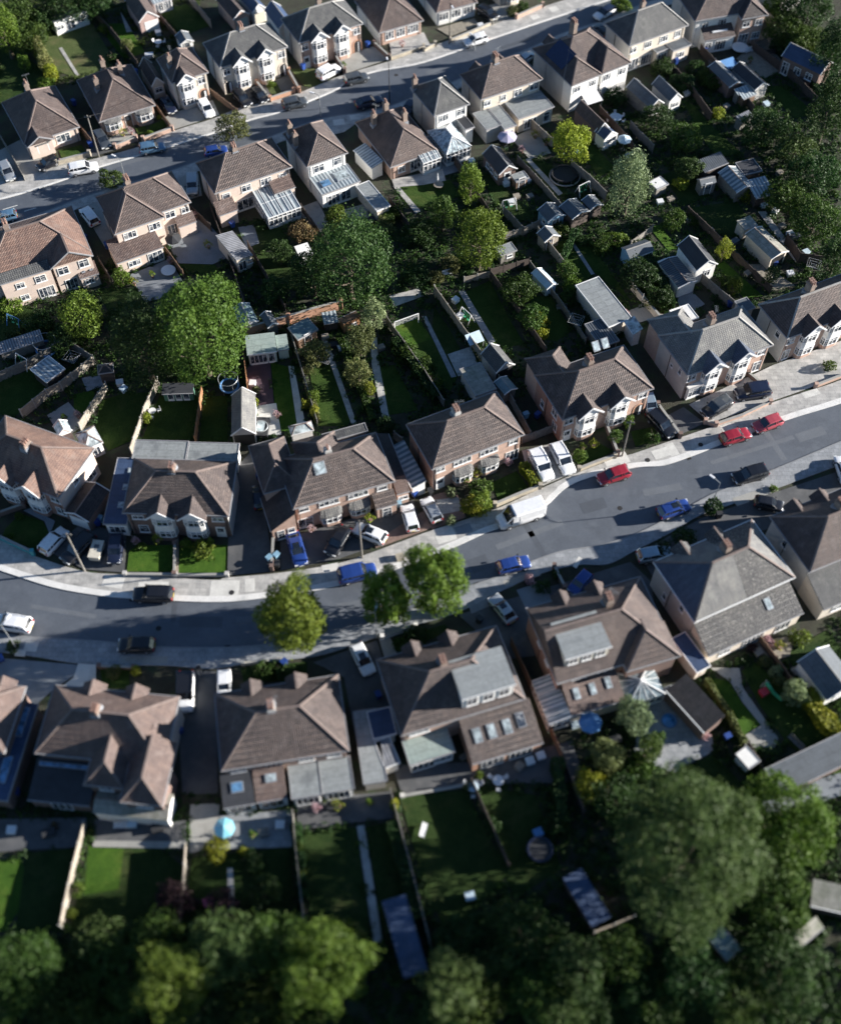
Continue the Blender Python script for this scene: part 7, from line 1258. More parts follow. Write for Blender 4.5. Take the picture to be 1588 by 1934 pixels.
# rough growth in the beds: nobody could count it
def inside(pts, poly):
    x, y = pts[:, 0], pts[:, 1]; r = np.zeros(len(pts), bool); n = len(poly)
    for i in range(n):
        (x0, y0), (x1, y1) = poly[i], poly[(i + 1) % n]
        c = ((y0 > y) != (y1 > y)) & (x < (x1 - x0) * (y - y0) / (y1 - y0 + 1e-9) + x0); r ^= c
    return r
def wpoly(p): return [(v.x, v.y) for v in line(p, False)]
clear = [wpoly(p) for m_, p in LAWNS] + [wpoly(p) for n_, m_, p in PAV] + [wpoly(UP_N + UP_S[::-1]), wpoly(MP_N + MP_S[::-1])]
REG = [('leaf_dark', wpoly([(0, 560), (400, 430), (700, 380), (900, 300), (1180, 190), (1588, 60), (1588, 560), (1300, 600), (1000, 740), (800, 820), (450, 850), (0, 800)]), 5200), ('leaf_green', wpoly([(0, 560), (400, 440), (700, 400), (900, 320), (1180, 200), (1588, 60), (1588, 540), (1300, 580), (1000, 720), (800, 800), (450, 830), (0, 780)]), 2600),
       ('leaf_dark', wpoly([(-30, 1500), (700, 1500), (1050, 1420), (1250, 1300), (1620, 1150), (1640, 1960), (-60, 1960)]), 3400), ('leaf_green', wpoly([(-30, 1530), (700, 1530), (1050, 1450), (1300, 1300), (1620, 1200), (1640, 1960), (-60, 1960)]), 1500), ('leaf_green', wpoly([(-30, 40), (100, -30), (420, -40), (330, 110), (140, 160), (-30, 220)]), 900)]
for m_, poly, n in REG:
    NR = np.random.default_rng(n); a = np.array(poly); lo, hi = a.min(0), a.max(0)
    c = NR.uniform(lo, hi, size=(n * 3, 2)); ok = inside(c, poly)
    for q in clear: ok &= ~inside(c, q)
    c = c[ok][:n]; k = NR.integers(14, 34, len(c)); idx = np.repeat(np.arange(len(c)), k); s = NR.uniform(.25, .8, len(c))[idx]
    q = NR.normal(size=(len(idx), 3)); q /= np.linalg.norm(q, axis=1)[:, None]; q[:, 2] = abs(q[:, 2])
    p = np.zeros((len(idx), 3)); p[:, :2] = c[idx]; p += q * s[:, None] * NR.uniform(.6, 1, (len(idx), 1)); nn = q + NR.normal(size=q.shape) * .5; nn /= np.linalg.norm(nn, axis=1)[:, None]
    o = place('undergrowth', quads_mesh('undergrowth', p, nn, NR.uniform(.08, .2, len(p)), m_)); o['kind'] = 'stuff'; o['label'] = 'rough low growth covering the garden beds'

# ------------------------------------------------------------------ fences and walls
FC = {}
def fence(pts, m='wood_grey', h=1.75, look='grey timber panel fence', label=None):
    if (m, h) not in FC:
        p_ = MB(); p_.box(-.9, -.025, .06, .9, .025, h); [p_.box(-.9, -.045, z, .9, -.027, z + .08) for z in (.35, h * .55, h - .3)]; p_.box(-.9, -.05, h + .002, .9, .05, h + .04)
        q = MB(); q.box(-.06, -.06, 0, .06, .06, h + .12); q.box(-.08, -.08, h + .12, .08, .08, h + .16); FC[(m, h)] = (p_.mesh('fence_panel', m), q.mesh('fence_post', 'concrete' if 'pale' in m else m))
    pm, qm = FC[(m, h)]; w_ = line(pts, False); mid = pts[len(pts) // 2]
    e = bpy.data.objects.new('fence', None); COL.objects.link(e); e.location = w_[0]; e.empty_display_size = .3
    for a, b in zip(w_, w_[1:]):
        L_ = (b - a).length; n = max(1, round(L_ / 1.8)); an = math.atan2((b - a).y, (b - a).x)
        for i in range(n):
            c = a + (b - a) * ((i + .5) / n) - w_[0]; o = place('fence_panel', pm, e, c, an + rng.uniform(-.015, .015)); o.scale = (L_ / n / 1.8 * .96, 1, rng.uniform(.96, 1.03)); place('fence_post', qm, e, a + (b - a) * (i / n) - w_[0], an)
    place('fence_post', qm, e, w_[-1] - w_[0], 0)
    if label: tag(e, label, 'fence')
    else: auto(e, look, mid[0], mid[1], 'fence')
for f in [([(-60, 745), (0, 722), (60, 695), (130, 655), (181, 688)], 'wood_grey', 1.8, 'long grey panel fence'), ([(181, 688), (120, 738), (93, 752), (45, 790)], 'wood_pale', 1.8, 'pale panel fence'), ([(205, 738), (178, 778), (155, 815)], 'wood_pale', 1.8, 'pale panel fence'), ([(302, 728), (276, 785), (250, 862)], 'wood_pale', 1.7, 'pale panel fence'), ([(384, 745), (371, 838)], 'wood_orange', 1.6, 'orange brown fence'),
          ([(463, 680), (474, 780), (478, 820)], 'wood_orange', 1.6, 'orange brown fence'), ([(546, 622), (575, 720), (600, 805)], 'wood_grey', 1.5, 'grey fence'), ([(730, 612), (800, 710), (838, 770)], 'wood_grey', 1.6, 'grey fence'), ([(820, 556), (870, 628), (912, 685), (948, 735)], 'wood_pale', 1.8, 'pale slatted fence'), ([(926, 524), (999, 503)], 'wood_dark', 1.6, 'dark fence'), ([(876, 535), (926, 524)], 'wood_pale', 1.2, 'pale fence'),
          ([(922, 520), (975, 590), (1030, 670)], 'wood_dark', 1.4, 'dark fence'), ([(1000, 506), (1050, 570), (1105, 650)], 'wood_grey', 1.3, 'grey fence'), ([(950, 407), (987, 447)], 'wood_grey', 1.8, 'grey fence'), ([(950, 457), (987, 445), (1018, 430)], 'wood_pale', 1.6, 'pale fence'), ([(1014, 445), (1040, 480), (1068, 515)], 'wood_pale', 1.7, 'pale fence'), ([(976, 308), (1020, 355), (1064, 405)], 'wood_grey', 1.4, 'grey fence'), ([(989, 232), (1042, 280)], 'wood_pale', 1.8, 'pale panel fence'),
          ([(1077, 320), (1110, 348), (1142, 380)], 'wood_grey', 1.8, 'grey panel fence'), ([(828, 280), (850, 300), (876, 332)], 'wood_grey', 1.6, 'grey fence'), ([(1188, 245), (1231, 290)], 'wood_grey', 1.6, 'grey fence'), ([(1442, 38), (1470, 65), (1498, 88)], 'wood_pale', 1.8, 'pale panel fence'), ([(1415, 92), (1490, 150), (1563, 224)], 'wood_dark', 1.6, 'long dark fence'), ([(1296, 405), (1375, 480), (1452, 556)], 'wood_dark', 1.5, 'long dark fence'), ([(1505, 497), (1555, 502)], 'wood_dark', 1.9, 'dark fence'), ([(1480, 460), (1505, 497)], 'wood_dark', 1.9, 'dark fence'),
          ([(1318, 530), (1352, 560), (1390, 590)], 'wood_grey', 1.7, 'grey fence'), ([(1188, 470), (1230, 440)], 'wood_grey', 1.5, 'grey fence'), ([(1130, 215), (1180, 270), (1215, 320)], 'wood_dark', 1.6, 'dark fence'), ([(1235, 110), (1290, 160), (1340, 230)], 'wood_dark', 1.6, 'dark fence'), ([(1320, 100), (1380, 165), (1420, 215)], 'wood_dark', 1.6, 'dark fence'), ([(0, 258), (25, 300), (48, 342)], 'wood_grey', 1.2, 'low grey fence'), ([(53, 86), (108, 155)], 'wood_dark', 1.4, 'dark fence'), ([(171, 24), (215, 70), (262, 130)], 'wood_dark', 1.7, 'dark fence'),
          ([(300, 36), (340, 82)], 'wood_dark', 1.5, 'dark fence'), ([(358, 2), (400, 54)], 'wood_grey', 1.7, 'grey panel fence'), ([(151, 246), (176, 278)], 'wood_brown', 1.7, 'brown fence'), ([(292, 200), (322, 246)], 'wood_brown', 1.3, 'brown fence'), ([(400, 180), (450, 218)], 'wood_brown', 1.2, 'brown fence'), ([(400, 400), (425, 470), (470, 600)], 'wood_dark', 1.5, 'long dark fence'), ([(315, 480), (348, 525)], 'wood_brown', 1.6, 'brown fence'), ([(360, 400), (400, 438)], 'wood_dark', 1.6, 'dark fence'), ([(470, 470), (540, 590)], 'wood_dark', 1.5, 'dark fence'), ([(570, 400), (640, 500)], 'wood_dark', 1.5, 'dark fence'), ([(735, 385), (800, 470)], 'wood_dark', 1.4, 'dark fence'), ([(850, 300), (930, 420)], 'wood_dark', 1.5, 'dark fence'),
          ([(190, 500), (215, 540)], 'wood_dark', 1.5, 'dark fence'), ([(745, 830), (760, 842)], 'wood_grey', 1.7, 'grey fence'), ([(985, 838), (1010, 830), (1048, 815)], 'wood_grey', 1.6, 'grey gate like fence'), ([(960, 755), (1000, 830)], 'wood_grey', 1.7, 'grey side fence'), ([(165, 1562), (145, 1640), (120, 1755)], 'wood_pale', 1.7, 'pale blurred fence'), ([(355, 1600), (350, 1680), (342, 1760)], 'wood_pale', 1.6, 'pale blurred fence'), ([(555, 1540), (562, 1620), (575, 1740)], 'wood_grey', 1.6, 'grey blurred fence'), ([(738, 1500), (775, 1640), (815, 1800)], 'wood_grey', 1.6, 'grey blurred fence'),
          ([(964, 1218), (1010, 1320), (1060, 1436)], 'wood_brown', 1.7, 'long brown fence'), ([(1060, 1436), (1100, 1540)], 'wood_dark', 1.6, 'dark blurred fence'), ([(1425, 1204), (1460, 1250), (1495, 1298)], 'wood_brown', 1.3, 'low brown fence'), ([(1408, 1410), (1440, 1470)], 'wood_dark', 1.5, 'dark blurred fence'), ([(1255, 1240), (1290, 1230), (1316, 1280)], 'wood_brown', 1.8, 'brown timber fence'), ([(890, 1480), (960, 1640)], 'wood_dark', 1.5, 'dark blurred fence'), ([(1265, 1462), (1300, 1560)], 'wood_dark', 1.5, 'dark blurred fence'), ([(1120, 1765), (1195, 1735)], 'wood_pale', 1.3, 'pale blurred fence')]:
    fence(*f)
def wall_(pts, h, m, cop='concrete', wd=.24, look='low garden wall', label=None, ends=True):
    w_ = line(pts, False); o0 = w_[0]; b = MB(); c = MB(); p_ = MB()
    for a, d in zip(w_, w_[1:]):
        a = a - o0; d = d - o0; b.bar((a.x, a.y, h / 2), (d.x, d.y, h / 2), wd, h); c.bar((a.x, a.y, h + .035), (d.x, d.y, h + .035), wd + .08, .06)
    e = bpy.data.objects.new('garden_wall', None); COL.objects.link(e); e.location = o0; e.empty_display_size = .3
    b.build('wall', m, e); c.build('coping', cop, e)
    if ends:
        for q in (w_[0], w_[-1]):
            p_ = MB(); p_.box(-.2, -.2, 0, .2, .2, h + .25); p_.box(-.25, -.25, h + .25, .25, .25, h + .33); p_.build('pier', m, e, False, q - o0, 0)
    mid = pts[len(pts) // 2]
    if label: tag(e, label, 'wall')
    else: auto(e, look, mid[0], mid[1], 'wall')
for a in [([(108, 313), (171, 296)], .9, 'stone_wall', 'pale stone front wall'), ([(219, 282), (259, 266)], .8, 'brick_peach', 'low brick front wall'), ([(272, 268), (327, 248)], .8, 'brick_peach', 'low brick front wall'), ([(511, 191), (556, 176)], .7, 'brick_orange', 'low orange brick front wall'), ([(546, 140), (566, 176)], .9, 'brick_orange', 'brick wall along a drive'), ([(486, 161), (511, 193)], .8, 'brick_orange', 'brick wall along a drive'), ([(634, 113), (652, 142)], 1.0, 'brick_brown', 'dark brick wall along a drive'), ([(707, 88), (735, 114)], .9, 'brick_brown', 'dark brick wall along a drive'),
          ([(737, 114), (770, 103), (800, 93)], .7, 'stone_wall', 'stone front wall'), ([(850, 80), (890, 64), (928, 47)], .6, 'stone_wall', 'pale stone front wall'), ([(974, 37), (1024, 15)], .8, 'brick_peach', 'low brick front wall'), ([(800, 98), (822, 88)], .7, 'stone_wall', 'short stone front wall'), ([(934, 958), (980, 938), (1019, 923)], .8, 'stone_wall', 'curved stone front wall'), ([(1092, 890), (1125, 877), (1160, 865)], .7, 'stone_wall', 'pale stone front wall'), ([(1350, 805), (1400, 788), (1452, 763)], .6, 'brick_peach', 'pink brick front wall'), ([(1538, 732), (1600, 708)], .6, 'brick_peach', 'low brick front wall'),
          ([(332, 1030), (331, 1087)], .5, 'brick_brown', 'thin wall between leafy lawns'), ([(238, 1087), (331, 1088)], .45, 'pebbledash', 'low pebbled front wall'), ([(333, 1089), (430, 1088)], .45, 'pebbledash', 'low pebbled front wall'), ([(0, 1018), (65, 1049)], .9, 'teal_paint', 'teal painted front wall'), ([(465, 636), (505, 624), (546, 612)], 1.7, 'brick_orange', 'orange brick garden wall'), ([(548, 611), (590, 598), (645, 583)], 1.6, 'brick_orange', 'orange brick garden wall'), ([(190, 1262), (255, 1264)], .6, 'brick_brown', 'low front wall'), ([(460, 1255), (530, 1250)], .5, 'pebbledash', 'low front wall'), ([(722, 1207), (785, 1185)], .7, 'render_white', 'white topped front wall'),
          ([(1045, 1075), (1065, 1115)], .9, 'brick_brown', 'dark brick side wall'), ([(1330, 800), (1350, 806)], .7, 'brick_peach', 'short brick wall'), ([(1410, 660 + 50), (1440, 735)], .8, 'brick_brown', 'brick wall along a drive'), ([(1140, 800), (1165, 862)], .9, 'brick_brown', 'wall between front gardens'), ([(518, 1020), (515, 1078)], 1.0, 'brick_brown', 'dark brick side wall'), ([(1240, 770), (1282, 828)], .9, 'brick_brown', 'wall beside the black estate'), ([(0, 975), (48, 958)], .8, 'brick_brown', 'dark wall between front lawns'), ([(1190, 545), (1245, 610)], 1.2, 'render_cream', 'cream garden wall'), ([(900, 1480), (760, 1505)], .3, 'concrete_pale', 'curved pale lawn edging')]:
    wall_(a[0], a[1], a[2], look=a[3])

# ------------------------------------------------------------------ small things
def prop(name, px, py, parts, look, cat, rz=0, label=None, group=None, z=0.0, sc=1):
    """parts: list of (part name, MB, material[, smooth])"""
    p = P(px, py, z); e = bpy.data.objects.new(name, None); COL.objects.link(e); e.location = (p.x, p.y, z); e.rotation_euler = (0, 0, rz); e.scale = (sc,) * 3; e.empty_display_size = .3
    for q in parts: q[1].build(q[0], q[2], e, len(q) > 3 and q[3])
    if label: tag(e, label, cat, group)
    else: auto(e, look, px, py, cat, group)
    return e
BINP = {}
def bin_(px, py, c, rz=.3):
    if c not in BINP:
        b = MB(); b.add([(-.24, -.28, .06), (.24, -.28, .06), (.24, .28, .06), (-.24, .28, .06), (-.29, -.34, .98), (.29, -.34, .98), (.29, .36, .98), (-.29, .36, .98)], [(0, 3, 2, 1), (4, 5, 6, 7), (0, 1, 5, 4), (1, 2, 6, 5), (2, 3, 7, 6), (3, 0, 4, 7)])
        l = MB(); l.box(-.31, -.38, .985, .31, .38, 1.05); l.bar((-.28, .42, 1.0), (.28, .42, 1.0), .05); w_ = MB(); w_.bar((-.3, .26, .1), (.3, .26, .1), .18)
        BINP[c] = (b.mesh('bin_body', c), l.mesh('lid', c), w_.mesh('wheels', 'tyre'))
    p = P(px, py); e = bpy.data.objects.new('wheelie_bin', None); COL.objects.link(e); e.location = (p.x, p.y, .1); e.rotation_euler = (0, 0, rz); e.empty_display_size = .2
    for n_, m_ in zip(('bin_body', 'lid', 'wheels'), BINP[c]): place(n_, m_, e)
    auto(e, {'bin_blue': 'blue', 'bin_black': 'black', 'bin_pale': 'pale blue'}[c] + ' wheelie bin', px, py, 'bin', 'wheelie bins by the houses')
for x, y, c in [(173, 278, 'bin_blue'), (573, 132, 'bin_blue'), (695, 90, 'bin_blue'), (187, 992, 'bin_blue'), (192, 985, 'bin_pale'), (510, 1060, 'bin_pale'), (524, 1055, 'bin_pale'), (512, 1075, 'bin_black'), (525, 1072, 'bin_black'), (753, 958, 'bin_pale'), (783, 938, 'bin_blue'), (1014, 790, 'bin_blue'), (992, 790, 'bin_pale'), (440, 430, 'bin_blue'), (715, 1318, 'bin_blue'), (538, 1256, 'bin_blue'), (342, 1385, 'bin_blue'), (1275, 122, 'bin_blue'), (1330, 102, 'bin_blue'), (1460, 504, 'bin_blue'), (1543, 1236, 'bin_blue'), (1370, 1396, 'bin_blue'), (35, 1500, 'bin_blue'), (163, 455, 'bin_blue'), (258, 143, 'bin_blue'), (142, 200, 'bin_blue'), (490, 905, 'bin_blue'), (1376, 580, 'bin_blue'), (5, 1248, 'bin_blue'), (957, 452, 'bin_blue'), (204, 470, 'bin_blue'), (813, 935, 'bin_black'), (1252, 1105, 'bin_black'), (905, 1175, 'bin_black'), (1355, 978, 'bin_black')]: bin_(x, y, c, (x % 7) * .4)
def pole(base, top, lamp=None, m='metal_pole', label='', arm=None, wood=False):
    h = height_of(base, top); b = MB()
    if wood: b.cyl((0, 0, 0), .13, .09, h, 8); parts = [('pole', b, 'bark' if wood == 1 else 'wood_grey')]; c = MB(); c.bar((-.5, 0, h - .35), (.5, 0, h - .35), .1); [c.cyl((x, 0, h - .3), .05, .05, .18, 6) for x in (-.42, 0, .42)]; parts.append(('crossarm', c, 'wood_grey'))
    else:
        b.cyl((0, 0, 0), .10, .085, h * .3, 8); b.cyl((0, 0, h * .3), .06, .045, h * .7, 8); a = arm or (1, .3); L_ = math.hypot(*a); b.bar((0, 0, h - .03), (a[0], a[1], h + .15), .07); parts = [('pole', b, m)]
        c = MB(); q = Vector((a[0], a[1], h + .12)); d = Vector((a[0], a[1], 0)).normalized(); c.bar(q - d * .1, q + d * .6, .26, .14); parts.append(('lamp_head', c, 'plastic_white'))
    prop('telegraph_pole' if wood else 'street_lamp', base[0], base[1], parts, '', 'pole' if wood else 'street lamp', label=label)
pole((188, 297), (166, 217), wood=2, label='pale wooden telegraph pole right of the leftmost bungalow')
pole((161, 1079), (123, 1007), wood=2, label='leaning pale telegraph pole beside the white estate at the left')
pole((684, 1054), (680, 983), wood=2, label='wooden pole on the pavement beside the slanted white car')
pole((1174, 862), (1195, 795), wood=2, label='wooden pole between the front gardens left of the red cars')
pole((240, 348), (228, 300), label='grey street lamp beside the small round tree on the upper road', arm=(-.8, .5))
pole((606, 220), (603, 180), label='pale street lamp at the centre of the upper road', arm=(-.9, .4))
pole((736, 196), (734, 121), m='tyre', label='tall dark street lamp near the navy saloon', arm=(-.2, 1.0))
pole((1342, 957), (1357, 912), label='white headed street lamp above the deep blue hatchback', arm=(-.7, .7))
pole((896, 95), (895, 70), label='short grey street lamp beside the small white car', arm=(-.5, .5))
pole((848, 84), (849, 6), m='tyre', label='tall dark street lamp at the gravel front near the top', arm=(.3, -1.0))
pole((33, 1226), (3, 1180), label='thin street lamp beside the white estate at the left edge', arm=(.5, .8))
pole((712, 1205), (709, 1155), label='short white post lamp below the middle street tree', arm=(.1, .5))
def pm(kind, **k):
    b = MB()
    if kind == 'disc': b.cyl((0, 0, k['z']), k['r'], k.get('r1', k['r']), k['h'], 20)
    elif kind == 'legs':
        for s in (-1, 1):
            for t in (-1, 1): b.bar((s * k['x'], t * k['y'], 0), (s * k['x'], t * k['y'], k['z']), k.get('w', .05))
    elif kind == 'box': b.box(*k['b'])
    elif kind == 'slats':
        for i in range(k['n']): y = -k['y'] + 2 * k['y'] * (i + .5) / k['n']; b.box(-k['x'], y - k['y'] / k['n'] * .8, k['z'], k['x'], y + k['y'] / k['n'] * .8, k['z'] + .04)
    elif kind == 'ring':
        n = 24; r = k['r']; pts = [(r * math.cos(2 * math.pi * i / n), r * math.sin(2 * math.pi * i / n), k['z']) for i in range(n + 1)]; b.tube(pts, k['t'], 6)
    return b
def round_table(px, py, r=.7, c='plastic_white', chairs=4, look='round white garden table'):
    e = prop('garden_table', px, py, [('table_top', pm('disc', z=.70, r=r, h=.04), c), ('pedestal', pm('disc', z=0, r=.05, h=.70), 'metal_pole'), ('foot', pm('disc', z=0, r=.25, h=.04), 'metal_pole')], look, 'table')
    for i in range(chairs):
        a = i * 2 * math.pi / chairs + .5; p = e.location; q = bpy.data.objects.new('garden_chair', None); COL.objects.link(q); q.location = (p.x + (r + .35) * math.cos(a), p.y + (r + .35) * math.sin(a), 0); q.rotation_euler = (0, 0, a - math.pi / 2); q.empty_display_size = .2
        if 'gchair' not in FC: FC['gchair'] = (pm('box', b=(-.22, -.22, .42, .22, .22, .46)).mesh('seat', 'plastic_white'), pm('box', b=(-.22, .19, .46, .22, .23, .90)).mesh('backrest', 'plastic_white'), pm('legs', x=.19, y=.19, z=.42).mesh('legs', 'metal_pole'))
        for n_, m_ in zip(('seat', 'backrest', 'legs'), FC['gchair']): place(n_, m_, q)
        auto(q, 'white garden chair', px + 3 * math.cos(a), py - 2 * math.sin(a), 'chair', 'garden chairs')
round_table(1161, 228, 1.0, 'fabric_pale', 6, 'round pale blue table'); round_table(301, 86, .6, 'plastic_white', 3); round_table(1395, 96, .0 + 1.4, 'plastic_white', 0, 'large round white table top'); round_table(320, 517, 1.05, 'plastic_white', 0, 'large round white patio cover')
round_table(893, 1490, .6, 'fabric_pale', 3, 'round pale garden table'); round_table(940, 1478, .6, 'plastic_white', 3); round_table(290, 782, .5, 'plastic_white', 3); round_table(90, 712 - 12, .4, 'plastic_white', 2)
def parasol(px, py, c, r=1.4, look='garden parasol', closed=False):
    b = MB(); n = 8
    if closed: b.cyl((0, 0, 1.3), .16, .05, 1.2, 8)
    else: vs = [(r * math.cos(2 * math.pi * i / n), r * math.sin(2 * math.pi * i / n), 2.05) for i in range(n)] + [(0, 0, 2.55)] + [(r * math.cos(2 * math.pi * i / n), r * math.sin(2 * math.pi * i / n), 1.9) for i in range(n)]; b.add(vs, [(i, (i + 1) % n, n) for i in range(n)] + [(n + 1 + i, n + 1 + (i + 1) % n, (i + 1) % n, i) for i in range(n)])
    prop('parasol', px, py, [('canopy', b, c), ('pole', pm('disc', z=0, r=.03, h=2.5), 'metal_pole'), ('base', pm('disc', z=0, r=.35, h=.08), 'concrete')], look, 'parasol')
parasol(956, 278, 'fabric_lilac', 1.5, 'open lilac and white parasol'); parasol(1175, 283, 'fabric_pale', 1.1, 'open pale parasol'); parasol(1110, 1378, 'fabric_blue', 1.3, 'open blue parasol'); parasol(826, 352, 'plastic_white', 1, 'closed white parasol', True); parasol(1210, 578, 'fabric_cream', 1, 'closed cream parasol', True); parasol(332, 470, 'fabric_dark', 1.2, 'open charcoal parasol'); parasol(429, 1575, 'toy_aqua', 1.1, 'aqua and white parasol'); parasol(1132, 190, 'fabric_cream', 1, 'closed cream parasol', True)
def trampoline(px, py, r, look, rim='fabric_blue', net=True):
    parts = [('mat', pm('disc', z=.72, r=r * .82, h=.03), 'fabric_dark'), ('rim', pm('ring', z=.75, r=r * .93, t=.14), rim)]
    b = MB(); 
    for i in range(6): a = i * math.pi / 3; b.bar((r * math.cos(a), r * math.sin(a), 0), (r * math.cos(a), r * math.sin(a), 2.2 if net else .75), .05)
    if net: n = 24; b.tube([(r * math.cos(2 * math.pi * i / n), r * math.sin(2 * math.pi * i / n), 2.2) for i in range(n + 1)], .035, 5)
    parts.append(('frame', b, 'metal_pole')); prop('trampoline', px, py, parts, look, 'trampoline')
trampoline(92, 665, 1.5, 'round trampoline with a net'); trampoline(1064, 335, 2.0, 'dark rimmed trampoline', 'fabric_dark', False); trampoline(1018, 1608, 1.35, 'blue rimmed low trampoline', 'car_navy', False); trampoline(435, 735, 1.3, 'blue edged trampoline', 'fabric_blue')
# planters, pools, pond tops
prop('paddling_pool', 1262, 1362, [('pool_wall', pm('ring', z=.2, r=.75, t=.12), 'fabric_blue'), ('water', pm('disc', z=.05, r=.7, h=.18), 'water_blue')], '', 'pool', label='round blue paddling pool on the shaded patio at the lower right')
prop('spa_pool', 494, 812, [('shell', pm('box', b=(-1.0, -1.5, 0, 1.0, 1.5, .75)), 'fabric_dark'), ('rim', pm('ring', z=.78, r=.9, t=.09), 'metal_pole'), ('cover', pm('box', b=(-.5, -.8, .76, .5, .8, .84)), 'glass_pale')], '', 'hot tub', rz=-.05, label='dark rectangular hot tub on the pale patio by the catslide pair')
b = MB(); [b.bar(p, q, .09) for p, q in (((-1.8, 0, 0), (-1.8, 0, 1.9)), ((1.8, 0, 0), (1.8, 0, 1.9)), ((-1.8, 0, 1.9), (1.8, 0, 1.9)), ((-1.8, 0, 1.9), (-1.8, .9, 0)), ((1.8, 0, 1.9), (1.8, .9, 0)))]
net = MB(); [net.bar((-1.8 + .3 * i, .02, 1.88), (-1.8 + .3 * i, .85, .05), .02) for i in range(13)]; [net.bar((-1.8, .1 + .17 * i, 1.7 - .4 * i), (1.8, .1 + .17 * i, 1.7 - .4 * i), .02) for i in range(5)]
prop('football_goal', 768, 618, [('frame', b, 'white_paint'), ('net', net, 'plastic_white')], '', 'goal', rz=.45, label='white football goal on the long centre lawn')
b = MB(); b.tube([(0, 0, 1.3), (.6, 0, 1.15), (1.2, .1, .6), (1.9, .3, .3), (2.4, .4, .25)], .22, 6)
prop('slide', 1440, 1298, [('chute', b, 'toy_green'), ('ladder', pm('legs', x=.15, y=.3, z=1.3), 'plastic_white')], '', 'slide', rz=-.9, label='green garden slide on the dark lawn at the lower right')
def bench(px, py, rz, c, look, l=1.5):
    prop('garden_bench', px, py, [('seat', pm('slats', n=3, x=l / 2, y=.25, z=.42), c), ('backrest', pm('box', b=(-l / 2, .24, .5, l / 2, .28, .9)), c), ('legs', pm('legs', x=l / 2 - .1, y=.2, z=.42), c)], look, 'bench', rz)
bench(1436, 96, .5, 'wood_pale', 'pale picnic bench', 1.8); bench(1440, 84, .5, 'wood_pale', 'pale picnic bench', 1.8); bench(1454, 104, .2, 'wood_dark', 'dark garden bench', 1.6); bench(800, 1570, 1.3, 'plastic_white', 'white blurred bench'); bench(880, 1500 - 70, .6, 'wood_grey', 'grey garden bench'); bench(1500, 1405, -.9, 'wood_grey', 'grey garden bench', 2.0); bench(1190, 298, .4, 'plastic_white', 'white slatted bench', 1.8); bench(1412, 100, .5, 'plastic_white', 'white garden bench'); bench(230, 1562, 0, 'plastic_white', 'white garden bench'); bench(845, 520, .3, 'plastic_white', 'white garden bench'); bench(1060, 585, .1, 'wood_grey', 'grey garden bench')
def awning(px, py, wd, dp, c, label, z=2.2, rz=.45, tilt=.25):
    b = MB(); h = z; b.add([(-wd / 2, -dp / 2, h - tilt), (wd / 2, -dp / 2, h - tilt), (wd / 2, dp / 2, h + tilt), (-wd / 2, dp / 2, h + tilt), (-wd / 2, -dp / 2, h - tilt - .05), (wd / 2, -dp / 2, h - tilt - .05), (wd / 2, dp / 2, h + tilt - .05), (-wd / 2, dp / 2, h + tilt - .05)], [(0, 1, 2, 3), (7, 6, 5, 4), (0, 4, 5, 1), (1, 5, 6, 2), (2, 6, 7, 3), (3, 7, 4, 0)])
    p = P(px, py, z); q = px_of((p.x, p.y, 0)); prop('awning', q[0], q[1], [('canopy', b, c), ('posts', pm('legs', x=wd / 2 - .1, y=dp / 2 - .1, z=h - tilt - .06, w=.07), 'metal_pole')], '', 'awning', rz, label)
awning(1118, 184, 2.8, 2.0, 'plastic_white', 'white awning under the twin hipped wings'); awning(1374, 120, 3.0, 1.8, 'fabric_blue', 'bright blue tarpaulin canopy above the black roofed garage')
awning(896, 638, 2.2, 1.6, 'fabric_pale', 'pale blue crumpled canopy beside the slatted fence', 1.6); awning(375, 1262, 0.01 + .5, .4, 'fabric_dark', 'small dark porch canopy by the lower passage')
# trailer, frames, washing lines
prop('trailer', 186, 1046, [('body', pm('box', b=(-.65, -1.2, .35, .65, 1.2, 1.1)), 'cream_paint'), ('lid', pm('box', b=(-.7, -1.25, 1.1, .7, 1.25, 1.18)), 'cream_paint'), ('hatch', pm('box', b=(-.3, .1, 1.181, .3, .6, 1.23)), 'felt_dark'), ('wheels', pm('box', b=(-.78, -.3, 0, .78, .3, .55)), 'tyre')], '', 'trailer', -.12, 'cream box trailer standing between the black estate and the navy car')
def rotary(px, py):
    b = MB(); b.cyl((0, 0, 0), .03, .03, 1.8, 6)
    for i in range(4): a = i * math.pi / 2 + .4; b.bar((0, 0, 1.2), (1.3 * math.cos(a), 1.3 * math.sin(a), 1.8), .03)
    l = MB(); 
    for r in (.5, .9, 1.3):
        for i in range(4): a = i * math.pi / 2 + .4; c = a + math.pi / 2; l.bar((r * math.cos(a), r * math.sin(a), 1.2 + .46 * r), (r * math.cos(c), r * math.sin(c), 1.2 + .46 * r), .015)
    prop('rotary_dryer', px, py, [('frame', b, 'metal_pole'), ('line', l, 'plastic_white')], 'rotary washing line', 'clothes dryer')
for x, y in [(142, 690), (1085, 620), (615, 692), (1530, 515)]: rotary(x, y)
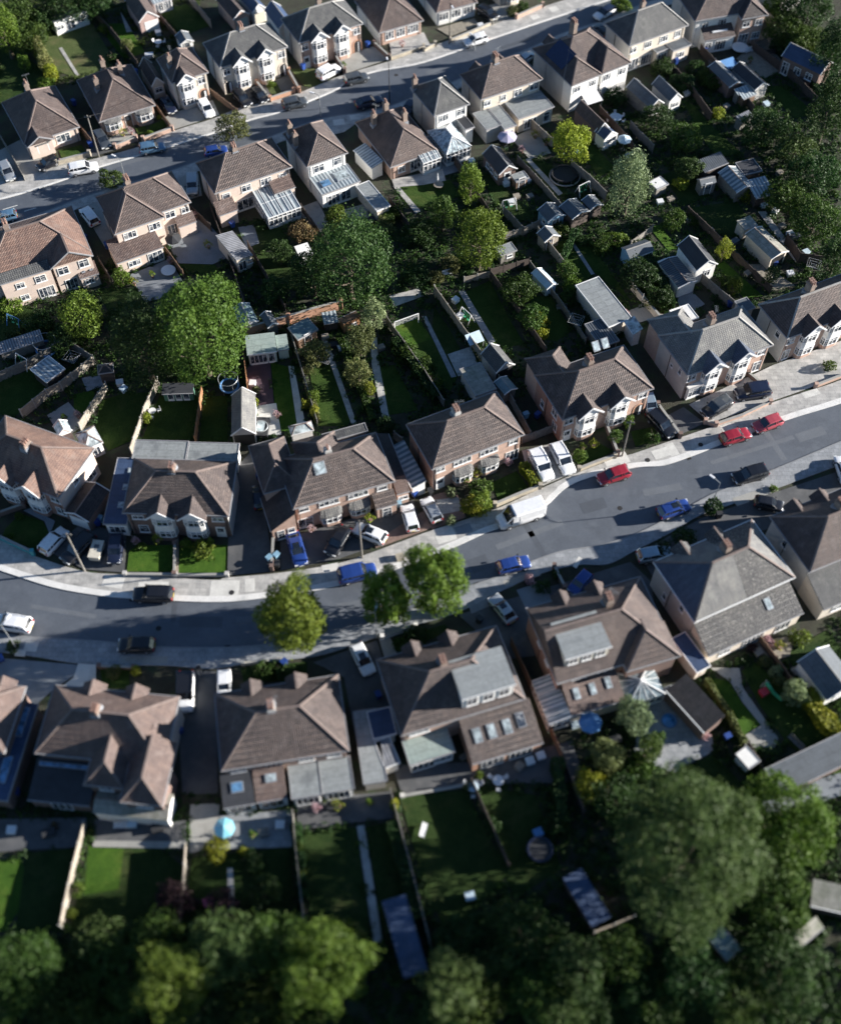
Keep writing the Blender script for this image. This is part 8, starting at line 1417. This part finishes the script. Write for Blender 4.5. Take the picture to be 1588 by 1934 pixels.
def climbing(px, py, rz, look, c='plastic_white'):
    b = MB(); [b.bar(p, q, .07) for p, q in (((-1, 0, 1.9), (1, 0, 1.9)), ((-1, 0, 1.9), (-1.1, -.7, 0)), ((-1, 0, 1.9), (-1.1, .7, 0)), ((1, 0, 1.9), (1.1, -.7, 0)), ((1, 0, 1.9), (1.1, .7, 0)))]
    s = MB(); [s.bar((x, 0, 1.88), (x, 0, .5), .02) for x in (-.6, -.2, .2, .6)]; s.box(-.62, -.1, .46, -.18, .1, .5); s.box(.18, -.1, .46, .62, .1, .5)
    prop('swing_frame', px, py, [('frame', b, c), ('swing_seats', s, 'toy_green')], look, 'swing', rz)
climbing(48, 690, -.6, 'white swing frame'); climbing(32, 615, -.5, 'blue swing frame', 'fabric_blue'); climbing(1100, 405 - 40, .6, 'white swing frame'); climbing(960, 395, .3, 'white frame swing'); climbing(880, 605, -.9, 'white swing frame')
def ply(px, py, rz, c, look, w_=1.0, d=.6, h=.6):
    b = MB(); b.box(-w_ / 2, -d / 2, 0, w_ / 2, d / 2, h); l = MB(); l.box(-w_ / 2 - .03, -d / 2 - .03, h + .002, w_ / 2 + .03, d / 2 + .03, h + .05)
    prop('storage_box', px, py, [('box_body', b, c), ('lid', l, c)], look, 'box', rz)
for x, y, r_, c, lk in [(1420, 40, .4, 'wood_pale', 'pale storage box'), (907, 52, .4, 'plastic_white', 'white sack like box'), (995, 345, .6, 'fabric_pale', 'pale garden box'), (975, 375, .3, 'wood_pale', 'pale planter box'), (1105, 255, .4, 'wood_dark', 'dark storage box'), (228, 726, .2, 'plastic_white', 'white garden box'), (235, 738, .9, 'fabric_pale', 'pale garden box'), (860, 570, .8, 'fabric_pale', 'pale garden box'), (868, 600, .8, 'plastic_white', 'white garden box'), (478, 728, 1.5, 'plastic_white', 'white garden box'), (1300, 535, .5, 'render_white', 'white storage box'), (1250, 500, .5, 'render_white', 'white low store'), (1262, 520, .5, 'render_white', 'white low store'), (1275, 548, .5, 'render_white', 'white low store'), (1490, 455 - 10, .5, 'plastic_white', 'white sacks box'), (252, 1558, 0, 'fabric_pale', 'pale garden box'), (25, 1570, 0, 'plastic_white', 'white garden box'), (530, 1560, 0, 'plastic_white', 'white garden box'), (395, 1706, .4, 'toy_pink', 'pink play box'), (1015, 1575, .4, 'fabric_blue', 'blue play box'), (887, 1695, .2, 'fabric_pale', 'pale garden box'), (630, 1525, .1, 'fabric_dark', 'dark covered box'), (300, 65, .3, 'plastic_white', 'white garden box'), (1310, 140, 0.4, 'wood_grey', 'grey timber box'), (1345, 120, 0.4, 'felt_dark', 'dark covered box'), (1295, 180, 0.4, 'plastic_white', 'white garden box'), (1370, 205, 0.6, 'wood_pale', 'pale planter box'), (1415, 245, 0.3, 'wood_grey', 'grey timber box'), (1445, 200, 0.4, 'fabric_pale', 'pale garden box'), (1470, 330, 0.7, 'wood_pale', 'pale timber box'), (1440, 390, 0.3, 'fabric_pale', 'pale garden box'), (1462, 402, 0.9, 'plastic_white', 'white garden box'), (1475, 430, 0.4, 'wood_grey', 'grey timber box'), (1500, 450, 0.2, 'felt_dark', 'dark covered box'), (1520, 480, 0.5, 'fabric_pale', 'pale garden box'), (1300, 420, 0.4, 'wood_grey', 'grey timber box'), (1340, 440, 0.4, 'wood_pale', 'pale planter box'), (1385, 460, 0.6, 'felt_dark', 'dark covered box'), (1410, 520, 0.6, 'wood_pale', 'pale planter box'), (1490, 520, 0.2, 'plastic_white', 'white garden box'), (1265, 380, 0.4, 'wood_pale', 'pale planter box'), (1245, 385, 0.2, 'plastic_white', 'white garden box'), (1150, 150, 0.4, 'wood_grey', 'grey timber box'), (1210, 300, 0.4, 'wood_pale', 'pale planter box'), (955, 350, 0.4, 'fabric_pale', 'pale garden box'), (1000, 375, 0.4, 'wood_grey', 'grey timber box'), (965, 385, 0.4, 'plastic_white', 'white garden box'), (1090, 290, 0.4, 'fabric_blue', 'blue garden box'), (870, 300, 0.4, 'wood_pale', 'pale planter box'), (890, 308, 0.4, 'fabric_pale', 'pale garden box'), (700, 420, 0.4, 'fabric_dark', 'dark covered box'), (715, 412, 0.4, 'plastic_white', 'white garden box'), (615, 640, 0.3, 'wood_pale', 'pale planter box'), (630, 655, 0.3, 'fabric_dark', 'dark covered box'), (645, 660, 0.4, 'plastic_white', 'white garden box'), (720, 660, 0.4, 'wood_grey', 'grey timber box'), (1440, 1310, 0.5, 'toy_red', 'red play box'), (1500, 1270, 0.5, 'wood_pale', 'pale planter box'), (1430, 1235, 0.5, 'wood_grey', 'grey timber box'), (1160, 1400, 0.3, 'fabric_dark', 'dark covered box'), (1085, 1370, 0.3, 'fabric_pale', 'pale garden box'), (1000, 1440, 0.3, 'fabric_pale', 'pale garden box'), (980, 1450, 0.8, 'wood_grey', 'grey timber box'), (1020, 1430, 0.3, 'plastic_white', 'white garden box'), (95, 1575, 0.3, 'fabric_dark', 'dark covered box'), (300, 1565, 0.3, 'fabric_dark', 'dark covered box'), (500, 1575, 0.3, 'wood_grey', 'grey timber box'), (283, 108, .1, 'plastic_white', 'white covered box'), (1260, 118, .3, 'plastic_white', 'white garden box'), (755, 1075 - 20, .3, 'stone_wall', 'stone planter box')]: ply(x, y, r_, c, lk, 1.3 if 'white low' in lk or 'covered' in lk else .9, .8)
if 1:
    pt = MB(); pt.cyl((0, 0, 0), .18, .26, .42, 10); pt = pt.mesh('pot', 'pot_clay'); q_, n_ = crown_pts(.42, .42, .11, .9, 77); pl_ = [quads_mesh('plant', q_ * (1 + .3 * i), n_, NR.uniform(.6, 1.2, len(q_)) * .11, m_) for i, m_ in enumerate(('leaf_bright', 'flower_pink', 'leaf_yellow'))]
    for i, (x, y) in enumerate([(360, 440), (372, 415), (395, 470), (290, 525), (325, 500), (255, 540), (470, 795), (525, 790), (830, 300), (862, 298), (985, 290), (1010, 262), (1030, 275), (1180, 600), (1225, 585), (1415, 120), (1460, 80), (900, 900), (880, 915), (960, 880), (1120, 845), (1100, 850), (260, 1028), (300, 1025), (400, 1028), (590, 1005), (700, 985), (125, 795), (150, 790), (1290, 1330), (1240, 1420), (1330, 1395), (1470, 1225), (480, 1580), (600, 1530), (640, 1525), (700, 1520), (250, 255), (235, 258), (650, 130), (760, 90)]):
        p = P(x, y); e = bpy.data.objects.new('potted_plant', None); COL.objects.link(e); e.location = (p.x, p.y, .1); e.empty_display_size = .2
        place('pot', pt, e); place('plant', pl_[i % 3], e, (0, 0, .75)); auto(e, ('green', 'pink flowering', 'yellow green')[i % 3] + ' potted plant', x, y, 'potted plant', 'potted plants on the patios')
# round planters and stones round the vivid tree
prop('planter', 1066, 335, [('planter_wall', pm('ring', z=.3, r=2.3, t=.12), 'concrete')], '', 'planter', label='curved low edging round the vivid yellow green tree')
prop('sundial_table', 828, 355, [('table_top', pm('disc', z=.65, r=.75, h=.05), 'wood_pale'), ('pedestal', pm('disc', z=0, r=.08, h=.65), 'wood_brown')], '', 'table', label='round wooden table under the closed white parasol')
# chimneys get their television aerials
for i, (ct, rf_, he) in enumerate(HOUSES):
    ch = [c for c in he.children if c.name.startswith('chimney')]
    if not ch or i % 2: continue
    c = ch[0]; bb = [Vector(v) for v in c.bound_box]; top = max(v.z for v in bb); cx_ = sum(v.x for v in bb) / 8; cy_ = sum(v.y for v in bb) / 8
    b = MB(); b.bar((0, 0, 0), (0, 0, 1.5), .03); b.bar((-.6, 0, 1.45), (.6, 0, 1.45), .025); [b.bar((x, -.25, 1.45), (x, .25, 1.45), .02) for x in (-.5, -.3, -.1, .1, .3, .5)]
    b.build('aerial', 'metal_pole', he, False, (cx_ + .4, cy_, top - .2), i * .7)
# satellite dishes, cables are left out; overhead wire
def wire(a, za, b, zb, label):
    p, q = P(*a), P(*b); p.z, q.z = za, zb; pts = []
    for i in range(13): t = i / 12; v = p.lerp(q, t); v.z -= 1.0 * 4 * t * (1 - t); pts.append(v - p)
    m_ = MB(); m_.tube(pts, .022, 4); o = m_.build('cable', 'tyre', None, False, p); tag(o, label, 'cable')
wire((188, 297), height_of((188, 297), (166, 217)) - .2, (290, 190), 3.2, 'thin cable from the pale pole to the bungalow with two bow windows')
wire((188, 297), height_of((188, 297), (166, 217)) - .2, (120, 235), 3.0, 'thin cable from the pale pole to the leftmost bungalow')
wire((1174, 862), height_of((1174, 862), (1195, 795)) - .2, (1080, 800), 5.4, 'thin cable from the wooden pole to the chequered roof pair')

# ------------------------------------------------------------------ every label singles out one thing
def ordinal(i, n):
    if n == 2: return ('left one', 'right one')[i]
    if i == 0: return 'leftmost'
    if i == n - 1: return 'rightmost'
    return '%s from left' % (('', 'second', 'third', 'fourth', 'fifth', 'sixth', 'seventh', 'eighth', 'ninth', 'tenth', 'eleventh', 'twelfth')[min(i, 11)],)
D = {}
for o in THINGS: D.setdefault(o['label'], []).append(o)
bpy.context.view_layer.update()
for l, os_ in D.items():
    if len(os_) > 1:
        os_.sort(key=lambda o: px_of(o.matrix_world.translation)[0])
        for i, o in enumerate(os_): o['label'] = l + ', ' + ordinal(i, len(os_))
